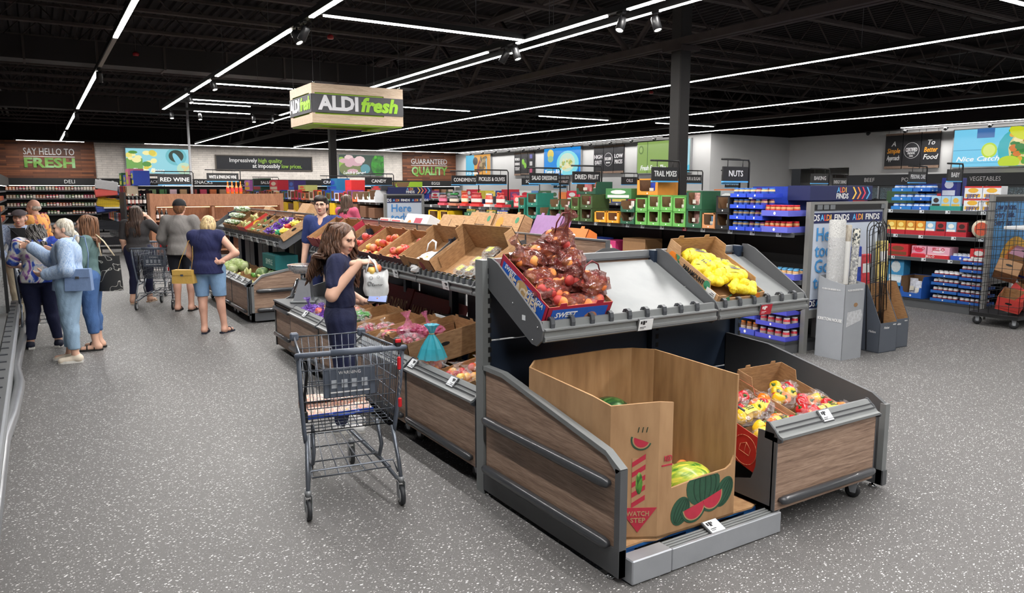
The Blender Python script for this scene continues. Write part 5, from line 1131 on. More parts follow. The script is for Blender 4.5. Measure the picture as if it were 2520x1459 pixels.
for k, p in enumerate(((0, -.03, -.04), (.05, .02, -.03), (-.05, .02, -.03), (.0, .05, .0))): obj('apple', APM[(0, 3, 1, 0)[k]][0], BB, p)
for k, (u, v, lab) in enumerate(((.1, .2, 'clear bag of apples at the near end of the carton'), (.24, .22, 'clear bag of apples in the middle of the nearest bin'), (.12, .4, 'clear bag of apples at the back of the nearest bin'))):
 fruit_bag('apple_bag', lab, Matrix.Translation(mA @ Vector((u, v, .2))), .1, .09, .05, FILMC, [APM[0][0], APM[2][0]], 120 + k, neck=.07, nd=(.2, .3, 1), group='clear bags of apples', n=4, cat='bag of apples')
(cG, mG) = low_carton('torn grey carton corner beside the near display post', 4.50, wd=.32, h=.24, out=M((70, 68, 66), .7), x=2.44)
for k in range(5): b = MB(); b.tube([(0, 0, 0), (R.uniform(-.05, .05), R.uniform(-.05, .05), .12)], [.008, .001], M((196, 204, 160), .5), 4); o = b.build('leek_tip'); o.location = mG @ Vector((.06 + k * .04, .1, .2)); tag(o, 'pale leaf tip sticking out of the torn grey carton', 'vegetable', 'leaf tips in the grey carton')
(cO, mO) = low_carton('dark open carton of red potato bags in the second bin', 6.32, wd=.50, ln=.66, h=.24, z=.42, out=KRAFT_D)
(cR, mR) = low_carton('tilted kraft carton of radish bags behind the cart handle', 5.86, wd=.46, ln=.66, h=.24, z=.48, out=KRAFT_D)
(cP, mP) = low_carton('kraft carton of red onion bags in the third bin', 6.88, wd=.48, ln=.66, h=.2, z=.42)
(cL, mL) = low_carton('carton of pears and leafy greens beside the woman', 7.4, wd=.46, ln=.66, h=.2, z=.42)
PINKF = clear_mat('pink_film', (214, 120, 160), .35, .15); PRPF = clear_mat('purple_film', (120, 70, 190), .6, .2)
WRED = M((206, 40, 56), .4, 0, .05)
for k, (m_, u, v, z, fm, fl_, lab) in enumerate(((mR, .12, .2, .24, [RADM], PINKF, 'pink film bag of radishes nearest the cart handle'), (mR, .3, .3, .24, [RADM], PINKF, 'pink film bag of radishes deeper in the tilted carton'), (mR, .25, .12, .2, [RADM], FILMC, 'clear bag of radishes at the tilted carton front'), (mO, .12, .2, .18, [RADM, POTM], FILMC, 'bag of red potatoes with white and red label, front'), (mO, .32, .26, .18, [RADM], FILM, 'dark net bag of red potatoes, back'), (mP, .15, .18, .16, [RADM], FILMC, 'clear bag of red onions, front of the third bin'), (mP, .32, .3, .16, [RADM], FILMC, 'clear bag of red onions, back of the third bin'))):
 fruit_bag('vegetable_bag', lab, Matrix.Translation(m_ @ Vector((u, v, z))) @ Matrix.Rotation(R.uniform(-.6, .6), 4, 'Z'), .12, .085, .06, fl_, fm, 140 + k, neck=.12 if k < 2 else .05, nd=(-.2, .2, 1), group='vegetable bags in the lower bins', n=9, lab=WRED if k in (3, 4) else None, cat='bag of vegetables')
LEAF = M((52, 128, 40), .4, 0, .2, 30); PEAR = fruit_mat('pear', (150, 160, 50), (180, 190, 80), (204, 206, 110), 8); b = MB(); b.lathe([(.003, -.045), (.028, -.035), (.036, -.01), (.026, .02), (.014, .04), (.003, .05)], PEAR, 10); PEARM = b.mesh('pear')
for k, (u, v) in enumerate(((.08, .12), (.2, .1), (.12, .26))): fruit_bag('pear_bag', 'clear bag of green pears beside the woman, %s' % ('front', 'second', 'back')[k], Matrix.Translation(mL @ Vector((u, v, .18))), .09, .08, .06, FILMC, [PEARM], 160 + k, neck=.05, nd=(0, .3, 1), group='bags of pears', n=5, cat='bag of fruit')
lv = thing('lettuce_bag', 'clear bag of dark green lettuce leaves in the pear carton', 'bag of lettuce', mL @ Vector((.33, .2, .22)))
for k in range(14):
 b = MB(); a = R.uniform(0, 6); l_ = R.uniform(.08, .14); b.grid(lambda u, v: Vector(((u - .5) * l_, (v - .5) * .09, .03 * math.sin(u * 5) + .02 * math.sin(v * 9))), 5, 5, LEAF); b.build('leaf', lv, (R.uniform(-.08, .08), R.uniform(-.1, .1), R.uniform(-.03, .05)), (R.uniform(-.7, .7), R.uniform(-.7, .7), a))
obj('film', film_mesh(.15, .16, .085, FILMC, 170), lv)
(cQ, mQ) = low_carton('carton under the purple grape bags in the fourth bin', 8.3, wd=.8, ln=.6, h=.16, z=.42)
GRP = fruit_mat('red_grape', (70, 20, 40), (110, 36, 60), (150, 70, 90)); b = MB(); b.ball((0, 0, 0), .012, GRP, 6, 5); GRPM = b.mesh('grape')
for k, (u, v, fl_, fm, lab) in enumerate(((.12, .1, PRPF, [GRPM], 'purple plastic bag flopping over the bin rail below the scale'), (.45, .14, FILMC, [APM[3][0]], 'clear bag of pink fruit beside the purple bag'), (.62, .1, PRPF, [GRPM], 'purple-printed bag low behind the woman'), (.62, .36, FILMC, [APM[1][0]], 'clear bag of fruit at the back of the fourth bin'))):
 fruit_bag('fruit_bag', lab, Matrix.Translation(mQ @ Vector((u, v, .16))), .13, .1, .07, fl_, fm, 180 + k, neck=.1, nd=(-.3, 0, 1), group='bags in the fourth bin', n=7)
# mandarin and banana cartons standing behind the lower bins
mc = thing('mandarin_carton', 'dark red carton lettered MANDARINS under the island shelf', 'carton', (3.16, 7.6, .50), rot=(0, rad(20), 0)); b = MB(); b.bev(0, .2, -.42, .42, 0, .42, M((112, 32, 32), .6), .004); b.build('body', mc); text('MANDARINS', .15, M((206, 170, 130), .6, 0, 0), mc, (-.003, 0, .2), (rad(90), 0, rad(-90)), wid=.72, bold=.02)
mc2 = dup(mc, (3.16, 6.75, .48), label='dark red mandarin carton half hidden by a navy post')
BAN = fruit_mat('green_banana', (110, 130, 30), (160, 170, 50), (196, 196, 80), 6)
def banana_carton(y, label):
 e = thing('banana_carton', label, 'carton', (3.05, y, .36), rot=(0, rad(8), 0)); b = MB(); b.bev(0, .3, -.27, .27, 0, .42, M((206, 210, 214), .6), .004); b.build('body', e)
 b = MB(); b.prism([(-.24, .0), (.12, .0), (.12, .2), (.06, .32), (-.08, .38), (-.2, .36), (-.24, .3)], 'x', -.002, 0, M((226, 186, 40), .6)); b.build('yellow_print', e)
 b = MB(); b.prism(ell(-.14, .27, .075, .09, 16), 'x', -.004, -.002, M((30, 70, 150), .6)); b.build('blue_seal', e); b = MB(); b.prism(ell(-.14, .27, .05, .06, 16), 'x', -.005, -.004, M((200, 200, 120), .6)); b.build('seal_centre', e)
 b = MB(); b.box(-.002, 0, .15, .25, .1, .32, M((40, 84, 160), .6)); b.build('blue_print', e)
 return e
for y, lab in ((6.05, 'white banana carton with yellow print under the shelf, farther'), (5.45, 'white banana carton with yellow print under the shelf, middle'), (4.85, 'white banana carton with yellow print nearest the display post')): banana_carton(y, lab)
for k, y in enumerate((5.5, 5.15, 4.9, 4.7)):
 e = thing('banana_bunch', 'bunch of green bananas on the banana cartons, %s from the post' % ORD[3 - k], 'bananas', (3.18, y, .80), R.uniform(-.5, .5), group='bunches of green bananas')
 for q in range(5): b = MB(); b.tube([(-.02 + .028 * q, -.08, .0), (-.03 + .03 * q, -.04, .035), (-.03 + .032 * q, .02, .045), (-.02 + .03 * q, .08, .02), (0.03, .11, .03)], [.006, .017, .019, .016, .006], BAN, 7); b.build('banana', e)
kb = on_left(2.9, 4.75, .16, 0); c = carton('produce_carton', 'tall kraft carton in the dark behind the nearest bin', kb, .46, .45, .6)
# ---------------------------------------------------------------- scale
sc_ = thing('produce_scale', 'chrome produce scale with round dial and clear pan', 'scale', (2.62, 8.82, .612), rad(-25))
b = MB(); b.prism([(-.11, 0), (.12, 0), (.1, .05), (.09, .25), (-.03, .27), (-.1, .05)], 'y', -.12, .12, ALU); b.build('body', sc_)
b = MB(); b.bev(-.14, .15, -.15, .15, 0, .025, ALU_D, .006); b.build('base', sc_)
Q = TR((-.10, 0, .17), (0, rad(-68), 0)); b = MB(); b.lathe([(.112, -.012), (.118, 0), (.112, .014), (.1, .012)], CHROME, 24, Q); b.build('dial_ring', sc_)
b = MB(); b.lathe([(.001, .008), (.1, .008)], M((222, 226, 226), .3), 24, Q, caps=False); dl = b.build('dial_face', sc_); b = MB(); b.lathe([(.001, .01), (.03, .01)], M((40, 90, 80), .5), 12, Q, caps=False); b.build('dial_logo', dl)
b = MB(); [b.box(-.003, .003, .07, .095, .009, .0105, INKB, Q @ Matrix.Rotation(k * math.pi / 6, 4, 'Z')) for k in range(12)]; b.build('dial_marks', dl)
b = MB(); b.lathe([(.03, .26), (.03, .34)], CHROME, 10); b.build('stem', sc_)
b = MB(); b.lathe([(.03, .335), (.10, .345), (.15, .385), (.17, .43), (.173, .43), (.154, .382), (.10, .34), (.03, .33)], clear_mat('pan_plastic', (200, 206, 210), .4, .05), 24, caps=False); b.build('pan', sc_)
b = MB(); b.lathe([(.168, .425), (.178, .43), (.178, .445), (.168, .445)], CHROME, 24); b.build('pan_rim', sc_)
# ---------------------------------------------------------------- far island goods
def bl(y, z=1.165, x=3.06): return on_left(x, y, z)
AVO = fruit_mat('avocado', (34, 52, 26), (56, 78, 40), (84, 104, 56), 20); b = MB(); b.lathe([(.003, -.042), (.024, -.034), (.031, -.012), (.024, .02), (.014, .04), (.003, .046)], AVO, 10); AVM = b.mesh('avocado')
LIME = fruit_mat('lime', (60, 120, 40), (96, 160, 60), (130, 186, 80), 10); b = MB(); b.ball((0, 0, 0), (.024, .024, .03), LIME, 9, 6); LIMM = b.mesh('lime')
CUK = fruit_mat('pale_squash', (196, 204, 130), (216, 214, 150), (232, 226, 170), 8); b = MB(); b.ball((0, 0, 0), (.02, .02, .06), CUK, 8, 6); SQM = b.mesh('squash')
far = [(11.60, 'nearest carton of the far island with yellow and green bags', KRAFT, None), (12.02, 'carton of purple-netted eggplants on the far island', KRAFT, None), (12.44, 'carton of avocados on the far island, nearer', KRAFT, 'a'), (12.86, 'carton of avocados on the far island, farther', KRAFT, 'a'), (13.28, 'carton of limes on the far island', KRAFT, 'l'), (13.90, 'red carton with yellow seal on the far island', M((206, 56, 48), .55, 0, .04), None), (14.5, 'kraft carton lettered FARM FRESH', KRAFT, None), (15.1, 'carton of bagged green vegetables at the far end', KRAFT, None)]
for k, (y, lab, ou, kind) in enumerate(far):
 mm_ = bl(y); wd_ = .40 if k < 5 else .56; c = carton('produce_carton', lab, mm_, wd_, .46, .11 if k < 5 else .15, out=ou)
 if kind == 'a':
  for q in range(10): fruit((AVM,), mm_ @ Vector((.07 + .085 * (q % 4), .07 + .13 * (q // 4), .06)), 'dark avocado in the %s avocado carton of the far island' % ('nearer' if k == 2 else 'farther'), 'avocados in the %s carton' % ('nearer' if k == 2 else 'farther'), 'avocado', 'avocado', sc=1.15)
  b = MB(); b.box(wd_ + .001, wd_ + .002, .1, .22, .02, .08, WHITE); b.build('shipping_label', c[3])
 if kind == 'l':
  for q in range(9): fruit((LIMM,), mm_ @ Vector((.07 + .085 * (q % 4), .08 + .13 * (q // 4), .06)), 'green lime in the lime carton of the far island', 'limes on the far island', 'lime', 'lime', sc=1.2)
 if k == 5:
  b = MB(); b.prism(ell(.22, .075, .075, .065, 16), 'x', wd_ + .0005, wd_ + .002, YEL); b.build('yellow_seal', c[3]); b = MB(); b.prism([(.15, .05), (.29, .06), (.29, .085), (.15, .075)], 'x', wd_ + .002, wd_ + .003, M((40, 110, 90), .6)); b.build('green_ribbon', c[3])
 if k == 6:
  text('FARM FRESH', .05, INKB, c[3], (wd_ + .003, .24, .10), (rad(90), 0, rad(90)), wid=.36, bold=.03); b = MB(); b.prism(ell(.16, .04, .05, .03, 10), 'x', wd_ + .0005, wd_ + .002, M((226, 180, 60), .6)); b.build('printed_squash', c[3])
mm_ = bl(12.02)
for q in range(3): fruit_bag('eggplant_bag', 'purple-netted bag on the far island, %s from the shelf lip' % ORD[q], Matrix.Translation(mm_ @ Vector((.2, .1 + .13 * q, .1))), .15, .08, .06, PRPF, [AVM], 200 + q, group='purple-netted bags', n=6, cat='bag of vegetables')
mm_ = bl(11.60)
for q, (cc, u, v, lab) in enumerate((((62, 160, 110), .15, .1, 'green net bag in the nearest far-island carton'), ((226, 200, 70), .28, .14, 'yellow pepper bag in the nearest far-island carton'), ((206, 60, 60), .15, .26, 'red and yellow bag in the nearest far-island carton'), ((226, 200, 70), .25, .34, 'second yellow bag in the nearest far-island carton'))):
 fruit_bag('vegetable_bag', lab, Matrix.Translation(mm_ @ Vector((u, v, .09))), .09, .06, .045, M(cc, .35, 0, .15, 40), [SQM], 210 + q, group='bags in the nearest far-island carton', n=4, cat='bag of vegetables')
mm_ = bl(14.9, 1.2)
GW = ramp_mat('green_white_bag', [(.4, (96, 136, 70)), (.5, (190, 206, 176)), (.6, (226, 230, 222))], tscale=22, rough=.3, coat=.3)
for q in range(12): fruit_bag('vegetable_bag', 'pale green bag of vegetables heaped at the far end of the far island', Matrix.Translation(mm_ @ Vector((.1 + .13 * (q % 4), .08 + .14 * (q // 4), .12 + .05 * (q // 4)))), .1, .075, .045, GW, [LIMM], 230 + q, group='heap of green vegetable bags', n=3, cat='bag of vegetables')
mm_ = bl(13.9)
for q in range(8): o = fruit((SQM,), mm_ @ Vector((.08 + .12 * (q % 4), .1 + .2 * (q // 4), .14)), 'yellow squash in the red carton of the far island', 'yellow squash in the red carton', 'squash', 'squash', sc=1.4)
for (y, lab, m_, z, tx) in ((12.0, 'closed brown carton with squash print propped on the far island', KRAFT, 1.52, 1), (14.2, 'green-sided carton propped on the far island', KRAFT, 1.50, 0), (12.75, 'half-open brown carton on the far island', KRAFT, 1.47, 0)):
 e = closed_box('shipping_carton', lab, Matrix.Translation((3.5, y - .35, z)) @ Matrix.Rotation(rad(34), 4, 'Y'), .62 if tx else .5, .46 if tx else .4, .24 if tx else .16, m_)
 if tx: text('SPAGHETTI', .05, INKB, e, (.34, -.003, .16), wid=.25, bold=.02); b = MB(); b.prism(ell(.3, .08, .08, .04, 12), 'y', -.0016, -.0003, M((226, 214, 140), .6)); b.build('printed_squash', e)
 elif y > 14: b = MB(); b.box(-.001, -.0001, .02, .38, .0, .08, M((96, 176, 70), .6)); b.box(.1, .25, -.001, -.0001, .04, .12, M((40, 110, 80), .6)); b.build('green_print', e)
# low bins of the far island
CAB = ramp_mat('cabbage_leaf', [(.35, (150, 176, 100)), (.5, (184, 200, 136)), (.65, (214, 222, 176))], tscale=5, distort=2.0, rough=.5, bump=.6)
CABD = ramp_mat('watermelon_far', [(.35, (70, 100, 60)), (.5, (120, 146, 90)), (.65, (166, 182, 130))], (1, 1, 1), tscale=6, distort=2, rough=.5, bump=.4)
def cabbage(loc, r, m, label):
 e = thing('cabbage', label, 'cabbage', loc, R.uniform(0, 6), group='cabbages'); b = MB(); b.ball((0, 0, 0), r * .93, m, 14, 9); b.build('heart', e)
 for k in range(5):
  t0 = k * 1.26; b = MB(); b.grid(lambda u, v: Vector((r * math.cos(-.9 + 1.9 * v) * math.cos(t0 + (u - .5) * 1.5) * (1 + .05 * v), r * math.cos(-.9 + 1.9 * v) * math.sin(t0 + (u - .5) * 1.5) * (1 + .05 * v), r * math.sin(-.9 + 1.9 * v))), 6, 6, m); b.build('outer_leaf', e)
for k, (x, y, z) in enumerate(((2.72, 13.9, .62), (2.75, 13.66, .62), (2.68, 13.45, .62), (2.9, 13.75, .65), (2.9, 13.5, .66), (2.72, 13.2, .60), (2.92, 13.25, .64))): cabbage((x, y, z), .1, CAB, 'pale cabbage in the far island bin behind the blonde woman, %s from the back' % ORD[k])
lowc = [(11.95, .44, 'low carton lettered STALL with pale squash at the far island corner', 1), (12.5, .44, 'low open carton of greens in the far island bin', 0), (13.0, .44, 'low open carton of pale vegetables in the far island bin', 0), (13.95, .8, 'low wide carton under the cabbages', 0)]
for k, (y, wd_, lab, tx) in enumerate(lowc):
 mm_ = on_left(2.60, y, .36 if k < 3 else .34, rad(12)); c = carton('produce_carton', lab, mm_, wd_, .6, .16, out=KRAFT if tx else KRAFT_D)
 if tx: text('STALL', .05, INKB, c[1], (.2, -.003, .09), wid=.16, bold=.02); b = MB(); b.box(.3, .4, -.002, -.0003, .05, .11, WHITE); b.build('shipping_label', c[1])
 if k < 3:
  for q in range(8): e = fruit((LIMM if k == 1 else SQM,), mm_ @ Vector((.08 + .09 * (q % 4), .12 + .2 * (q // 4), .15)), '%s in the %s' % ('green squash' if k == 1 else 'pale squash', lab.split(' in the ')[0].split(' with ')[0]), 'squash in low carton %s' % ORD[k], 'squash', 'squash', sc=1.5)
for (x, y, z, lab) in ((2.95, 12.05, .62, 'striped green pumpkin on the low cartons of the far island'), (3.05, 11.75, .60, 'second striped green pumpkin by the far island end')): cabbage((x, y, z), .115, CABD, lab)
e = closed_box('shipping_carton', 'teal carton lettered SIMPLE under the far island shelf', Matrix.Translation((3.0, 11.5, .72)), .35, .75, .22, M((24, 110, 112), .6)); text('SIMPLE', .09, M((200, 226, 220), .6, 0, 0), e, (-.002, .35, .1), (rad(90), 0, rad(-90)), wid=.4)
# ================================================================ goods on the shelves
PMESH = {}
def pm_box(w_, d, h, c, acc=None, face='l', rough=.5):
 """small printed pack: front face towards -x, width along y; accent band and blob on the front"""
 k = ('b', w_, d, h, c, acc)
 if k not in PMESH:
  b = MB(); b.bev(0, d, -w_ / 2, w_ / 2, 0, h, M(c, rough, 0, .05, 20), min(.004, w_ * .05)); ms = [(b.mesh('body'), 'body')]
  if acc:
   b = MB(); m = M(acc, rough, 0, .08, 30); b.box(-.001, .0005, -w_ * .42, w_ * .42, h * .12, h * .38, m); b.prism([(q[0], q[1]) for q in ell(0, h * .66, w_ * .3, h * .2, 10)], 'x', -.001, .0005, m); ms.append((b.mesh('front_print'), 'front_print'))
  PMESH[k] = ms
 return PMESH[k]
def pm_jar(r, h, c, cap, lab=None):
 k = ('j', r, h, c, cap, lab)
 if k not in PMESH:
  b = MB(); b.lathe([(r * .92, 0), (r, .005), (r, h * .78), (r * .8, h * .86)], M(c, .35, 0, .15, 60), 10); ms = [(b.mesh('body'), 'body')]
  b = MB(); b.lathe([(r * .86, h * .84), (r * .88, h), (.001, h)], M(cap, .4), 10); ms.append((b.mesh('lid'), 'lid'))
  if lab: b = MB(); b.lathe([(r * 1.02, h * .18), (r * 1.02, h * .62)], M(lab, .5, 0, .1, 40), 10, caps=False); ms.append((b.mesh('wrap_label'), 'wrap_label'))
  PMESH[k] = ms
 return PMESH[k]
def pm_bottle(r, h, c, cap, lab):
 k = ('t', r, h, c, cap, lab)
 if k not in PMESH: PMESH[k] = list(zip(bottle(h, r, c, lab, cap), ('glass', 'paper_label', 'cap')))
 return PMESH[k]
def pm_carton(w_, d, h, c, bag, n=2, sl=1.0):
 """shelf-ready carton with a cut-away front and bags standing inside"""
 k = ('c', w_, d, h, c, bag, n, sl)
 if k not in PMESH:
  m = M(c, .6, 0, .04, 12); b = MB(); t = .005; g = M((120, 90, 62), .8)
  b.box(0, d, -w_ / 2, w_ / 2, 0, t, m); b.box(d - t, d, -w_ / 2, w_ / 2, 0, h, m)
  for s in (-1, 1): b.prism([(0, 0), (d, 0), (d, h), (d * .25 * sl, h), (0, h * (1 - .55 * (1 - sl)))], 'y', s * w_ / 2 - t * .5, s * w_ / 2 + t * .5, m)
  for s in (-1, 1): b.box(t, d - t, s * (w_ / 2 - t), s * (w_ / 2 - t * .7), t, h * .98, g)
  b.box(d - 1.6 * t, d - t, -w_ / 2 + t, w_ / 2 - t, t, h * .98, g)
  b.prism([(-w_ / 2, 0), (w_ / 2, 0), (w_ / 2, h * (1 if sl == 1 else .5)), (w_ * .40, h * (1 if sl == 1 else .5)), (w_ * .37, h * .3), (w_ * .3, h * .24), (-w_ * .3, h * .24), (-w_ * .37, h * .3), (-w_ * .40, h * (1 if sl == 1 else .5)), (-w_ / 2, h * (1 if sl == 1 else .5))], 'x', 0, t, m)
  if sl == 1: b.box(0, t, -w_ / 2, w_ / 2, h * .92, h, m)
  ms = [(b.mesh('carton_body'), 'carton_body')]
  b = MB(); b.prism(ell(0, h * .12, h * .05, h * .05, 8), 'x', -.001, .0005, INKW); ms.append((b.mesh('logo_print'), 'logo_print'))
  rr = random.Random(len(PMESH))
  for q in range(n):
   b = MB(); ww = w_ * .8 / max(n, 1); cx_ = -w_ * .4 + ww * (q + .5); x0 = d * rr.uniform(.2, .5); hh = h * rr.uniform(.72, .95); mm_ = M(bag, .3, 0, .25, 30, coat=.3)
   b.grid(lambda u, v: Vector((x0 + .02 * math.sin(v * 3) + .03 * v - (.025 * math.sin(u * math.pi) * math.sin(v * math.pi)), cx_ + (u - .5) * ww * .95, t + hh * v)), 5, 5, mm_); b.box(x0 + .03, x0 + .05, cx_ - ww * .45, cx_ + ww * .45, t, hh * .9, mm_)
   b.box(x0 - .026, x0 - .02, cx_ - ww * .25, cx_ + ww * .25, hh * .35, hh * .6, M((232, 228, 214), .5, 0, .1)); ms.append((b.mesh('snack_bag'), 'snack_bag'))
  PMESH[k] = ms
 return PMESH[k]
def put(ms, x, y, z, name, label, cat, group=None, rz=0.0):
 if len(ms) == 1:
  o = obj(name, ms[0][0], None, (x, y, z), (0, 0, rz)); return tag(o, label, cat, group)
 e = thing(name, label, cat, (x, y, z), rz, group=group)
 for m_, nm in ms: obj(nm, m_, e)
 return e
def tray_stack(x, y, z, w_, d, tiers, th, ctray, items, desc, label, name='tray_stack', nper=4, nd=2):
 """stacked shelf trays: each tray is a thing, each jar or can in it too"""
 for t in range(tiers):
  zt = z + t * th; b = MB(); m = M(ctray, .55, 0, .04, 15); q = .004
  tier = ('' if tiers == 1 else (', bottom tray' if t == 0 else ', top tray' if t == tiers - 1 else ', middle tray %s up' % ORD[t]))
  key = ('tray', w_, d, ctray, th)
  if key not in PMESH:
   b.box(0, d, -w_ / 2, w_ / 2, 0, q, m); b.box(0, q, -w_ / 2, w_ / 2, 0, th * .36, m); b.box(d - q, d, -w_ / 2, w_ / 2, 0, th * .36, m)
   for s in (-1, 1): b.box(0, d, s * w_ / 2 - q / 2, s * w_ / 2 + q / 2, 0, th * .36, m)
   l_ = MB(); l_.prism(ell(0, th * .18, th * .09, th * .1, 8), 'x', -.0012, .0004, INKW); PMESH[key] = [(b.mesh('tray_body'), 'tray_body'), (l_.mesh('logo_print'), 'logo_print')]
  put(PMESH[key], x, y, zt, 'shelf_tray', '%s%s' % (label, tier), 'tray', 'shelf trays')
  for j in range(nd):
   for i in range(nper):
    it = items[(i + t) % len(items)]
    put(it, x + d * (.16 + .36 * j) + .02, y - w_ / 2 + w_ * (i + .5) / nper, zt + q, desc[0], '%s in the %s%s' % (desc[1], ' '.join(label.split()[:14 - len(desc[1].split()) - len(tier.split())]) if len((desc[1] + label + tier).split()) > 13 else label, tier), desc[2], 'packs in ' + label)
NEAR = lambda k: ORD[k] + ' from the near end'
X1 = 7.345
# --- nut shelf
peanut = pm_jar(.037, .125, (186, 132, 82), (196, 26, 40), (206, 60, 56)); cashew = pm_jar(.04, .11, (206, 178, 130), (64, 120, 200), (44, 84, 180)); mixn = pm_jar(.04, .11, (190, 150, 110), (104, 40, 110), (60, 60, 170))
tray_stack(X1, 5.88, 1.432, .38, .36, 2, .19, (98, 104, 206), [peanut], ('nut_jar', 'red-lidded jar of peanuts', 'jar'), 'lilac-blue peanut tray at the near end of the nut shelf', nper=5)
tray_stack(X1, 6.18, 1.432, .24, .36, 4, .135, (44, 74, 206), [mixn, cashew], ('nut_can', 'blue can of nuts', 'can'), 'blue nut-can tray beside the peanut jars', nper=3)
tray_stack(X1, 6.44, 1.432, .24, .36, 4, .135, (50, 84, 214), [cashew], ('nut_can', 'blue can of cashews', 'can'), 'blue cashew tray second from the peanut jars', nper=3)
cart = [(.21, .21, (28, 28, 30), (176, 120, 70), 6.68, 2, 'black nut carton with an open front'), (.21, .20, (206, 142, 94), (120, 168, 210), 6.91, 1, 'orange-brown carton of nut bags'), (.27, .24, (40, 92, 62), (196, 150, 140), 7.17, 2, 'dark green carton of dried-fruit bags'), (.23, .20, (104, 176, 84), (196, 196, 150), 7.44, 2, 'light green carton of trail mix'), (.23, .21, (106, 178, 86), (170, 186, 130), 7.69, 2, 'light green carton with a beige mix'), (.23, .21, (110, 180, 88), (186, 176, 140), 7.94, 2, 'light green carton with a nut mix'), (.23, .19, (104, 174, 84), (150, 170, 120), 8.2, 2, 'light green carton of seed bags'), (.3, .17, (40, 90, 66), (206, 196, 190), 8.5, 2, 'dark green slanted carton of snack bags'), (.27, .17, (240, 160, 40), (226, 120, 60), 8.83, 1, 'bright orange carton of apricot bags'), (.27, .17, (244, 166, 48), (240, 150, 60), 9.13, 1, 'second bright orange carton'), (.3, .21, (62, 84, 44), (120, 60, 70), 9.48, 2, 'olive carton with dark bags'), (.2, .19, (78, 110, 52), (120, 130, 190), 9.78, 2, 'narrow olive carton with blue and white bags'), (.26, .17, (44, 108, 74), (206, 170, 176), 10.05, 2, 'green slanted carton of pink bags'), (.26, .17, (46, 106, 76), (190, 190, 190), 10.35, 2, 'green slanted carton of grey bags'), (.24, .2, (36, 108, 84), (190, 196, 190), 10.66, 1, 'teal slanted carton with pale bags'), (.33, .22, (30, 122, 104), (60, 140, 180), 11.02, 2, 'teal carton with blue snack bags'), (.2, .18, (36, 128, 108), (220, 130, 60), 11.36, 2, 'narrow teal carton with orange bags')]
k = 0
for (w_, h, c, bag, y, tiers, desc) in cart:
 for t in range(tiers):
  sl = .35 if 'slanted' in desc else 1.0
  put(pm_carton(w_, .34, h, c, bag, 2 if w_ > .24 else 1, sl), X1, y, 1.432 + t * (h + .002), 'snack_carton', '%s, %s on the nut shelf%s' % (desc, ORD[k], '' if tiers == 1 else (', lower tier' if t == 0 else ', upper tier')), 'carton', 'snack cartons on the nut shelf')
 k += 1
put(pm_carton(.44, .40, .24, (232, 150, 50), (50, 70, 170), 2), X1 + .2, 8.3, 1.85, 'snack_carton', 'large orange carton perched on top of the green cartons', 'carton')
put(pm_carton(.5, .34, .2, (36, 84, 62), (206, 120, 120), 2, .35), X1 + .2, 9.75, 1.855, 'snack_carton', 'dark green slanted carton perched above the olive cartons', 'carton')
put(pm_box(.6, .34, .16, (70, 128, 76), (226, 226, 220)), X1 + .2, 8.95, 1.79, 'snack_carton', 'plain green carton behind the orange ones', 'carton')
for k in range(3): e = put(pm_box(.34, .3, .24, (150, 152, 156), (206, 206, 206)), X1 + .55, 6.75 + k * .36, 1.68, 'shipping_carton', 'grey carton with white end behind the nut cartons, %s' % NEAR(k), 'carton', 'grey cartons over the nut shelf')
b = MB(); b.bev(0, .12, -.7, .7, 0, .2, M((44, 104, 74), .6), .004); tag(b.build('carton_wall', None, (X1 + .36, 7.4, 1.63)), 'long dark green carton behind the light green ones', 'carton')
# --- shelf below and base, near end
bluej = pm_jar(.036, .12, (196, 150, 100), (86, 160, 206), (216, 206, 190)); cank = pm_jar(.042, .115, (206, 44, 60), (226, 226, 226), (200, 180, 170)); jarn = pm_jar(.034, .15, (150, 100, 64), (230, 130, 50), (226, 206, 190))
tray_stack(X1 + .12, 5.85, .872, .40, .34, 1, .2, (92, 98, 200), [bluej], ('nut_jar', 'blue-lidded jar of nuts', 'jar'), 'lilac-blue jar tray on the shelf below the peanuts', nper=5)
tray_stack(X1 + .01, 5.87, .152, .44, .40, 3, .155, (76, 78, 190), [cank], ('nut_can', 'red can with pale label', 'can'), 'purple can tray stacked on the base shelf', nper=4)
tray_stack(X1 + .01, 6.25, .152, .28, .40, 2, .2, (70, 84, 190), [jarn], ('nut_jar', 'tall brown jar with orange lid', 'jar'), 'purple jar tray stacked beside the red cans', nper=3)
put(pm_carton(.26, .36, .34, (110, 170, 214), (96, 40, 60), 1), X1 + .02, 6.56, .152, 'snack_carton', 'pale blue carton on the base shelf', 'carton')
for k, (y, w_, h, c, desc, z) in enumerate(((7.0, .4, .3, (156, 118, 80), 'open kraft carton', .872), (7.5, .4, .26, (60, 44, 34), 'dark brown carton', .872), (7.95, .34, .2, (34, 40, 60), 'navy carton', .872), (8.5, .5, .34, (150, 112, 76), 'tall kraft carton', .872), (9.1, .36, .28, (206, 60, 120), 'pink and white carton', .872), (9.55, .36, .3, (60, 90, 190), 'blue and white carton', .872), (10.2, .4, .34, (44, 100, 50), 'green carton with red print', .872), (10.8, .3, .2, (196, 190, 186), 'pale carton', .872), (11.4, .3, .2, (40, 130, 120), 'teal carton', .872))):
 put(pm_box(w_, .34, h, c, (226, 206, 190) if k in (4, 5, 6) else None), X1 + .14, y, z, 'shelf_carton', '%s, %s under the nut cartons' % (desc, ORD[k]), 'carton', 'cartons under the nut shelf')
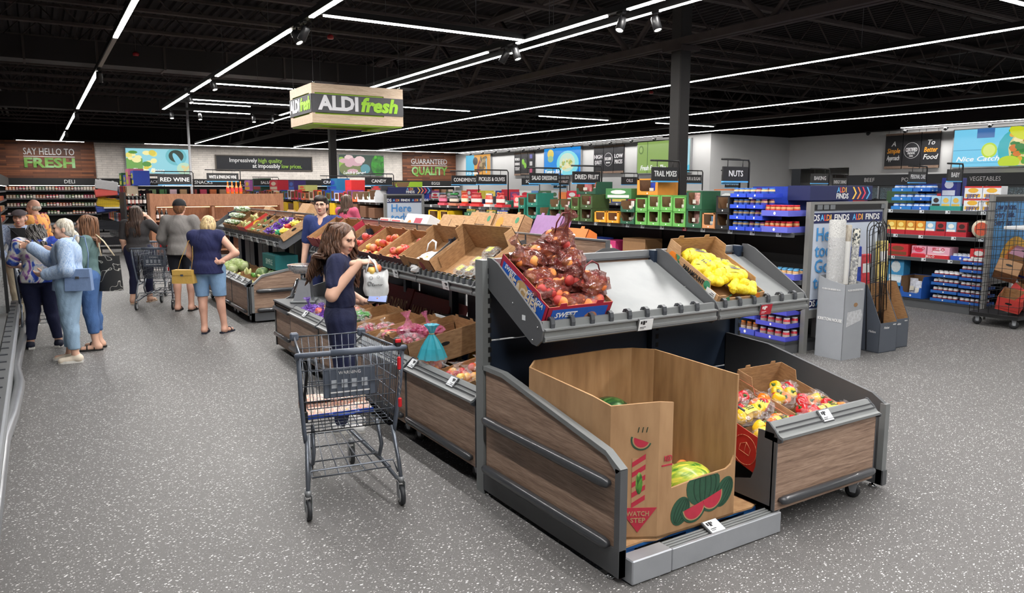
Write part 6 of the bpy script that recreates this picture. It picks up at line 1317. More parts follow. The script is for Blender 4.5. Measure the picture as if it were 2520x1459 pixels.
# --- condiment shelves
sauce = [pm_bottle(.03, .22, (176, 30, 34), (186, 30, 36), (226, 220, 210)), pm_bottle(.03, .2, (30, 30, 30), (30, 150, 60), (216, 206, 190)), pm_bottle(.03, .2, (120, 30, 44), (26, 26, 28), (226, 120, 150)), pm_bottle(.028, .2, (206, 80, 50), (240, 236, 236), (232, 232, 232)), pm_bottle(.03, .22, (206, 70, 40), (206, 60, 40), (236, 226, 190))]
y = 12.1; k = 0
for (n, it, desc, tr_, trc) in ((7, 0, 'red hot sauce bottle', 'red tray', (214, 60, 66)), (6, 3, 'white-capped sauce bottle', 'white tray', (220, 216, 214)), (10, 0, 'red hot sauce bottle', 'red tray', (214, 52, 50)), (6, 4, 'orange-red sauce bottle', 'red tray', (216, 60, 60)), (9, 1, 'green-capped soy bottle', 'kraft tray', (196, 120, 90)), (8, 2, 'black-capped sauce bottle', 'pink-red tray', (222, 78, 96))):
 w_ = n * .036; b = MB(); b.box(0, .2, y, y + w_ + .02, 0, .05, M(trc, .6)); o = b.build('shelf_tray', None, (X1 - .005 + .05, 0, 1.602)); tag(o, '%s, %s on the condiment shelf' % (tr_, ORD[k]), 'tray', 'condiment trays')
 for q in range(n): put(sauce[it], X1 + .10, y + .03 + q * .036, 1.653, 'sauce_bottle', '%s on the condiment shelf in the %s tray' % (desc, NEAR(k)), 'bottle', 'bottles in condiment tray %s' % ORD[k])
 y += w_ + .2; k += 1
for k, (y, w_, h, c, acc) in enumerate(((12.02, .22, .22, (226, 70, 80), (240, 200, 190)), (12.42, .26, .12, (30, 110, 96), (214, 226, 216)), (13.0, .3, .2, (60, 62, 66), (150, 150, 150)), (13.5, .3, .14, (36, 40, 90), None))): put(pm_box(w_, .3, h, c, acc), X1 + .32, y, 1.602, 'shelf_carton', '%s on the condiment shelf, %s' % (('coral carton', 'teal carton', 'dark grey carton', 'long navy carton')[k], NEAR(k)), 'carton', 'cartons on the condiment shelf')
jar2 = [pm_jar(.034, .12, (206, 180, 120), (40, 70, 180), (60, 80, 190)), pm_jar(.034, .12, (110, 120, 60), (196, 160, 40), (60, 110, 80)), pm_jar(.034, .13, (60, 40, 34), (30, 30, 32), (200, 190, 170))]
for k, (y, it, trc, desc) in enumerate(((12.15, 0, (50, 60, 170), 'blue tray of pale jars'), (12.55, 1, (30, 130, 110), 'teal tray of olive jars'), (12.95, 2, (40, 110, 80), 'green tray of dark jars'), (13.35, 1, (44, 104, 70), 'green tray of pickle jars'))): tray_stack(X1 + .02, y, 1.252, .36, .3, 2, .165, trc, [jar2[it]], ('glass_jar', 'small jar', 'jar'), desc + ' under the condiments', nper=4, nd=1)
put(pm_carton(.5, .34, .24, (240, 196, 20), (90, 70, 40), 0), X1, 14.9, 1.252, 'shelf_carton', 'big yellow carton with a scooped front under the condiments', 'carton'); put(pm_carton(.4, .34, .24, (238, 192, 20), (90, 70, 40), 0), X1, 14.4, 1.252, 'shelf_carton', 'second yellow carton under the condiments', 'carton')
# --- baking run
X2 = 12.29
tub = pm_jar(.055, .10, (216, 224, 236), (60, 120, 210), (70, 130, 214)); canb = pm_jar(.036, .1, (214, 220, 230), (190, 196, 206), (60, 110, 200)); cano = pm_jar(.036, .09, (230, 230, 232), (214, 214, 216), (150, 50, 60))
tray_stack(X2, 7.28, 1.602, .34, .34, 3, .15, (40, 132, 214), [tub], ('frosting_tub', 'white and blue tub', 'tub'), 'sky-blue tub tray at the top of the baking run', nper=3)
tray_stack(X2, 6.95, 1.602, .28, .34, 3, .15, (40, 112, 210), [tub], ('frosting_tub', 'white and blue tub', 'tub'), 'blue tub tray beside the brownie boxes', nper=3)
for k, acc in enumerate(((60, 44, 40), (226, 190, 90), (220, 180, 80))): put(pm_box(.15, .06, .2, (168, 206, 230), acc), X2, 6.70 - k * .155, 1.63, 'baking_mix', 'pale blue baking mix box in the teal tray, %s' % ('farthest', 'middle', 'nearest')[k], 'box', 'boxes in the teal tray')
b = MB(); b.box(0, .3, -.24, .24, 0, .07, M((40, 150, 140), .6)); tag(b.build('shelf_tray', None, (X2 - .01, 6.545, 1.603)), 'teal tray under three pale blue mixes', 'tray')
for k in range(2):
 for t in range(2):
  e = put(pm_box(.26, .2, .19, (230, 232, 236), (232, 180, 60)), X2, 6.14 - k * .27, 1.602 + t * .192, 'muffin_mix', 'white case of muffin mix, %s column, %s' % (('farther', 'nearer')[k], ('lower', 'upper')[t]), 'box', 'cases of muffin mix')
  text('JIFFY', .06, M((40, 60, 140), .6, 0, 0), e, (-.003, 0, .035), (rad(90), 0, rad(-90)), bold=.03)
  b = MB(); b.box(-.0015, 0, -.13, .13, .165, .19, M((200, 50, 50), .6)); b.build('red_stripe', e)
put(pm_box(.24, .3, .32, (30, 40, 130), (210, 214, 230)), X2 + .2, 6.62, 1.80, 'shipping_carton', 'dark blue carton standing above the brownie mixes', 'carton'); put(pm_box(.3, .3, .16, (36, 44, 110), None), X2 + .25, 7.0, 2.02 - .15, 'shipping_carton', 'flat navy carton above the tub trays', 'carton')
cake = [(226, 170, 60), (222, 160, 50), (214, 140, 50), (226, 140, 40), (140, 190, 226), (176, 40, 46), (150, 196, 230), (170, 44, 50)]
for k in range(8): put(pm_box(.155, .05, .19, cake[k], (250, 226, 130) if k < 4 else ((240, 240, 236) if k % 2 == 0 else (60, 30, 28))), X2, 7.42 - k * .165, 1.23, 'cake_mix', 'cake mix box in the red trays, %s from the far end' % ORD[k], 'box', 'cake mixes in red trays')
for k in range(4): b = MB(); b.box(0, .26, -.16, .16, 0, .075, M((190, 34, 50), .55)); tag(b.build('shelf_tray', None, (X2 - .01, 7.335 - k * .33, 1.193)), 'red cake-mix tray, %s from the far end' % ORD[k], 'tray', 'red cake-mix trays')
e = thing('pie_crust', 'round boxed pie crust with red print standing on the baking shelf', 'pie crust', (X2 + .05, 5.98, 1.33)); b = MB(); b.lathe([(.02, 0), (.12, 0), (.145, .03), (.145, .035), (.0, .035)], M((226, 214, 190), .5), 20, TR((0, 0, 0), (0, rad(-90), 0))); b.build('plate', e); b = MB(); b.lathe([(.0, .037), (.105, .037)], M((214, 90, 60), .5, 0, .2, 30), 16, TR((0, 0, 0), (0, rad(-90), 0)), caps=False); b.build('printed_disc', e)
for k, (y, w_, h, c, acc, desc) in enumerate(((7.28, .36, .2, (196, 36, 44), (120, 70, 40), 'red carton of cookie mixes'), (6.92, .24, .19, (226, 160, 180), (226, 60, 90), 'pink gelatin case, farther'), (6.60, .36, .19, (232, 170, 190), (240, 220, 226), 'pink gelatin case, nearer'), (5.98, .26, .2, (206, 44, 50), (226, 220, 214), 'red case of dessert mix'))):
 e = put(pm_box(w_, .26, h, c, acc), X2, y, .822, 'baking_box', desc + ' on the third shelf', 'box', 'boxes on the third baking shelf')
 if 'gelatin' in desc: text('JELL-O', .05, M((200, 30, 60), .5, 0, 0), e, (-.003, 0, .15), (rad(90), 0, rad(-90)), bold=.03)
b = MB(); b.box(-.002, .02, 6.42, 7.04, .825, .88, M((206, 40, 52), .55)); t_ = b.build('shelf_tray', None, (X2 - .012, 0, 0)); tag(t_, 'red gelatin tray lettered JELL-O', 'tray'); text('JELL-O', .036, INKW, t_, (-.004, 6.72, .852), (rad(90), 0, rad(-90)), bold=.03)
tray_stack(X2, 6.25, .822, .30, .3, 1, .19, (50, 90, 200), [canb], ('food_can', 'white and blue can', 'can'), 'blue can tray on the third baking shelf', nper=4)
tray_stack(X2 - .1, 6.42, .152, .40, .34, 4, .13, (30, 96, 176), [cano], ('food_can', 'small white can', 'can'), 'blue tray stack of small cans on the base shelf', nper=5); tray_stack(X2 - .1, 6.0, .152, .38, .34, 6, .125, (28, 88, 172), [cano], ('food_can', 'small white can', 'can'), 'tall blue tray stack beside the wire cage', nper=5)
put(pm_carton(.36, .4, .36, (30, 88, 176), (216, 220, 232), 2, .5), X2 - .1, 6.95, .152, 'snack_carton', 'blue carton heaped with white sugar bags on the base shelf', 'carton'); put(pm_box(.28, .2, .5, (70, 160, 214), (226, 236, 240)), X2 + .1, 7.35, .3, 'shipping_carton', 'tall light blue marshmallow carton at the base', 'carton')
# --- goods peeking over, on the farther runs
pal = [(176, 30, 48), (190, 36, 56), (206, 206, 204), (196, 180, 60), (60, 90, 60), (40, 60, 130), (214, 120, 60), (120, 60, 110), (206, 60, 90), (90, 130, 180), (226, 200, 90), (170, 172, 176)]
y = 8.2; k = 0
while y < 26:
 w_ = R.choice((.35, .5, .62)); h = R.choice((.22, .26, .3, .34)); put(pm_box(w_, .34, h, pal[(k * 5) % 12], pal[(k * 7 + 3) % 12] if k % 3 else None), 12.35, y + w_ / 2, 1.602, 'shelf_carton', 'carton on top of the baking run, %s' % NEAR(k) if k < 40 else 'carton at the far end of the baking run top', 'carton', 'cartons on the baking run top'); y += w_ + .02; k += 1
for k in range(10): put(pm_box(.5, .34, .3, pal[(k * 3 + 1) % 12], None), 17.35, 9.2 + k * 1.2, 1.602, 'shelf_carton', 'carton on top of the far right run, %s' % NEAR(k), 'carton', 'cartons on the far right run')
# --- snack run far behind
pal2 = [(200, 40, 40), (206, 44, 60), (36, 70, 170), (226, 96, 50), (60, 100, 190), (214, 196, 170), (170, 30, 50), (240, 190, 50), (120, 60, 140), (60, 120, 70), (196, 120, 80), (220, 220, 224)]
y = 18.3; k = 0
while y < 33 and k < 40:
 w_ = R.choice((.3, .36, .42)); c = (226, 226, 228) if k < 3 else pal2[(k * 5) % 12]
 put(pm_carton(w_, .34, R.choice((.24, .28, .32)), c, pal2[(k * 7 + 2) % 12], 2, .5 if k < 4 else 1.0), 7.36, y + w_ / 2, 1.602, 'snack_carton', 'snack carton on the run behind the man in pink, %s' % NEAR(k), 'carton', 'snack cartons on the far run'); y += w_ + .02; k += 1
for k in range(22): put(pm_box(.42, .34, .26 + .04 * (k % 3), ((110, 76, 56), (236, 190, 30), (150, 112, 80), (232, 186, 40))[k % 4 if k > 4 else 0], None), 7.38, 18.6 + k * .62, 1.202, 'shelf_carton', 'carton on the second shelf of the far snack run, %s' % NEAR(k), 'carton', 'cartons on the second far snack shelf')
for k, (y, w_, h, c, z) in enumerate(((18.55, .7, .12, (50, 50, 56), 1.92), (20.6, .5, .3, (206, 40, 40), 1.9), (22.0, .9, .36, (30, 110, 160), 1.9), (25.0, .8, .2, (190, 190, 110), 1.88), (26.2, .7, .34, (60, 40, 110), 1.9), (28.5, 1.1, .38, (196, 30, 50), 1.9), (31.0, 1.3, .5, (40, 76, 56), 1.88), (32.6, .9, .44, (190, 110, 190), 1.88))): put(pm_box(w_, .4, h, c, pal2[k]), 7.5, y, z, 'shipping_carton', '%s carton on top of the far snack run, %s' % (('charcoal', 'red', 'teal-blue', 'yellow-green', 'violet', 'crimson', 'dark green', 'lilac')[k], NEAR(k)), 'carton', 'cartons on top of the far snack run')
for k in range(2): put(pm_carton(.8, .4, .24, (150, 190, 40), (90, 120, 40), 0, .4), 8.4, 18.9 + k * .85, 1.9, 'shipping_carton', 'lime green slanted carton above the Here today board, %s' % ('nearer' if k == 0 else 'farther'), 'carton')
# --- left snack run
for z, nz in ((1.722, 'upper'), (1.252, 'middle'), (.702, 'lower')):
 y = 28.6; k = 0
 while y < 36.6:
  w_ = R.choice((.34, .42, .5)); put(pm_carton(w_, .34, .34, pal2[(k * 5 + int(z * 10)) % 12], pal2[(k * 3) % 12], 1), 2.64, y + w_ / 2, z, 'snack_carton', 'bright carton on the %s shelf of the left run, %s' % (nz, NEAR(k)), 'carton', 'cartons on the left run'); y += w_ + .02; k += 1
for k, (y, c, h) in enumerate(((28.9, (40, 76, 190), .5), (30.5, (226, 120, 160), .6), (31.5, (44, 80, 200), .4), (33, (40, 100, 60), .5))): put(pm_box(.9, .5, h, c, (206, 206, 60)), 2.85, y, 2.08 - .36 + .35, 'shipping_carton', '%s stacked carton on top of the left run' % ('royal blue', 'pink', 'cobalt', 'dark green')[k], 'carton')
# --- deli wall and left chilled cases
def chill(name, label, T, u0, u1, shelves, ztop, depth, lipz=.5):
 p = T3(T, ((u0 + u1) / 2, depth / 2, 0)); e = thing(name, label, 'chilled case', p); Ti = Matrix.Translation(-p) @ T
 b = MB(); b.box(u0, u1, .0, depth, 0.08, lipz - .06, GREY, Ti); b.box(u0, u1, .06, depth, 0, .1, BLK, Ti); b.build('base', e)
 b = MB(); b.box(u0, u1, depth - .04, depth, lipz, ztop, BLK, Ti); b.build('back_panel', e)
 b = MB(); b.box(u0, u1, -.02, .06, lipz - .06, lipz, GREY_D, Ti); b.box(u0, u1, -.035, -.02, lipz - .1, lipz - .03, ALU, Ti); b.build('front_rail', e)
 b = MB(); b.box(u0, u1, .12, depth, ztop, ztop + .32, BLK, Ti); b.build('canopy', e)
 for z in shelves: b = MB(); b.box(u0, u1, .25, depth - .04, z - .02, z, BLK, Ti); b.box(u0, u1, .235, .25, z - .04, z + .004, GREY_D, Ti); b.build('shelf', e)
 b = MB(); b.box(u0 + .02, u1 - .02, .2, .24, ztop - .02, ztop, EM((255, 250, 240), 4), Ti); b.build('case_light', e)
 return e, Ti
DW, TD = chill('deli_case', 'long chilled deli case along the far wall', map_front(0, 38.9), -3.4, 2.5, (.85, 1.2, 1.55, 1.9), 2.12, .95)
text('DELI', .16, INKW, DW, T3(TD, (1.35, .11, 2.28)))
DW2, TD2 = chill('dairy_case', 'long chilled dairy case along the far wall past the left run', map_front(0, 38.9), 2.55, 21.0, (.9, 1.3, 1.7), 2.12, .95)
for wds, x in (('CHEESE', 9.2), ('MEATS', 4.5), ('SALTY SNACKS', 6.6), ('JUICE', 13.4), ('FINDS', 15.2), ('POPS', 18.0), ('EGGS', 19.4)): text(wds, .16, INKW, DW2, T3(TD2, (x, .11, 2.28)))
dp = [(196, 60, 90), (190, 150, 110), (70, 120, 70), (226, 206, 190), (206, 110, 60), (150, 60, 50), (226, 190, 200), (110, 130, 90), (170, 130, 100)]
for z in (.86, 1.21, 1.56, 1.91):
 for k in range(28): put(pm_jar(.05, .16, dp[(k // 3 + int(z * 9)) % 9], dp[(k // 3 + 4) % 9], (220, 214, 206)) if (k // 4) % 2 else pm_box(.1, .16, .15 if z > 1 else .08, dp[(k // 3 + int(z * 7)) % 9], (226, 226, 220)), -1.0 + k * .122, 39.2, z, 'deli_pack', 'small pack on the %s shelf of the deli case' % {.86: 'lowest', 1.21: 'second', 1.56: 'third', 1.91: 'top'}[z], 'pack', 'packs on deli shelf %d' % int(z * 10), rz=rad(90) * -1 if 0 else rad(90))
for k in range(40): put(pm_box(.3, .3, .24, dp[(k * 4) % 9], None), 2.9 + k * .45, 39.2, 1.71, 'dairy_pack', 'pack on the top dairy shelf, %s from the left run' % ORD[k], 'pack', 'packs on the dairy top shelf', rz=rad(90))
LCs, TL_ = chill('chilled_case', 'open chilled case at the left edge, nearest the viewer', map_right(-.30, 0), 3.0, 11.5, (.85, 1.2, 1.55, 1.88), 2.08, 1.0, .52)
chill('chilled_case', 'farther chilled case beside the shoppers, set back from the aisle', map_right(-.72, 0), 11.55, 36.0, (.85, 1.2, 1.55, 1.88), 2.08, 1.0, .52)
y = 3.2
while y < 11.4: b = MB(); b.box(-.36, -.30, y, y + .035, .515, .53, PLASTIC); o = b.build('rail_tab', LCs); o.location = -LCs.location; y += .32
b = MB(); b.box(-1.2, -.36, 10.5, 10.53, .5, 2.06, clear_mat('end_glass', (150, 160, 166), .12, .05)); gp = b.build('end_glass', LCs); gp.location = -LCs.location
b = MB(); b.box(-.385, -.35, 10.48, 10.55, .5, 2.1, BLK); gp = b.build('glass_edge', LCs); gp.location = -LCs.location
lp = [(206, 110, 50), (190, 60, 50), (226, 150, 70), (176, 140, 110), (206, 180, 150), (160, 40, 50), (214, 120, 60)]
for z in (.54, .86, 1.21, 1.56):
 for k in range(40):
  put(pm_box(.2, .14, .15 if z > .6 else .1, lp[(k // 2 + int(z * 11)) % 7], (230, 214, 190) if k % 2 else (190, 40, 50)), -.98 + (0 if z > .6 else .08), 12 + k * .55, z, 'chilled_pack', 'pack on the %s shelf of the left chilled case' % {.54: 'deck', .86: 'low', 1.21: 'middle', 1.56: 'high'}[z], 'pack', 'packs on left case shelf %d' % int(z * 10), rz=rad(180))
# floor bumper rail of the left case
b = MB(); P = [(-.33, 3.0), (-.32, 6.3), (-.28, 6.95), (-.255, 7.8), (-.25, 8.15), (-.29, 8.85), (-.28, 9.35), (-.25, 10.9), (-.22, 13.3), (-.22, 13.6)]
b.tube([(x - .0, y, .16) for x, y in P], .045, M((150, 152, 156), .28, .5, .05, 12), 10); rl_ = b.build('floor_rail'); tag(rl_, 'dull steel floor bumper rail beside the chilled case', 'rail')
b = MB()
for (x, y) in P[::2]: b.tube([(x - .02, y, 0), (x - .02, y, .14)], .015, CHROME, 6); 
b.build('rail_foot', rl_)
# freezers along the right wall
FZ = thing('freezer_case', 'upright freezers under the BEEF and VEGETABLES header', 'freezer', (25.2, 12, 0)); b = MB(); b.box(-.5, .44, -6, 4.7, 0, 2.08, M((60, 62, 66), .5)); b.build('body', FZ); b = MB(); b.box(-.55, .44, -6, 4.7, 2.08, 2.44, M((44, 46, 50), .5)); b.build('header', FZ)
for k in range(9): b = MB(); b.box(-.53, -.5, -5.9 + k * 1.17, -4.8 + k * 1.17, .2, 2.0, clear_mat('freezer_glass', (150, 170, 180), .45, .05)); d_ = b.build('glass_door', FZ); b = MB(); b.box(-.545, -.5, -5.93 + k * 1.17, -5.88 + k * 1.17, .15, 2.05, ALU); b.build('door_frame', d_)
for wds, yy in (('BEEF', 15.8), ('PORK', 14.4), ('VEGETABLES', 12.0)): text(wds, .14, INKW, FZ, (-.56, yy - 12, 2.26), (rad(90), 0, rad(-90)), wid=.9 if len(wds) > 5 else None)
# ================================================================ wall lettering, boards and screens
def sheet(parent, T, poly, m, d, name='picture_shape'):
 """flat shape on a wall face: T maps (u, depth, z) with depth towards the room negative"""
 b = MB(); n = len(poly); vs = [T3(T, (a, -d - q, c)) for q in (0, .002) for a, c in poly]
 b.add(vs, [tuple(range(n)), tuple(range(2 * n - 1, n - 1, -1))] + [(k, (k + 1) % n, (k + 1) % n + n, k + n) for k in range(n)], m); return b.build(name, parent)
def wtext(s, h, m, parent, T, u, z, d, facing, wid=None, bold=.02, shear=0.0, align='CENTER'):
 return text(s, h, m, parent, T3(T, (u, -d - .004, z)), (rad(90), 0, 0 if facing == 'y' else rad(-90)), wid=wid, bold=bold, shear=shear, align=align, ext=.004)
def mapr(xw): return Matrix(((0, 1, 0, xw), (-1, 0, 0, 0), (0, 0, 1, 0), (0, 0, 0, 1)))     # right wall: u = -y
TF = map_front(0, 39.93); TFB = map_front(0, 40); TRW = mapr(21.2); TSW = mapr(25.66)
def SE(c):
 m = EM(c, .95); m.node_tree.nodes['Principled BSDF'].inputs['Base Color'].default_value = (.01, .01, .01, 1); return m
# wood-panel lettering
e = thing('wall_lettering', 'raised wall letters SAY HELLO TO over green FRESH', 'sign', (0, 39.9, 3.2)); Ti = Matrix.Translation((0, -39.9, -3.2)) @ TF
wtext('SAY HELLO TO', .30, INKW, e, Ti, .68, 3.60, .02, 'y', wid=1.95, bold=.01); sheet(e, Ti, [(-.3, 3.38), (1.66, 3.38), (1.66, 3.41), (-.3, 3.41)], INKW, .02, 'underline')
GRL = ramp_mat('green_letters', [(.35, (90, 150, 60)), (.5, (130, 180, 80)), (.65, (160, 206, 150))], tscale=2.0, rough=.5); wtext('FRESH', .42, GRL, e, Ti, .68, 3.1, .02, 'y', wid=1.95, bold=.05)
e = thing('wall_lettering', 'raised wall letters GUARANTEED over green QUALITY', 'sign', (19.5, 39.9, 3.2)); Ti = Matrix.Translation((-19.5, -39.9, -3.2)) @ TF
wtext('GUARANTEED', .30, INKW, e, Ti, 19.45, 3.52, .02, 'y', wid=2.3, bold=.01); sheet(e, Ti, [(18.3, 3.3), (20.6, 3.3), (20.6, 3.33), (18.3, 3.33)], INKW, .02, 'underline'); wtext('QUALITY', .46, GRL, e, Ti, 19.45, 2.98, .02, 'y', wid=2.3, bold=.05)
# black slogan board
e = thing('slogan_board', 'long black board about high quality and low prices', 'sign', (10.15, 39.95, 3.28)); Ti = Matrix.Translation((-10.15, -39.95, -3.28)) @ TFB
b = MB(); b.box(7.74, 12.56, -.05, -.02, 2.91, 3.65, M((24, 26, 34), .5, 0, .2, 8), Ti); b.build('panel', e)
b = MB(); [b.box(*q, M((92, 84, 76), .5), Ti) for q in ((7.74, 12.56, -.07, -.02, 3.61, 3.66), (7.74, 12.56, -.07, -.02, 2.9, 2.95), (7.7, 7.76, -.07, -.02, 2.9, 3.66), (12.54, 12.6, -.07, -.02, 2.9, 3.66))]; b.build('frame', e)
LG = M((150, 190, 70), .5, 0, 0)
wtext('Impressively', .21, INKW, e, Ti, 9.05, 3.40, .055, 'y', wid=1.35); wtext('high quality', .21, LG, e, Ti, 10.4, 3.40, .055, 'y', wid=1.2); wtext('at impossibly', .21, INKW, e, Ti, 10.2, 3.13, .055, 'y', wid=1.4); wtext('low prices.', .21, LG, e, Ti, 11.5, 3.13, .055, 'y', wid=1.05)
def screen(label, T, u0, u1, z0, z1, bg, shapes, words=None, facing='y', wz=.12, ws=.16):
 p = T3(T, ((u0 + u1) / 2, 0, (z0 + z1) / 2)); e = thing('wall_screen', label, 'screen', p); Ti = Matrix.Translation(-p) @ T; w_, h = u1 - u0, z1 - z0
 b = MB(); b.box(u0 - .04, u1 + .04, -.10, -.003, z0 - .04, z1 + .04, M((150, 152, 154), .4), Ti); b.build('frame', e)
 b = MB(); b.box(u0, u1, -.104, -.1, z0, z1, SE(bg), Ti); b.build('panel', e)
 for k, (poly, c) in enumerate(shapes): sheet(e, Ti, [(u0 + min(1, max(0, a)) * w_, z0 + min(1, max(0, q)) * h) for a, q in poly], SE(c), .105 + .003 * k)
 if words: wtext(words, h * ws, SE((250, 250, 250)), e, Ti, u0 + w_ * .32, z0 + h * wz, .105 + .003 * len(shapes), facing, wid=w_ * .5, shear=.3)
 return e
rq = lambda x0, x1, y0, y1: [(x0, y0), (x1, y0), (x1, y1), (x0, y1)]
def blobs(n, x0, x1, y0, y1, r, cols, seed, asp=1.0):
 rr = random.Random(seed); return [(ell(rr.uniform(x0, x1), rr.uniform(y0, y1), r * rr.uniform(.6, 1.3), r * asp * rr.uniform(.6, 1.3), 9), cols[rr.randrange(len(cols))]) for _ in range(n)]
screen('wall screen with cheese and mortar picture', TFB, 3.74, 6.52, 2.70, 3.86, (150, 214, 226), [(rq(0, .25, 0, .6), (120, 170, 90))] + blobs(16, .03, .45, .1, .85, .06, [(240, 226, 120), (226, 206, 80), (90, 150, 70), (250, 240, 170)], 1, 1.6) + [(ell(.78, .7, .17, .36), (110, 190, 200)), (ell(.78, .72, .12, .25), (40, 60, 50)), (ell(.80, .55, .05, .3, rot=.2), (130, 206, 226)), (ell(.9, .2, .12, .26), (190, 226, 200))] + blobs(14, .82, .98, .08, .32, .022, [(230, 210, 150)], 2, 2), 'Cheese Please')
screen('wall screen with ham and salad picture', TFB, 14.05, 16.6, 2.72, 3.80, (60, 80, 70), [(ell(.05, .6, .1, .3), (150, 190, 80)), (ell(.25, .3, .25, .35), (120, 130, 80))] + blobs(7, .1, .6, .2, .85, .11, [(226, 190, 196), (236, 206, 206), (214, 170, 180)], 3, 1.4) + [(ell(.58, .32, .11, .24), (90, 150, 160)), (ell(.88, .5, .17, .55), (60, 130, 50))] + blobs(16, .75, 1.0, .1, .95, .05, [(60, 150, 50), (90, 180, 60), (40, 110, 40)], 4, 2), 'Lunch is Served')
screen('narrow wall screen with steak board picture', TRW, -38.5, -35.75, 2.72, 3.85, (90, 190, 226), [(rq(.35, 1, 0, 1), (226, 160, 70)), (ell(.4, .7, .1, .2), (60, 60, 60)), (ell(.58, .45, .09, .4, rot=-.2), (150, 70, 70)), (ell(.72, .55, .12, .4, rot=-.3), (120, 100, 70))] + blobs(16, .6, .85, .3, .85, .04, [(176, 150, 110), (90, 80, 50)], 5, 2) + [(rq(.86, .9, .1, .8), (130, 190, 226))], 'A Cut Above', 'x')
screen('wall screen with pasta bowl on blue', TRW, -30.6, -27.7, 2.62, 3.88, (30, 140, 226), [(ell(.66, .42, .3, .46), (130, 220, 230)), (ell(.65, .46, .21, .34), (200, 226, 206))] + blobs(34, .5, .8, .22, .62, .028, [(226, 214, 150), (170, 180, 90), (236, 226, 180)], 6, 1.8) + [(ell(.24, .78, .09, .18), (226, 200, 80)), (ell(.24, .6, .08, .12), (150, 190, 140)), (ell(.22, .1, .12, .2), (90, 170, 200))], 'Yummy Bowl', 'x')
screen('wall screen with green wood and rice bowl behind the column', TRW, -23.85, -20.9, 2.60, 3.84, (140, 170, 90), [(rq(.2, .21, 0, 1), (60, 90, 50)), (rq(.62, 1, 0, 1), (90, 196, 230)), (ell(.95, .7, .2, .5), (170, 216, 230)), (ell(.85, .15, .12, .2), (40, 130, 200)), (ell(.08, .75, .05, .14), (100, 130, 60)), (ell(.08, .75, .03, .09), (150, 180, 100))], 'Fresh From The', 'x', .16)
screen('large wall screen with lime and tacos reading Nice Catch', TSW, -13.5, -10.9, 2.66, 3.84, (120, 206, 240), [(rq(0, 1, .44, .455), (70, 150, 190)), (rq(0, 1, .1, .11), (70, 150, 190)), (ell(.88, .45, .36, .62), (70, 180, 190)), (ell(.92, .45, .28, .54), (220, 206, 140))] + blobs(40, .68, 1.0, .05, .95, .045, [(60, 130, 70), (226, 170, 60), (240, 226, 170), (214, 120, 50), (90, 160, 60)], 7, 1.8) + [(ell(.45, .42, .09, .2), (190, 220, 60)), (ell(.45, .42, .07, .155), (220, 236, 130)), (ell(.78, .84, .10, .2, rot=.4), (206, 214, 40)), (ell(.68, .1, .12, .16), (190, 214, 50)), (rq(.3, .5, .75, 1), (60, 110, 170))], 'Nice Catch', 'x', .2, .13)
def board(label, u0, u1, z0, z1, T, cols):
 p = T3(T, ((u0 + u1) / 2, 0, (z0 + z1) / 2)); e = thing('wall_board', label, 'sign', p); Ti = Matrix.Translation(-p) @ T; n = len(cols); st = (u1 - u0) / n
 for k, lines in enumerate(cols):
  a, c = u0 + k * st + .015, u0 + (k + 1) * st - .015
  b = MB(); b.box(a, c, -.06, -.02, z0, z1, M((38, 38, 42), .5, 0, .1, 5), Ti); pn = b.build('panel', e)
  b = MB(); b.box(a, c, -.068, -.02, z1 - .07, z1, WOODX, Ti); b.box(a, c, -.068, -.02, z0, z0 + .09, WOODX, Ti); b.build('wood_batten', pn)
  b = MB(); [b.tube([T3(Ti, (q, -.04, z1)), T3(Ti, (q, -.04, 3.97))], .006, BLK, 4) for q in (a + .1, c - .1)]; b.build('hanger', pn)
  zc = (z0 + z1) / 2
  if lines == 'seal':
   for (rr_, m_, d_) in ((.30, INKW, .062), (.285, M((50, 50, 54), .5), .066)): sheet(pn, Ti, ell((a + c) / 2, zc, st * rr_ * 1.4, st * rr_ * 1.4, 24), m_, d_, 'seal_ring')
   wtext('CERTIFIED' if n_board == 3 else 'EXCLUSIVE', .13, INKW, pn, Ti, (a + c) / 2, zc + .02, .07, 'x', wid=st * .62); wtext('SYNTHETIC\nColors' if n_board == 3 else 'BRANDS', .07, INKW, pn, Ti, (a + c) / 2, zc - .14, .07, 'x', wid=st * .4)
  elif lines == 'globe':
   sheet(pn, Ti, ell((a + c) / 2, zc, .26, .3, 20), M((60, 70, 60), .5), .064, 'globe_disc'); [sheet(pn, Ti, ell((a + c) / 2 + dx, zc + dz, .12, .16, 8, rot=.5), M((130, 190, 70), .5), .068, 'globe_land') for dx, dz in ((-.08, .1), (.1, -.08))]
  elif lines == 'icons': [sheet(pn, Ti, rq((a + c) / 2 - .12, (a + c) / 2 + .12, zc + q - .1, zc + q + .1), M(cc_, .5), .064, 'icon') for q, cc_ in ((.35, (90, 90, 150)), (0, (190, 190, 190)), (-.35, (190, 90, 120)))]
  else:
   for q, (s_, cc_) in enumerate(lines): wtext(s_, .17 if len(s_) < 9 else .13, M(cc_, .5, 0, 0), pn, Ti, (a + c) / 2, zc + .24 * ((len(lines) - 1) / 2 - q), .064, 'x', wid=st * .72 if len(s_) > 4 else None, shear=.25 if n_board == 3 else 0)
WH = (232, 232, 232); OR = (236, 160, 50)
n_board = 1; board('first hanging board of three panels with a green globe', -33.4, -31.5, 2.66, 3.80, TRW, [[('WE MAKE A', WH), ('DIFFERENCE', WH), ('TODAY', WH)], 'globe', 'icons'])
n_board = 2; board('hanging board of three panels reading High Quality and Low Prices', -26.8, -24.75, 2.64, 3.82, TRW, [[('HIGH', WH), ('QUALITY', WH)], 'seal', [('LOW', WH), ('PRICES', WH)]])
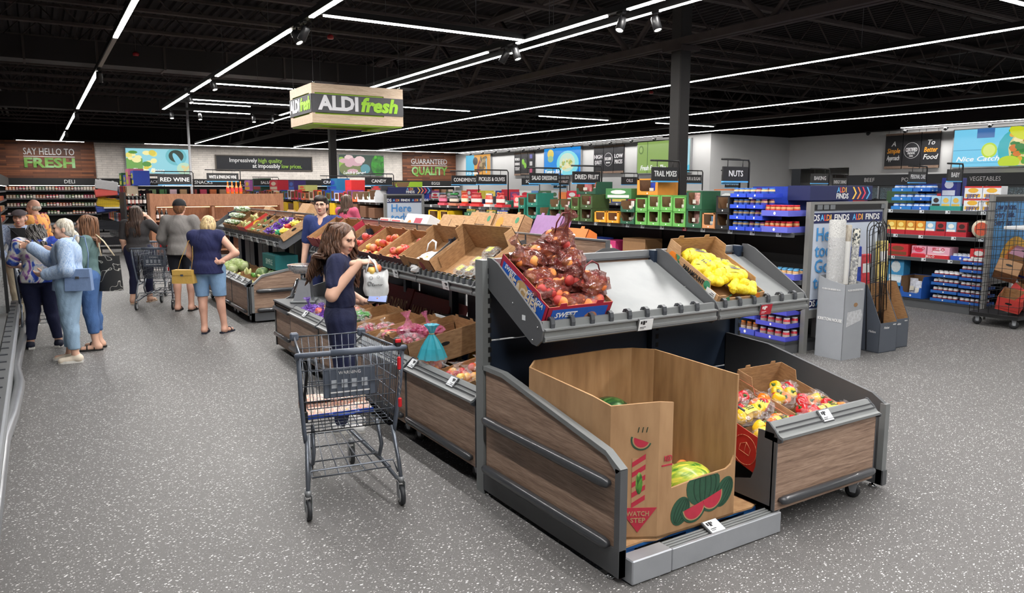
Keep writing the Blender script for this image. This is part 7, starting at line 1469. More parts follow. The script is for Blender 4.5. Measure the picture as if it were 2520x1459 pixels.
n_board = 3; board('hanging board of three panels reading A Simple Approach To Better Food', -15.9, -13.95, 2.66, 3.87, TSW, [[('A', WH), ('Simple', OR), ('Approach', WH)], 'seal', [('To', WH), ('Better', OR), ('Food', WH)]])
# ---------------------------------------------------------------- hanging fresh sign
HS = thing('hanging_sign', 'large hanging oak crate sign reading ALDIfresh', 'sign', (4.65, 12.75, 3.0)); x0, x1, y0, y1 = -.79, .79, -.6, .6; LIMEG = M((150, 190, 30), .5, 0, .03); LETG = M((150, 206, 30), .5, 0, 0)
for (nm, bx_) in (('front_board', (x0, x1, y0, y0 + .02)), ('back_board', (x0, x1, y1 - .02, y1)), ('end_board', (x0, x0 + .02, y0 + .02, y1 - .02)), ('end_board', (x1 - .02, x1, y0 + .02, y1 - .02))):
 for z_0, z_1 in ((.0, .14), (.48, .62)): b = MB(); b.box(*bx_, z_0, z_1, OAK); b.build(nm, HS)
 b = MB(); cx0, cx1, cy0, cy1 = bx_
 if cx1 - cx0 > 1: b.box(cx1 - .35, cx1, cy0, cy1, .14, .48, OAK); b.box(cx0, cx0 + .05, cy0, cy1, .14, .48, OAK)
 else: b.box(cx0, cx1, cy0, cy0 + .12, .14, .48, OAK); b.box(cx0, cx1, cy1 - .12, cy1, .14, .48, OAK)
 b.build('corner_board', HS)
b = MB(); b.box(x0 + .022, x1 - .022, y0 + .022, y0 + .03, .03, .6, LIMEG); b.box(x0 + .022, x0 + .03, y0 + .03, y1 - .03, .03, .6, LIMEG); b.box(x1 - .03, x1 - .022, y0 + .03, y1 - .03, .03, .6, LIMEG); b.box(x0 + .022, x1 - .022, y1 - .03, y1 - .022, .03, .6, LIMEG); b.build('green_lining', HS)
b = MB(); b.box(x0 + .02, x1 - .02, y0 + .02, y0 + .3, -.02, .0, LIMEG); b.box(x0 + .02, x0 + .3, y0 + .3, y1 - .02, -.02, 0, LIMEG); b.box(x1 - .3, x1 - .02, y0 + .3, y1 - .02, -.02, 0, LIMEG); b.build('green_underside', HS)
GB = M((72, 72, 76), .6, 0, .04)
b = MB(); b.box(x0, x1, y0 - .012, y0 - .002, .165, .455, GB); fb = b.build('grey_band', HS); b = MB(); b.box(x0 - .012, x0 - .002, y0, y1, .165, .455, GB); sb = b.build('grey_band', HS)
LTW = M((222, 222, 226), .5, 0, 0)
for s_, m_, xx, wd_, ital in (('ALDI', LTW, -.34, .68, 0), ('fresh', LETG, .35, .66, .2)): text(s_, .22, m_, fb, (xx, y0 - .014, .31), bold=.06, wid=wd_, shear=ital, ext=.004)
for s_, m_, yy, wd_, ital in (('ALDI', LTW, .28, .54, 0), ('fresh', LETG, -.28, .54, .2)): text(s_, .20, m_, sb, (x0 - .014, yy, .31), (rad(90), 0, rad(-90)), bold=.06, wid=wd_, shear=ital, ext=.004)
for (a, c) in ((x0 + .05, y0 + .05), (x1 - .05, y0 + .05), (x0 + .05, y1 - .05), (x1 - .05, y1 - .05)): b = MB(); b.tube([(a, c, .6), (a, c, 2.5)], .004, WIRE, 4); b.lathe([(.015, .62), (.02, .64), (.015, .66)], CHROME, 8, TR((a, c, 0))); b.build('hanger_wire', HS)
# ================================================================ people: smooth-union bodies meshed with surface nets
def sdf_mesh(prims, vox, clips=(), wrinkle=0.0, ks=.03, holes=()):
 """prims: ('c', a, b, ra, rb, mat) tapered capsules or ('e', c, radii, rot3|None, mat) ellipsoids"""
 lo = np.full(3, 9e9); hi = -lo
 for p in prims:
  if p[0] == 'c': a, b_, r = np.array(p[1]), np.array(p[2]), max(p[3], p[4]); lo = np.minimum(lo, np.minimum(a, b_) - r); hi = np.maximum(hi, np.maximum(a, b_) + r)
  else: r = max(p[2]); lo = np.minimum(lo, np.array(p[1]) - r); hi = np.maximum(hi, np.array(p[1]) + r)
 lo = lo - 3 * vox; n = np.ceil((hi - lo) / vox).astype(int) + 4
 D = np.full(n, .5, np.float32); RAW = np.full(n, .5, np.float32); ID = np.zeros(n, np.int16)
 for p in prims:
  mat = p[-1] if len(p) in (6, 5) else 0
  if p[0] == 'c': a, b_ = np.array(p[1], float), np.array(p[2], float); r = max(p[3], p[4]); l0, h0 = np.minimum(a, b_) - r, np.maximum(a, b_) + r; mat = p[5]
  else: c = np.array(p[1], float); rr = np.array(p[2], float); l0, h0 = c - rr.max(), c + rr.max(); mat = p[4]
  i0 = np.maximum(((l0 - ks - lo) / vox).astype(int) - 2, 0); i1 = np.minimum(((h0 + ks - lo) / vox).astype(int) + 3, n)
  g = [np.arange(i0[q], i1[q]) * vox + lo[q] for q in range(3)]; G = np.stack(np.meshgrid(*g, indexing='ij'), -1)
  if p[0] == 'c':
   ab = b_ - a; t = np.clip(((G - a) @ ab) / max(ab @ ab, 1e-9), 0, 1); d = np.linalg.norm(G - a - t[..., None] * ab, axis=-1) - (p[3] + (p[4] - p[3]) * t)
  else:
   q = G - c
   if p[3] is not None: q = q @ np.array(p[3])
   k0 = np.linalg.norm(q / rr, axis=-1); k1 = np.linalg.norm(q / (rr * rr), axis=-1); d = k0 * (k0 - 1) / np.maximum(k1, 1e-6)
  s = tuple(slice(i0[q], i1[q]) for q in range(3)); o = D[s]; k = min(ks, min(p[2]) * 1.2 if p[0] == 'e' else max(p[3], p[4]) * 1.2); h = np.maximum(k - np.abs(o - d), 0) / k
  D[s] = np.minimum(o, d) - h * h * k * .25
  w_ = d < RAW[s]; RAW[s] = np.where(w_, d, RAW[s]); ID[s] = np.where(w_, mat, ID[s])
 ax = [np.arange(n[q]) * vox + lo[q] for q in range(3)]
 if wrinkle:
  X_, Y_, Z_ = np.meshgrid(*ax, indexing='ij'); D += (wrinkle * (np.sin(26 * Z_ + 17 * X_ + 9 * np.sin(13 * Y_)) * .5 + np.sin(47 * Z_ - 31 * X_ + 8 * np.sin(21 * X_ + 11 * Y_)) * .35 + np.sin(33 * Y_ + 21 * X_ + 30 * Z_) * .3)).astype(np.float32)
 for (pt, nr) in clips:
  nr = np.array(nr, float); nr /= np.linalg.norm(nr); D = np.maximum(D, ((ax[0] - pt[0]) * nr[0])[:, None, None] + ((ax[1] - pt[1]) * nr[1])[None, :, None] + ((ax[2] - pt[2]) * nr[2])[None, None, :])
 for (c, rr) in holes:
  k0 = np.sqrt((((ax[0] - c[0]) / rr[0]) ** 2)[:, None, None] + (((ax[1] - c[1]) / rr[1]) ** 2)[None, :, None] + (((ax[2] - c[2]) / rr[2]) ** 2)[None, None, :]); D = np.maximum(D, (1 - k0) * min(rr))
 s = D < 0; cnt = sum(s[i:n[0] - 1 + i, j:n[1] - 1 + j, k:n[2] - 1 + k].astype(np.int8) for i in (0, 1) for j in (0, 1) for k in (0, 1))
 act = (cnt > 0) & (cnt < 8); I = np.argwhere(act); idx = np.full(act.shape, -1, np.int64); idx[act] = np.arange(len(I)); acc = np.zeros((len(I), 3)); num = np.zeros(len(I))
 cs = [(i, j, k) for i in (0, 1) for j in (0, 1) for k in (0, 1)]
 for a in cs:
  for b_ in cs:
   if sum(abs(a[q] - b_[q]) for q in range(3)) == 1 and a < b_:
    va = D[I[:, 0] + a[0], I[:, 1] + a[1], I[:, 2] + a[2]]; vb = D[I[:, 0] + b_[0], I[:, 1] + b_[1], I[:, 2] + b_[2]]; m = (va < 0) != (vb < 0)
    t = np.where(m, va / np.where(m, va - vb, 1), 0); acc += np.where(m[:, None], np.array(a) + t[:, None] * (np.array(b_) - np.array(a)), 0); num += m
 V = (I + acc / num[:, None]) * vox + lo; vid = ID[I[:, 0], I[:, 1], I[:, 2]]; F = []
 for q in range(3):
  u, v = (q + 1) % 3, (q + 2) % 3; sl0 = [slice(1, None)] * 3; sl1 = [slice(1, None)] * 3; sl0[q] = slice(0, -1)
  A = s[tuple(slice(0, -1) if r == q else slice(1, n[r] - 1) for r in range(3))]; B_ = s[tuple(slice(1, None) if r == q else slice(1, n[r] - 1) for r in range(3))]
  E_ = np.argwhere(A != B_)
  if len(E_) == 0: continue
  sg = A[E_[:, 0], E_[:, 1], E_[:, 2]]; base = E_.copy(); base[:, u] += 1; base[:, v] += 1
  def cell(du, dv): c = base.copy(); c[:, u] += du; c[:, v] += dv; return idx[c[:, 0], c[:, 1], c[:, 2]]
  f = np.stack([cell(-1, -1), cell(0, -1), cell(0, 0), cell(-1, 0)], 1); f[~sg] = f[~sg][:, ::-1]; F.append(f)
 F = np.concatenate(F); F = F[(F >= 0).all(1)]
 return V, F, vid[F[:, 0]]
def join_mesh(parts, mats, name):
 vs, fs, mi, o = [], [], [], 0
 for V, F, m in parts: vs.append(V); fs.append(F + o); mi.append(m); o += len(V)
 V = np.concatenate(vs); F = np.concatenate(fs); mi = np.concatenate(mi)
 me = bpy.data.meshes.new(name); me.vertices.add(len(V)); me.vertices.foreach_set('co', V.astype(np.float32).ravel()); me.loops.add(F.size); me.loops.foreach_set('vertex_index', F.astype(np.int32).ravel())
 me.polygons.add(len(F)); me.polygons.foreach_set('loop_start', np.arange(0, F.size, 4, dtype=np.int32)); me.polygons.foreach_set('loop_total', np.full(len(F), 4, np.int32))
 for m in mats: me.materials.append(m)
 me.polygons.foreach_set('material_index', mi.astype(np.int32)); me.polygons.foreach_set('use_smooth', np.ones(len(F), bool)); me.update(); me.validate(); return me
def nv(v): v = np.array(v, float); return v / np.linalg.norm(v)
def hand_prims(w_, d, nrm, curl=.5, point=False, sc=1.0, thumb=1):
 """palm and five fingers from wrist w along d, palm facing nrm"""
 w_ = np.array(w_, float); d = nv(d); nrm = np.array(nrm, float); nrm = nv(nrm - d * (nrm @ d)); ac = np.cross(d, nrm) * thumb
 Rm = np.stack([ac, d, nrm], 1); P = [('c', w_ - d * .05 * sc, w_ + d * .02 * sc, .026 * sc, .025 * sc, 0), ('e', w_ + d * .055 * sc, (.041 * sc, .052 * sc, .016 * sc), Rm, 0)]
 for q, (off, ln) in enumerate(((.031, .068), (.011, .077), (-.010, .072), (-.030, .056))):
  c = 0.05 if (point and q == 0) else (1.35 if point else curl * (1 + .12 * q)); p = w_ + (d * .092 + ac * off) * sc; a = c * .35; dr = d
  for s_, fr in enumerate((.45, .32, .25)):
   a_ = c * (.45 + .65 * s_); dr = d * math.cos(a_) + nrm * math.sin(a_); e = p + dr * ln * fr * sc; P.append(('c', p, e, (.0088 - .0008 * s_) * sc, (.0082 - .0009 * s_) * sc, 0)); p = e
 p = w_ + (d * .025 + ac * .03) * sc; dr = nv(d * .6 + ac * .75 + nrm * .35)
 for fr in (.045, .032): e = p + dr * fr * sc; P.append(('c', p, e, .0115 * sc, .009 * sc, 0)); p = e; dr = nv(d * .85 + ac * .25 + nrm * .5)
 return P
def head_prims(c, Rm, sc=1.0, fem=True, beard=False):
 c = np.array(c, float)
 def L(p): return c + Rm @ (np.array(p, float) * sc)
 def E_(p, r, m=0): return ('e', L(p), tuple(np.array(r) * sc), Rm, m)
 P = [E_((0, -.012, .028), (.074, .093, .088)), E_((0, .028, -.035), (.058, .062, .078)), E_((0, .058, -.088), (.026, .022, .02)), E_((0, .0, -.07), (.054, .05, .04)),
         ('c', L((0, .088, .012)), L((0, .106, -.026)), .008 * sc, .012 * sc, 0), E_((.011, .098, -.03), (.009, .009, .007)), E_((-.011, .098, -.03), (.009, .009, .007)), E_((0, .086, -.056), (.023, .010, .0055), 1), E_((0, .084, -.067), (.019, .010, .006), 1), E_((0, .072, .03), (.045, .02, .02))]
 for s_ in (-1, 1):
  P += [E_((s_ * .036, .062, -.022), (.026, .022, .026)), E_((s_ * .076, -.008, -.008), (.011, .02, .03)), E_((s_ * .031, .0775, .006), (.0125, .0095, .0042), 2), ('c', L((s_ * .016, .092, .024)), L((s_ * .046, .083, .025)), .0042 * sc, .003 * sc, 3)]
 if beard: P += [E_((0, .055, -.085), (.05, .045, .05), 3), E_((0, .088, -.047), (.026, .010, .006), 3)]
 return P
def rotm(yaw=0, pitch=0, roll=0): return np.array(Matrix.Rotation(yaw, 3, 'Z') @ Matrix.Rotation(pitch, 3, 'X') @ Matrix.Rotation(roll, 3, 'Y'))
SKINS = {'fair': (222, 176, 152), 'pink': (216, 166, 144), 'tan': (206, 152, 122)}
def person(label, loc, rz, H, top, bottom, shoes, hair, J=None, build=1.0, hips=1.0, belly=1.0, skin='fair', sleeve=.5, hem=.93, cuff=.1, neckz=None, headrot=(0, 0, 0), hands=None, shoe_kind='shoe', vox=.013, legw=1.0, beard=False, wr=.004, wide=0.0, eyes=True, waist=1.06, hairspec=None):
 """J overrides joints given for a 1.70 m figure facing +y, right side +x"""
 e = thing('person', label, 'person', loc, rz); e.scale = (H / 1.70,) * 3
 j = dict(pel=(0, 0, .95), chest=(0, 0, 1.25), neck=(0, -.01, 1.42), head=(0, .02, 1.57), shR=(.175, -.01, 1.385), shL=(-.175, -.01, 1.385), elR=(.235, -.03, 1.11), elL=(-.235, -.03, 1.11), wrR=(.24, .06, .87), wrL=(-.24, .06, .87), hipR=(.09, 0, .91), hipL=(-.09, 0, .91), knR=(.10, .02, .50), knL=(-.10, .02, .50), anR=(.10, -.02, .09), anL=(-.10, -.02, .09), toR=(.115, .13, .03), toL=(-.115, .13, .03))
 if J: j.update(J)
 A_ = {k: np.array(v, float) for k, v in j.items()}; b_, h_, f_ = build, hips, belly
 A_['shR'][0] *= b_ ** .6; A_['shL'][0] *= b_ ** .6; A_['hipR'][0] *= h_; A_['hipL'][0] *= h_
 mid = lambda p, q, t: A_[p] * (1 - t) + A_[q] * t
 torso = lambda g: [('e', mid('pel', 'chest', 1.0) + (0, 0, .02), (.150 * b_ + g, .102 * f_ + g, .17 + g), None, 0), ('e', mid('pel', 'chest', .45), (.132 * (b_ + h_) / 2 + g, .100 * f_ + g, .15 + g), None, 0), ('e', A_['pel'] + (0, -.01, 0), (.158 * h_ + g, .115 * f_ + g, .12 + g), None, 0), ('c', A_['shR'] * (1, 1, 1) - (.02, 0, .01), A_['shL'] + (.02, 0, -.01), .055 + g, .055 + g, 0), ('c', A_['chest'] + (0, -.02, .08), A_['neck'] + (0, 0, -.02), .09 + g, .065 + g, 0)]
 arm = lambda s, g, t: [('c', A_['sh' + s], mid('sh' + s, 'el' + s, min(1, t * 2)), .052 * b_ ** .5 + g, .044 * b_ ** .5 + g, 0)] + ([('c', A_['el' + s], mid('el' + s, 'wr' + s, t * 2 - 1), .043 * b_ ** .5 + g, .033 + g, 0)] if t > .5 else [])
 def leg(s, g, t=1.0, lw=1.0): return [('c', A_['hip' + s], A_['kn' + s], (.088 * h_) * lw + g, (.058 * h_ ** .5) * lw + g, 0), ('c', A_['kn' + s], mid('kn' + s, 'an' + s, t), .057 * h_ ** .5 * lw + g, (.057 - .02 * t) * lw * h_ ** .4 + g, 0), ('e', mid('kn' + s, 'an' + s, .3) + (0, -.018, 0), (.048 * h_ ** .5 * lw + g, .05 * lw + g, .1), None, 0)]
 def foot(s, g): return [('c', A_['an' + s] + (0, -.03, -.045), A_['to' + s], .036 + g, .03 + g, 0), ('c', A_['an' + s], A_['an' + s] + (0, -.025, -.04), .036 + g, .04 + g, 0)]
 Rm = rotm(*headrot); hd = A_['head']
 body = torso(0) + arm('R', 0, 1) + arm('L', 0, 1) + leg('R', 0) + leg('L', 0) + foot('R', 0) + foot('L', 0) + [('c', A_['neck'] + (0, 0, -.05), hd + Rm @ np.array((0, -.015, -.06)), .056, .05, 0)]
 parts = [sdf_mesh(body, vox, [((0, 0, .002), (0, 0, -1))])]; parts.append(sdf_mesh(head_prims(hd, Rm, 1.0, True, beard), min(.006, vox * .55), (), 0, .022))
 for s in 'RL':
  hp = (hands or {}).get(s, dict(d=A_['wr' + s] - A_['el' + s], n=(-1 if s == 'R' else 1, 0, 0), curl=.45)); parts.append(sdf_mesh(hand_prims(A_['wr' + s], hp['d'], hp['n'], hp.get('curl', .45), hp.get('point', False), 1.0, (1 if s == 'R' else -1) * hp.get('th', 1)), min(.0055, vox * .5), (), 0, .012))
 hc = hair['c']; sk = M(SKINS[skin], .5, 0, .06, 14); obj('body', join_mesh(parts, [sk, M((190, 118, 106), .45), M((84, 62, 54), .4), M(hc, .6)], 'body'), e)
 g = .014 + wide; tp = torso(g) + [q for s in 'RL' for q in (arm(s, g + .004, sleeve) if sleeve > 0 else [('c', A_['sh' + s] * (.86, 1, 1), A_['sh' + s] * (.86, 1, 1) - (0, 0, .04), .05 + g, .05 + g, 0)])]
 if hem < .9: tp += [('e', A_['pel'] + (0, -.01, -.1), (.166 * h_ + g, .12 * f_ + g, .2), None, 0)]
 obj('shirt', join_mesh([sdf_mesh(tp, vox, [((0, 0, hem), (0, -.0, -1)), ((0, 0, 1.50), (0, 0, 1))], wr, .03, [(A_['neck'] + (0, .03, .055), (.075, .085, .07)), (A_['neck'] + (0, .11, 0), (.035, .07, neckz or .03))])], [top], 'shirt'), e)
 lw = legw; bt = [('e', A_['pel'] + (0, -.01, 0), (.158 * h_ + .010, .115 * f_ + .010, .14), None, 0)]
 if bottom is not None:
  for s in 'RL':
   t = 1.0; bt += leg(s, .011, t, lw)
  obj('trousers', join_mesh([sdf_mesh(bt, vox, [((0, 0, waist), (0, 0, 1)), ((0, 0, cuff), (0, 0, -1))], wr * .8, .025)], [bottom], 'trousers'), e)
 for s in 'RL':
  if shoe_kind == 'sandal':
   b = MB(); a = A_['an' + s]; t = A_['to' + s]; d = t - a; d[2] = 0; d = nv(d); q = np.cross(d, (0, 0, 1)); P = []
   for (u, w_) in ((-.075, .03), (-.05, .036), (.05, .04), (.13, .046), (.185, .03)): P.append((u, w_))
   pl_ = [tuple((a + d * u + q * w_)[:2]) for u, w_ in P] + [tuple((a + d * u - q * w_)[:2]) for u, w_ in reversed(P)]; b.prism(pl_, 'z', max(0, A_['to' + s][2] - .03), max(0, A_['to' + s][2] - .03) + .022, shoes)
   z0 = max(0, A_['to' + s][2] - .03)
   for u in ((.02, .10) if hair.get('strap', 1) == 1 else (.08,)): c0 = a + d * u; b.tube([tuple(c0 + q * .042 * math.cos(k) + np.array((0, 0, z0 + .018 - c0[2] + .055 * math.sin(k)))) for k in [math.pi * i / 6 for i in range(7)]], .007, shoes, 5)
   b.build('sandal', e)
  else:
   sh = foot(s, .008); obj('shoe', join_mesh([sdf_mesh(sh, min(vox, .009), [((0, 0, .0), (0, 0, -1)), ((0, 0, A_['an' + s][2] + .015), (0, .3, 1))])], [shoes], 'shoe'), e)
   b = MB(); a = A_['an' + s]; t = A_['to' + s]; d = t - a; d[2] = 0; d = nv(d); q = np.cross(d, (0, 0, 1)); P = ((-.075, .03), (-.03, .043), (.1, .045), (.16, .032), (.185, .012)); b.prism([tuple((a + d * u + q * w_)[:2]) for u, w_ in P] + [tuple((a + d * u - q * w_)[:2]) for u, w_ in reversed(P)], 'z', 0, .028, M((226, 224, 218), .6)); b.build('shoe_sole', e)
 # hair: cap volume plus combed or curled locks
 hm = ramp_mat('hair_%s' % str(hc), [(.3, tuple(int(v * .55) for v in hc)), (.5, hc), (.75, tuple(min(255, int(v * 1.35 + 12)) for v in hc))], (40, 40, 3), tscale=3, rough=.45, detail=3); kind = hair['k']
 def L(p): return hd + Rm @ np.array(p, float)
 cap = []
 if kind != 'bald': cap = [('e', L((0, -.022, .040)), (.084, .096, .088), Rm, 0), ('e', L((0, -.05, -.01)), (.078, .065, .085), Rm, 0)]
 if kind == 'bald': cap = [('e', L((0, -.045, -.015)), (.084, .07, .05), Rm, 0)]
 if kind == 'bob': cap += [('e', L((0, -.045, -.045)), (.098, .078, .095), Rm, 0), ('e', L((.055, -.01, -.02)), (.045, .07, .09), Rm, 0), ('e', L((-.055, -.01, -.02)), (.045, .07, .09), Rm, 0)]
 if kind == 'tail': cap += [('e', L((0, -.12, -.075)), (.03, .04, .05), Rm, 0), ('e', L((0, -.135, -.13)), (.026, .028, .05), Rm, 0)]
 if kind == 'short': cap += [('e', L((0, .035, .092)), (.075, .05, .04), Rm, 0), ('e', L((.02, .06, .075)), (.05, .03, .028), Rm, 0)]
 obj('hair', join_mesh([sdf_mesh(cap, .006, [(L((0, .068 if kind != 'short' else .12, .0)), Rm @ np.array((0, 1, -.55)))] if kind != 'bald' else (), .003, .03)], [hm], 'hair'), e)
 if kind in ('curly', 'long', 'wavy'):
  b = MB(); rr = random.Random(11); ln = hair['len']; n = hair.get('n', 110); amp = {'curly': .020, 'wavy': .010, 'long': .004}[kind]
  for q in range(n):
   th = rr.uniform(-2.55, 2.55); el = rr.uniform(.0, 1.15); dr = np.array((math.sin(th) * math.cos(el), -math.cos(th) * math.cos(el) if abs(th) < 2.2 else .25, math.sin(el)))
   p = np.array((0, -.02, .03)) + dr * (.086, .098, .09); P = []; ph = rr.uniform(0, 6); L_ = ln * rr.uniform(.75, 1.05); ns = 20 if kind == 'curly' else 12; side = np.array((dr[0], dr[1], 0)); fq = rr.uniform(22, 36) if kind == 'curly' else 14
   for i in range(ns):
    t = i / (ns - 1); off = amp * min(1, t * 3) * np.array((math.cos(ph + fq * t * L_), math.sin(ph + fq * t * L_), .3 * math.cos(ph * 2 + fq * t * L_))); P.append(tuple(hd + Rm @ p * 1.0 + off))
    out = side * (.35 * max(0, .35 - t) + hair.get('flare', .08) * (1 if t < .6 else .2)); p = p + (out + np.array((0, 0, -1))) * L_ / ns
    d2 = (p[0] / .088) ** 2 + ((p[1] + .02) / .10) ** 2
    if p[2] > -.1 and d2 < 1: p[:2] = p[:2] / math.sqrt(max(d2, .05))
    if p[2] < -.16 and abs(p[0]) < .2: p[1] = min(p[1], -.085 - .05 * f_) if p[1] < .02 else max(p[1], .1 * f_)
   b.tube(P, [.011 if kind != 'curly' else .010] * (ns - 1) + [.002], hm, 5)
  b.build('hair_locks', e)
 return e, A_, Rm
def cloth(c, key=None, bump=.25): return M(c, .85, 0, .10, 9, bump=bump, bscale=60)
def local(e, p): return Matrix.LocRotScale(e.location, e.rotation_euler, e.scale) @ Vector(p)
NAVYC = cloth((26, 32, 66)); DENIM = cloth((150, 178, 204)); DENIMB = cloth((72, 106, 158)); BLACKC = cloth((22, 24, 34))
STRIPE = ramp_mat('blue_stripe_shirt', [(.4, (138, 168, 212)), (.5, (170, 194, 226)), (.6, (196, 212, 232))], (60, 60, 1), rough=.85, tscale=3)
TIE = ramp_mat('tie_dye', [(.38, (28, 52, 150)), (.46, (60, 96, 190)), (.5, (214, 216, 220)), (.56, (226, 220, 214)), (.62, (150, 90, 170)), (.7, (40, 60, 150))], tscale=5, rough=.85, detail=5, distort=1.2)
CHECK = ramp_mat('check_shirt', [(.4, (110, 130, 170)), (.5, (150, 168, 198)), (.6, (196, 204, 220))], (70, 70, 70), rough=.85, tscale=1.5)
FLORAL = ramp_mat('floral_shirt', [(.4, (236, 170, 90)), (.52, (240, 176, 100)), (.58, (206, 90, 90)), (.64, (90, 120, 110)), (.7, (240, 190, 130))], tscale=12, rough=.85)
# --- woman in navy scrubs
W1p, JA, _ = person('woman in navy scrubs with long curly brown hair holding a white bag', (2.0, 5.74, 0), rad(-113), 1.69, NAVYC, NAVYC, M((226, 226, 226), .7), dict(k='curly', c=(86, 58, 42), len=.47, n=190, flare=.20), J=dict(elR=(.27, -.05, 1.14), wrR=(.215, .16, 1.385), elL=(-.24, .0, 1.12), wrL=(-.07, .17, 1.04), head=(0, .035, 1.555)), build=1.0, hips=1.08, sleeve=.34, hem=1.02, cuff=.06, neckz=.09, headrot=(rad(-38), rad(-16), 0), hands=dict(R=dict(d=(-.15, 1, .12), n=(-.3, 0, -1), curl=.9), L=dict(d=(.25, 1, .02), n=(.1, 0, 1), curl=.55, th=1)), vox=.010, legw=1.12, skin='fair', waist=1.07, wr=.005)
# --- young man in scrubs
person('young man with glasses in a blue scrub top behind the island', (3.28, 10.05, 0), rad(140), 1.86, cloth((40, 56, 110)), cloth((34, 46, 94)), BLACKC, dict(k='short', c=(34, 26, 24)), sleeve=.45, hem=.9, headrot=(rad(8), 0, 0), build=1.02, neckz=.09)
# --- older shoppers by the chilled case
person('silver-haired woman in striped blue shirt and light jeans pointing left', (.25, 9.75, 0), rad(82), 1.62, STRIPE, DENIM, M((222, 210, 192), .7), dict(k='tail', c=(206, 196, 176)), J=dict(elR=(.23, .18, 1.18), wrR=(.15, .36, 1.36), elL=(-.27, -.02, 1.12), wrL=(-.14, .2, 1.06), anR=(.1, .06, .09), toR=(.115, .2, .03)), sleeve=.98, hem=.86, cuff=.16, hips=1.15, belly=1.25, build=1.08, legw=1.25, wide=.02, headrot=(rad(8), 0, 0), hands=dict(R=dict(d=(-.1, .9, .3), n=(-1, .2, -.2), curl=.9, point=True), L=dict(d=(.4, 1, 0), n=(.6, 0, .5), curl=.6)), vox=.012)
person('woman in tie-dye shirt and navy trousers with grey curly hair seen from behind', (-.03, 10.8, 0), rad(-8), 1.58, TIE, NAVYC, M((24, 30, 52), .7), dict(k='curly', c=(86, 82, 80), len=.3, n=110, flare=.12), J=dict(head=(0, .10, 1.49), neck=(0, .02, 1.39), elL=(-.30, .04, 1.12), wrL=(-.2, .26, 1.06), elR=(.27, .05, 1.12), wrR=(.18, .28, 1.06), anL=(-.16, -.02, .09), anR=(.16, -.02, .09), toL=(-.19, .12, .03), toR=(.2, .12, .03)), hips=1.25, belly=1.4, build=1.18, sleeve=.42, hem=.88, cuff=.12, wide=.012, headrot=(0, rad(-25), 0), legw=1.1)
person('man in flat cap and checked shirt over black tee with khaki trousers', (-.22, 12.8, 0), rad(172), 1.68, CHECK, cloth((196, 184, 160)), M((70, 46, 34), .6), dict(k='bald', c=(150, 140, 130)), J=dict(elL=(-.3, .06, 1.12), wrL=(-.16, .2, 1.0), elR=(.28, .06, 1.12), wrR=(.14, .2, .98), head=(-.02, .05, 1.55)), belly=1.35, build=1.15, hips=1.1, sleeve=.98, hem=.9, cuff=.09, legw=1.15, headrot=(rad(-6), rad(-4), 0), skin='pink')
person('teal-topped woman with brown hair and blue jeans behind the silver-haired woman', (.50, 10.35, 0), rad(75), 1.64, cloth((92, 118, 118)), DENIMB, M((30, 28, 28), .6), dict(k='long', c=(110, 74, 50), len=.34, n=90, flare=.05), J=dict(elL=(-.27, .05, 1.13), wrL=(-.2, .1, .9), elR=(.25, .2, 1.15), wrR=(.14, .4, 1.24)), sleeve=.98, hem=.92, cuff=.22, hips=1.08, legw=1.15, shoe_kind='sandal')
person('older man in orange floral shirt with glasses reaching into the case', (-.02, 14.9, 0), rad(58), 1.78, FLORAL, BLACKC, BLACKC, dict(k='bald', c=(170, 160, 150)), J=dict(elL=(-.2, .25, 1.2), wrL=(-.12, .52, 1.2)), belly=1.4, build=1.25, sleeve=.98, hem=.9, skin='pink', vox=.016)
# --- the three seen from behind in the middle
person('woman with long brown hair in dark tee and navy leggings walking away', (1.43, 14.25, 0), rad(-22), 1.67, cloth((58, 56, 58)), cloth((24, 28, 62)), M((214, 186, 160), .7), dict(k='long', c=(64, 44, 34), len=.50, n=130, flare=.07, strap=0), J=dict(elR=(.36, .04, 1.24), wrR=(.16, .06, 1.50), anL=(-.12, -.1, .10), toL=(-.14, .04, .03), anR=(.10, .12, .09), toR=(.14, .26, .03), knR=(.1, .1, .5)), hips=1.34, belly=1.35, build=1.25, sleeve=.42, hem=.90, cuff=.17, wr=.002, headrot=(rad(-10), 0, 0), hands=dict(R=dict(d=(-.5, .1, .5), n=(-.5, .3, -.5), curl=.8)), shoe_kind='sandal', vox=.014)
person('man in backwards black cap, grey long-sleeve shirt and black shorts', (1.92, 12.95, 0), rad(-28), 1.78, cloth((128, 124, 122)), BLACKC, M((26, 24, 24), .7), dict(k='short', c=(120, 80, 54), strap=0), J=dict(elL=(-.29, .02, 1.12), wrL=(-.25, .2, .93), elR=(.29, .02, 1.12), wrR=(.2, .2, .95)), belly=1.4, build=1.2, hips=1.15, sleeve=.97, hem=.87, cuff=.55, wide=.012, legw=1.12, shoe_kind='sandal', skin='pink', vox=.014)
person('blonde woman in sleeveless navy top and denim shorts, hand on hip', (1.90, 10.72, 0), rad(-26), 1.62, cloth((22, 28, 72)), cloth((130, 164, 200)), M((36, 42, 58), .6), dict(k='bob', c=(196, 166, 122)), J=dict(elR=(.40, -.04, 1.14), wrR=(.20, -.12, 1.02), elL=(-.25, .05, 1.12), wrL=(-.2, .2, .95), head=(.03, .08, 1.54), anR=(.19, -.02, .09), toR=(.25, .11, .03), anL=(-.08, -.04, .09), toL=(-.09, .11, .03), knR=(.14, .02, .5)), hips=1.22, belly=1.35, build=1.15, sleeve=0, hem=.86, cuff=.53, legw=1.14, wide=.02, headrot=(rad(-25), rad(-8), 0), hands=dict(R=dict(d=(-1, .05, -.1), n=(0, 1, 0), curl=.35, th=-1)), shoe_kind='sandal', skin='pink', vox=.012)
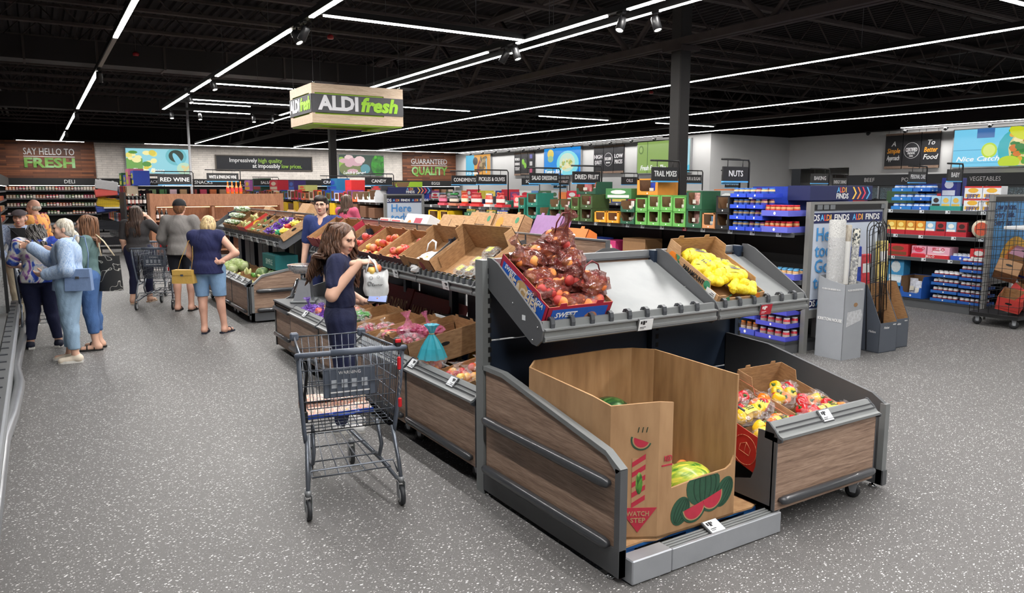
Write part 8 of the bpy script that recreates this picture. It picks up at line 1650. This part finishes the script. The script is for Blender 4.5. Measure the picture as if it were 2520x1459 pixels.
person('long-haired bearded man in a pink tee beyond the island', (5.42, 15.0, 0), rad(-62), 1.84, cloth((214, 92, 124)), BLACKC, BLACKC, dict(k='long', c=(88, 68, 56), len=.34, n=90, flare=.06), J=dict(elL=(-.22, .12, 1.12), wrL=(-.12, .4, 1.05), elR=(.22, .1, 1.12), wrR=(.12, .38, 1.05)), belly=1.3, build=1.2, sleeve=.42, beard=True, vox=.016)
# ---------------------------------------------------------------- things they wear or carry (separate things)
def at_head(e_loc, rz, H, p): return Vector(e_loc) + Matrix.Rotation(rz, 3, 'Z') @ (Vector(p) * H / 1.7)
def flatcap(loc, rz, H, c, label, kind, p, rotx=0):
 e = thing('flat_cap' if kind == 'flat' else 'baseball_cap', label, 'cap', at_head(loc, rz, H, p), rz); e.scale = (H / 1.7,) * 3; m = cloth(c); b = MB()
 b.grid(lambda u, v: Vector((.097 * math.cos(v * 1.5) * math.cos(u * 6.2832), -.012 + .112 * math.cos(v * 1.5) * math.sin(u * 6.2832) + (.02 * (1 - v) if kind == 'flat' and math.sin(u * 6.28) > 0 else 0), (.075 if kind == 'flat' else .105) * math.sin(v * 1.5708))), 20, 8, m, True, True); b.build('crown', e)
 b = MB(); s = 1 if kind == 'flat' else .6; pl_ = [(.08 * math.cos(t), .075 + .075 * s * math.sin(t)) for t in [math.pi * k / 10 for k in range(11)]]; b.prism(pl_, 'z', -.012, -.002, m); b.build('brim', e)
flatcap((-.22, 12.8, 0), rad(172), 1.68, (74, 66, 70), 'brown-grey flat cap on the man in the checked shirt', 'flat', (-.02, .06, 1.60)); flatcap((1.92, 12.95, 0), rad(-28), 1.78, (20, 20, 24), 'black cap on the man in the grey shirt', 'base', (0, .02, 1.605))
def glasses(loc, rz, H, p, label, yaw=0):
 e = thing('eyeglasses', label, 'glasses', at_head(loc, rz, H, p), rz + yaw); e.scale = (H / 1.7,) * 3; g = M((60, 50, 46), .3)
 for s in (-1, 1):
  b = MB(); b.tube([(s * .033 + .025 * math.cos(t), .0, .018 * math.sin(t)) for t in [k * .5236 for k in range(12)]], .002, g, 4, True); b.build('rim', e); b = MB(); b.tube([(s * .058, 0, .006), (s * .08, -.03, .006), (s * .082, -.09, .0)], .0018, g, 4); b.build('temple', e)
 b = MB(); b.tube([(-.008, 0, .004), (.008, 0, .004)], .002, g, 4); b.build('bridge', e)
glasses((3.28, 10.05, 0), rad(140), 1.86, (-.012, .118, 1.577), 'thin-rimmed glasses on the young man', rad(8)); glasses((-.02, 14.9, 0), rad(58), 1.78, (0, .118, 1.577), 'dark-rimmed glasses on the older man at the case')
# black tee front under the open checked shirt
e = thing('cross_body_bag', 'black cross-body bag over a black tee on the man in the flat cap', 'bag', at_head((-.22, 12.8, 0), rad(172), 1.68, (0, 0, 0)), rad(172)); b = MB(); b.grid(lambda u, v: Vector(((u - .5) * (.15 + .03 * v), .165 + .012 * math.cos((u - .5) * 3) - .07 * max(0, v - .6), .98 + .42 * v)), 6, 8, cloth((22, 22, 24))); b.build('black_front', e); b = MB(); b.bev(-.12, .08, .18, .225, 1.08, 1.22, BLACKC, .02); b.build('pouch', e); b = MB(); b.tube([(-.1, .2, 1.2), (.02, .19, 1.32), (.12, .1, 1.42)], .012, BLACKC, 5, flat=.4); b.build('strap', e)
# white bag with apples in the woman's hand
bx = local(W1p, (.225, .285, 1.245)); e = thing('carrier_bag', 'white carrier bag of apples held by the woman in scrubs', 'bag', bx, rad(-30)); e.scale = (.9, .9, .88); BGW = M((222, 224, 226), .5, 0, .04, 12, alpha=.97, bump=.5, bscale=16)
b = MB(); rr = random.Random(3)
def bagf(u, v):
 t = u * 2 * math.pi; cx_ = math.copysign(abs(math.cos(t)) ** .55, math.cos(t)); sy = math.copysign(abs(math.sin(t)) ** .7, math.sin(t)); w_ = .095 + .012 * math.sin(3.14 * v); return Vector((w_ * cx_ + .006 * math.sin(9 * v + 5 * u), (.05 + .01 * math.sin(3 * v)) * sy * (1.0 if v < .9 else .8) + .006 * math.sin(11 * u * 6.28 / 2), -.13 + .22 * v + (.012 * math.cos(2 * t) if v > .85 else 0)))
b.grid(bagf, 28, 10, BGW, True, True); b.prism([(.085 * math.cos(t), .045 * math.sin(t)) for t in [k * .4488 for k in range(14)]], 'z', -.132, -.125, BGW); b.build('bag_body', e)
for s in (-1, 1): b = MB(); b.tube([(s * .05 - .03, -.035, .08), (s * .03 - .03, -.02, .15), (-.05, 0, .205), (-.06, .01, .215)], [.016, .012, .01, .008], BGW, 6, flat=.35); b.build('bag_handle', e)
for k, p in enumerate(((-.03, -.01, .085), (.01, .015, .105), (-.05, .01, .06))): obj('apple', APM[(2, 0, 1)[k]][0], e, p)
text('Exeter', .026, INKB, e, (.02, -.066, -.03), shear=.15, wid=.09); b = MB(); [b.tube([(cx_ + r_ * math.cos(k * .6), -.0655, cz + r_ * math.sin(k * .6)) for k in range(12)], .0016, INKB, 4) for (cx_, cz, r_) in ((-.045, -.02, .02), (-.045, -.02, .012), (-.03, .03, .014), (.03, .04, .01))]; b.build('printed_crest', e)
px = local(W1p, (-.01, .29, 1.07)); e = thing('mobile_phone', 'phone lying in the other hand of the woman in scrubs', 'phone', px, rot=(rad(42), rad(4), rad(-32))); b = MB(); b.bev(-.078, .078, -.038, .038, -.004, .004, M((40, 42, 50), .3), .006); b.build('case', e); b = MB(); b.box(-.072, .072, -.034, .034, .004, .0046, M((150, 164, 214), .12, emit=.35)); b.build('screen', e)
# handbags
def handbag(loc, rz, c, w_, d, h, label, strap, rot=None, name='handbag'):
 e = thing(name, label, 'bag', loc, rz); m = M(c, .5, 0, .06, 20, bump=.2, bscale=80); b = MB(); b.prism([(-w_ / 2, 0), (w_ / 2, 0), (w_ * .46, h), (-w_ * .46, h)], 'y', -d / 2, d / 2, m); b.build('bag_body', e)
 b = MB(); b.prism([(-w_ * .47, h), (w_ * .47, h), (w_ * .44, h * .62), (-w_ * .44, h * .62)], 'y', -d / 2 - .006, -d / 2, m); b.build('flap', e); b = MB(); b.tube(strap, .009, m, 5, flat=.4); b.build('strap', e); b = MB(); b.bev(-.02, .02, -d / 2 - .012, -d / 2 - .006, h * .55, h * .68, CHROME, .003); b.build('clasp', e)
handbag((.34, 9.50, .83), rad(-20), (122, 146, 186), .27, .09, .24, 'pale blue shoulder bag on the silver-haired woman', [(-.1, 0, .24), (-.09, .04, .45), (-.04, .13, .60), (.04, .16, .58), (.1, .05, .4), (.1, 0, .24)])
handbag((1.60, 10.72, .70), rad(-35), (206, 166, 84), .29, .12, .18, 'mustard yellow handbag of the blonde woman', [(-.08, 0, .18), (-.05, .02, .3), (.06, .06, .56), (.1, .08, .58), (.12, .02, .35), (.1, 0, .18)])
tb = ramp_mat('black_tote', [(.5, (24, 24, 26)), (.585, (28, 28, 30)), (.60, (190, 188, 180)), (.615, (28, 28, 30)), (.75, (24, 24, 26))], tscale=9, rough=.8, detail=1); e = thing('tote_bag', 'black tote bag with white line drawings on the teal-topped woman', 'bag', (.70, 10.25, .72), rad(-15)); b = MB(); b.grid(lambda u, v: Vector(((.135 - .02 * v) * math.cos(u * 6.2832), .06 * math.sin(u * 6.2832) * (1.2 - v), .42 * v)), 18, 8, tb, True, True); b.build('bag_body', e); b = MB(); b.tube([(-.08, 0, .42), (-.12, .02, .65), (-.16, 0, .72), (-.04, -.02, .6), (.06, 0, .42)], .012, M((206, 190, 160), .8), 5, flat=.4); b.build('strap', e)
# ================================================================ shopping carts
CW = M((112, 118, 128), .3, .6, .03); CP = M((88, 96, 110), .4, 0, .04); REDP = M((206, 30, 40), .4)
def wires(b, A, B, C, D, nu, nv_, r=.0028, m=None):
 """grid of wires on the quad A-B-C-D"""
 A, B, C, D = map(Vector, (A, B, C, D)); m = m or CW
 for i in range(nu + 1): t = i / nu; b.tube([A.lerp(B, t), D.lerp(C, t)], r, m, 4)
 for j in range(nv_ + 1): t = j / nv_; b.tube([A.lerp(D, t), B.lerp(C, t)], r * 1.3, m, 4)
def build_cart(label, loc, rz):
 e = thing('shopping_cart', label, 'shopping cart', loc, rz, group='shopping carts')
 hw, nw, bw, bn = .29, .225, .265, .205
 Q = dict(HL=(-hw, .06, .985), HR=(hw, .06, .985), NL=(-nw, .80, .955), NR=(nw, .80, .955), hl=(-bw, .13, .50), hr=(bw, .13, .50), nl=(-bn, .72, .56), nr=(bn, .72, .56))
 for nm, c, nu, nv_ in (('rear_gate', ('hl', 'hr', 'HR', 'HL'), 14, 5), ('side_grid', ('hl', 'nl', 'NL', 'HL'), 22, 5), ('side_grid', ('hr', 'nr', 'NR', 'HR'), 22, 5), ('nose_grid', ('nl', 'nr', 'NR', 'NL'), 10, 5), ('floor_grid', ('hl', 'hr', 'nr', 'nl'), 10, 12)):
  b = MB(); wires(b, *[Q[q] for q in c], nu, nv_); b.build(nm, e)
 b = MB(); b.tube([Q['HL'], Q['NL'], Q['NR'], Q['HR']], .0075, CW, 6); b.build('rim', e)
 b = MB(); wires(b, (-.24, .20, .62), (.24, .20, .62), (.25, .30, .93), (-.25, .30, .93), 12, 2); b.tube([(-.12, .28, .93), (-.12, .29, .97), (-.07, .29, .97), (-.07, .28, .93)], .004, CW, 5); b.tube([(.12, .28, .93), (.12, .29, .97), (.07, .29, .97), (.07, .28, .93)], .004, CW, 5); b.build('child_seat', e)
 b = MB(); b.tube([(-.3, .07, .95), (-.315, .01, .995), (-.28, -.015, 1.0), (.28, -.015, 1.0), (.315, .01, .995), (.3, .07, .95)], .016, CP, 10); h = b.build('handle', e); b = MB(); b.tube([(-.13, -.016, 1.001), (.17, -.016, 1.001)], .021, CP, 10); b.build('grip', h)
 for s in (-1, 1):
  b = MB(); b.tube([(s * .305, .03, .99), (s * .295, .07, .75), (s * .275, .12, .50), (s * .268, .13, .44)], .013, CP, 8); b.build('corner_post', e)
  b = MB(); b.tube([(s * .26, .14, .48), (s * .275, .06, .28), (s * .28, .03, .17), (s * .275, .07, .145), (s * .23, .3, .2), (s * .15, .8, .24), (s * .14, .85, .25)], .0125, CW, 8); b.tube([(s * .2, .3, .49), (s * .21, .22, .34), (s * .21, .28, .25), (s * .2, .42, .22)], .0125, CW, 8); b.build('frame_tube', e)
  for (x, y) in ((s * .28, .03), (s * .145, .86)):
   b = MB(); t = TR((x, y, .062), (0, rad(90), 0)); b.lathe([(.045, -.014), (.062, -.012), (.062, .012), (.045, .014)], M((48, 50, 54), .5), 16, t); w_ = b.build('wheel', e); b = MB(); b.lathe([(.001, -.015), (.044, -.015), (.044, .015), (.001, .015)], M((196, 198, 200), .3), 12, t); b.build('hub', w_)
   b = MB(); [b.prism([(y - .02, .055), (y + .02, .055), (y + .035, .15), (y - .02, .15)], 'x', x + q - .002, x + q + .002, ALU_D) for q in (-.02, .02)]; b.lathe([(.02, .145), (.02, .18)], ALU_D, 8, TR((x, y, 0))); b.build('caster_fork', w_)
 b = MB(); wires(b, (-.24, .12, .22), (.24, .12, .22), (.15, .8, .27), (-.15, .8, .27), 6, 3, .004); b.tube([(-.27, .06, .20), (-.25, .1, .27), (.25, .1, .27), (.27, .06, .20)], .006, CW, 6); b.build('lower_tray', e)
 b = MB(); b.bev(-.155, .155, .105, .117, .70, .88, CP, .02); sp = b.build('safety_panel', e)
 text('WARNING', .02, INKW, sp, (0, .103, .85)); b = MB(); [b.box(a, a + .035, .102, .1045, .76, .81, M((190, 196, 204), .5)) for a in (-.11, -.05, .01, .07)]; b.box(-.12, .12, .102, .1045, .73, .738, INKW); b.build('warning_print', sp)
 b = MB(); [b.bev(q[0] - .028, q[0] + .028, q[1] - .02, q[1] + .02, .93, .985, CP, .01) for q in (Q['NL'], Q['NR'])]; b.build('corner_guard', e)
 b = MB(); b.bev(.245, .285, -.03, .02, 1.0, 1.06, BLK, .01); k = b.build('coin_lock', e); b = MB(); b.bev(.247, .283, -.034, -.02, 1.03, 1.055, REDP, .005); b.build('red_slot', k); b = MB(); b.bev(.255, .277, -.045, -.028, .87, .95, REDP, .006); b.build('red_key', k); b = MB(); b.bev(.255, .277, -.045, -.028, .64, .70, REDP, .006); b.build('red_key', k); b = MB(); b.tube([(.266 + .004 * math.sin(q * 2), -.037, .87 - q * .012) for q in range(15)], .004, CHROME, 5); b.build('chain', k)
 b = MB(); b.tube([(-.26, .12, .93), (-.24, .16, .85), (-.26, .17, .7), (-.26, .17, .6)], .01, BLK, 5, flat=.3); b.bev(-.275, -.245, .155, .18, .55, .62, BLK, .006); b.build('seat_strap', e)
 return e
CT = build_cart('grey wire shopping cart in front of the woman in scrubs', (1.50, 4.13, 0), rad(-8.5))
dup(CT, (1.50, 13.25, 0), (0, 0, rad(-24)), 'wire shopping cart pushed by the man in the black cap'); dup(CT, (1.62, 15.0, 0), (0, 0, rad(-22)), 'wire shopping cart ahead of the woman in leggings'); dup(CT, (.02, 11.25, 0), (0, 0, rad(4)), 'wire shopping cart before the tie-dye shirt')
PRN = ramp_mat('doodle_print', [(.42, (236, 226, 210)), (.5, (226, 120, 90)), (.54, (240, 232, 220)), (.6, (60, 70, 110)), (.64, (238, 228, 214)), (.7, (226, 180, 90))], tscale=28, rough=.8, detail=2, distort=2); BLB = M((36, 74, 176), .7)
e = thing('shopping_bag', 'folded reusable bag with doodle print and blue handles in the cart', 'bag', local(CT, (-.04, .36, .545)), rad(-6))
for k in range(2): b = MB(); b.grid(lambda u, v: Vector(((u - .5) * .40, -.10 + .14 * k + v * .15, .02 + .045 * k + .02 * math.sin(v * 3.1) + .006 * math.sin(u * 9))), 8, 5, PRN); b.box(-.2, .2, -.1 + .14 * k, .05 + .14 * k, 0, .02 + .03 * k, PRN); b.build('folded_panel', e)
b = MB(); b.box(-.21, .21, -.108, -.1, 0, .024, BLB); b.tube([(-.06, -.11, .02), (-.07, -.17, .025), (-.02, -.2, .03), (.05, -.2, .03), (.1, -.16, .025), (.1, -.11, .02)], .014, BLB, 5, flat=.3); b.build('blue_handle', e)
# ================================================================ rug carton, trellis cartons, wire cage
GCB = M((150, 154, 160), .6, 0, .03, 6); GCD = M((84, 90, 100), .6, 0, .03, 6)
RC = thing('rug_carton', 'tall grey carton of rolled rugs lettered KIRKTON HOUSE', 'carton', (7.64, 5.1, 0), rad(-2))
b = MB(); b.box(0, .35, 0, .006, 0, .87, GCB); b.prism([(0, 0), (.36, 0), (.36, .95), (.2, .9), (0, .87)], 'x', 0, .006, GCB); b.prism([(0, 0), (.36, 0), (.36, .95), (.2, .9), (0, .87)], 'x', .344, .35, GCB); b.box(0, .35, .354, .36, 0, .95, GCB); b.box(.006, .344, .006, .354, 0.0, .02, KRAFT_IN); b.build('carton_body', RC); b = MB(); b.box(.006, .344, .0065, .009, .02, .86, KRAFT_IN); b.box(.0065, .009, .01, .35, .02, .86, KRAFT_IN); b.build('inner_liner', RC)
text('PLUSH OR BERBER RUG', .022, INKW, RC, (.18, -.003, .80), wid=.27); text('PLUSH OR BERBER RUG', .02, INKW, RC, (-.003, .18, .80), (rad(90), 0, rad(-90)), wid=.24); text('KIRKTON HOUSE', .036, INKW, RC, (-.003, .18, .45), (rad(90), 0, rad(-90)), wid=.32, bold=.02)
b = MB(); b.prism([(.05, .38), (.3, .44), (.33, .5), (.3, .57), (.06, .55)], 'y', -.002, -.0003, M((186, 188, 192), .8, 0, .2, 30)); b.prism(ell(.2, .63, .035, .025, 10), 'y', -.002, -.0003, KRAFT_D); b.build('torn_patch', RC)
RG = [ramp_mat('rug_grey', [(.35, (140, 140, 140)), (.5, (176, 176, 174)), (.65, (200, 200, 198))], (30, 30, 30), rough=.95, tscale=4), ramp_mat('rug_beige', [(.35, (150, 140, 126)), (.65, (190, 182, 168))], (20, 20, 4), rough=.95, tscale=4), ramp_mat('rug_pattern', [(.45, (60, 66, 72)), (.55, (206, 204, 192))], (14, 14, 14), rough=.95, tscale=2, distort=1)]
for k, (x, y, r_, h, lab, tl) in enumerate(((.115, .225, .092, 1.56, 'thick grey plush rug roll wrapped in clear film', .0), (.235, .2, .05, 1.5, 'beige rug roll with a paper sleeve', .02), (.28, .12, .042, 1.46, 'rug roll with a dark geometric pattern', .03))):
 e = thing('rug_roll', lab, 'rug', (7.64 + x, 5.1 + y, .022), rot=(0, tl, 0)); b = MB(); b.lathe([(r_ * .9, 0), (r_, .01), (r_, h), (r_ * .85, h + .008), (r_ * .5, h - .004), (.001, h - .004)], RG[k], 16); b.build('roll', e); b = MB(); b.lathe([(r_ * 1.04, h * .55), (r_ * 1.06, h * .7), (r_ * 1.04, h * .88)], clear_mat('rug_film', (220, 222, 226), .35, .1) if k != 1 else WHITE, 16, caps=False); b.build('sleeve', e)
for k, (x, y, lab) in enumerate(((8.36, 5.1, 'dark grey open-front carton of garden trellises'), (8.72, 5.17, 'second dark grey trellis carton standing beside the first'))):
 e = thing('trellis_carton', lab, 'carton', (x, y, 0), rad(-3)); b = MB(); b.box(0, .33, 0, .006, 0, .36, GCD)
 for q in (0, .324): b.prism([(0, 0), (.28, 0), (.28, .8), (.2, .8), (0, .36)], 'x', q, q + .006, GCD); b.prism([(.004, .02), (.276, .02), (.276, .79), (.2, .79), (.004, .35)], 'x', q + (.006 if q == 0 else -.002), q + (.008 if q == 0 else 0), KRAFT_IN)
 b.box(0, .33, .274, .28, 0, .8, KRAFT_IN); b.box(0, .33, .0, .28, 0, .01, GCD); b.build('carton_body', e); text('Helex', .03, INKW, e, (.12, -.003, .30), shear=.3); text('HELEX', .014, INKW, e, (.27, -.003, .33)); text('Helex', .03, INKW, e, (-.003, .1, .25), (rad(90), 0, rad(-90)), shear=.3)
for k, (x, tl) in enumerate(((8.43, -.03), (8.47, .02), (8.52, -.06), (8.57, .03), (8.62, .0), (8.8, -.05))):
 e = thing('garden_trellis', 'black metal arched trellis in the trellis cartons, %s from the rugs' % ORD[k], 'trellis', (x, 5.22 + .02 * (k % 2), .02), rot=(rad(-3), tl, rad(-30 + 9 * k)), group='black arched trellises'); w_ = .16; h = 1.66 - .03 * (k % 3); b = MB(); b.tube([(-w_ / 2, 0, 0), (-w_ / 2, 0, h * .86)] + [(w_ / 2 * -math.cos(t), 0, h * .86 + .12 * math.sin(t)) for t in [math.pi * q / 8 for q in range(1, 8)]] + [(w_ / 2, 0, h * .86), (w_ / 2, 0, 0)], .006, BLK, 5); b.build('arch', e); b = MB(); [b.tube([(-w_ / 2, 0, h * q), (w_ / 2, 0, h * (q + .03))], .003, BLK, 4) for q in (.12, .25, .38, .5, .62, .74, .86)]; b.tube([(0, 0, 0), (0, 0, h * .96)], .003, BLK, 4); b.build('cross_wires', e)
for k, (x, c, h) in enumerate(((8.3, (40, 70, 170), 1.25), (8.5, (206, 60, 70), 1.15), (8.85, (226, 206, 120), 1.3))): b = MB(); b.bev(0, .2, 0, .05, 0, h, M(c, .5, 0, .3, 14), .01); b.box(.02, .18, -.002, 0, h * .8, h * .9, INKW); tag(b.build('flag_pack', None, (x, 5.44, 0), (rad(-2), 0, 0)), '%s printed garden flag pack behind the trellises' % ('blue', 'red', 'yellow')[k], 'pack', 'flag packs')
CG = thing('roll_cage', 'black wire roll cage full of flattened cartons', 'cage', (11.38, 4.95, 0)); b = MB(); b.box(0, 1.5, 0, .65, .13, .18, BLK); b.build('base', CG)
for nm, c in (('side_grid', ((0, 0, .18), (0, .65, .18), (0, .65, 1.76), (0, 0, 1.76))), ('front_grid', ((0, 0, .18), (1.5, 0, .18), (1.5, 0, 1.76), (0, 0, 1.76))), ('back_grid', ((0, .65, .18), (1.5, .65, .18), (1.5, .65, 1.76), (0, .65, 1.76)))): b = MB(); wires(b, *c, 5 if nm == 'side_grid' else 12, 12, .0035, BLK); b.build(nm, CG)
for (x, y) in ((.08, .08), (.08, .57), (1.4, .08), (1.4, .57)): caster(CG, x, y, r=.06)
b = MB(); b.bev(.45, 1.5, -.03, .5, 1.36, 1.41, M((206, 208, 210), .6), .01); b.build('white_shelf', CG)
for k, (x, y, z, c, ro, lab) in enumerate(((11.5, 5.0, .2, (206, 66, 60), (.2, -.3, .2), 'red carton crushed in the cage'), (11.75, 5.1, .3, (214, 70, 66), (.5, .2, -.3), 'red carton lying over another in the cage'), (11.6, 5.1, .72, (150, 112, 76), (.3, .4, .5), 'brown carton tipped open in the cage'), (11.8, 5.05, .95, (130, 92, 110), (.4, .9, .3), 'purple-sided carton at the top of the cage'), (12.1, 5.05, .6, (50, 60, 160), (.3, .5, .2), 'blue carton tilted in the cage'), (12.3, 5.05, .2, (50, 130, 210), (0, 0, .1), 'sky-blue carton standing in the cage'), (11.95, 5.0, .2, (110, 34, 44), (0, .1, 0), 'maroon carton at the cage floor'))):
 mm_ = Matrix.Translation((x, y, z)) @ Euler(ro).to_matrix().to_4x4(); carton('waste_carton', lab, mm_, .36, .3, .2, out=M(c, .65, 0, .05), group='cartons in the cage')
b = MB(); b.tube([(3.93, 24, 0), (3.93, 24, 4.85)], .035, M((200, 202, 206), .4), 10); b.box(3.83, 4.03, 23.9, 24.1, 0, .012, ALU); tag(b.build('column_pole'), 'slim pale power pole rising to the roof', kind='structure')
cc_ = dup(CG, (1.55, 26.0, 0), (0, 0, rad(-6)), 'dark wire cage with coloured crates before the deli case', scale=(.42, .8, 1.0)); cc_.name = 'crate_cart'
for k, (z, c, ro, lab) in enumerate(((.25, (40, 40, 46), .0, 'black crate at the bottom of the deli cage'), (.75, (50, 52, 60), .1, 'dark crate in the middle of the deli cage'), (1.25, (36, 70, 170), -.15, 'blue crate in the deli cage'), (1.45, (226, 190, 50), .2, 'yellow crate in the deli cage'), (1.72, (206, 70, 60), -.1, 'red crate in the deli cage'), (1.98, (196, 196, 198), .15, 'white crate topping the deli cage'))): carton('crate', lab, Matrix.Translation((1.56, 26.1, z)) @ Euler((ro, ro, 0)).to_matrix().to_4x4(), .6, .4, .22, out=M(c, .5), inn=M(c, .6), cat='crate', group='crates in the deli cage')
# ================================================================ lettering becomes plain mesh
dg = bpy.context.evaluated_depsgraph_get()
for o in [q for q in SC.objects if q.type == 'FONT']:
 me = bpy.data.meshes.new_from_object(o.evaluated_get(dg))
 n_ = obj('lettering', me, o.parent); n_.matrix_basis = o.matrix_basis.copy()
 if 'wid' in o.keys() and len(me.vertices):
  xs_ = [v.co.x for v in me.vertices]; n_.scale = (o['wid'] / max(1e-4, max(xs_) - min(xs_)), 1, 1)
 bpy.data.objects.remove(o)
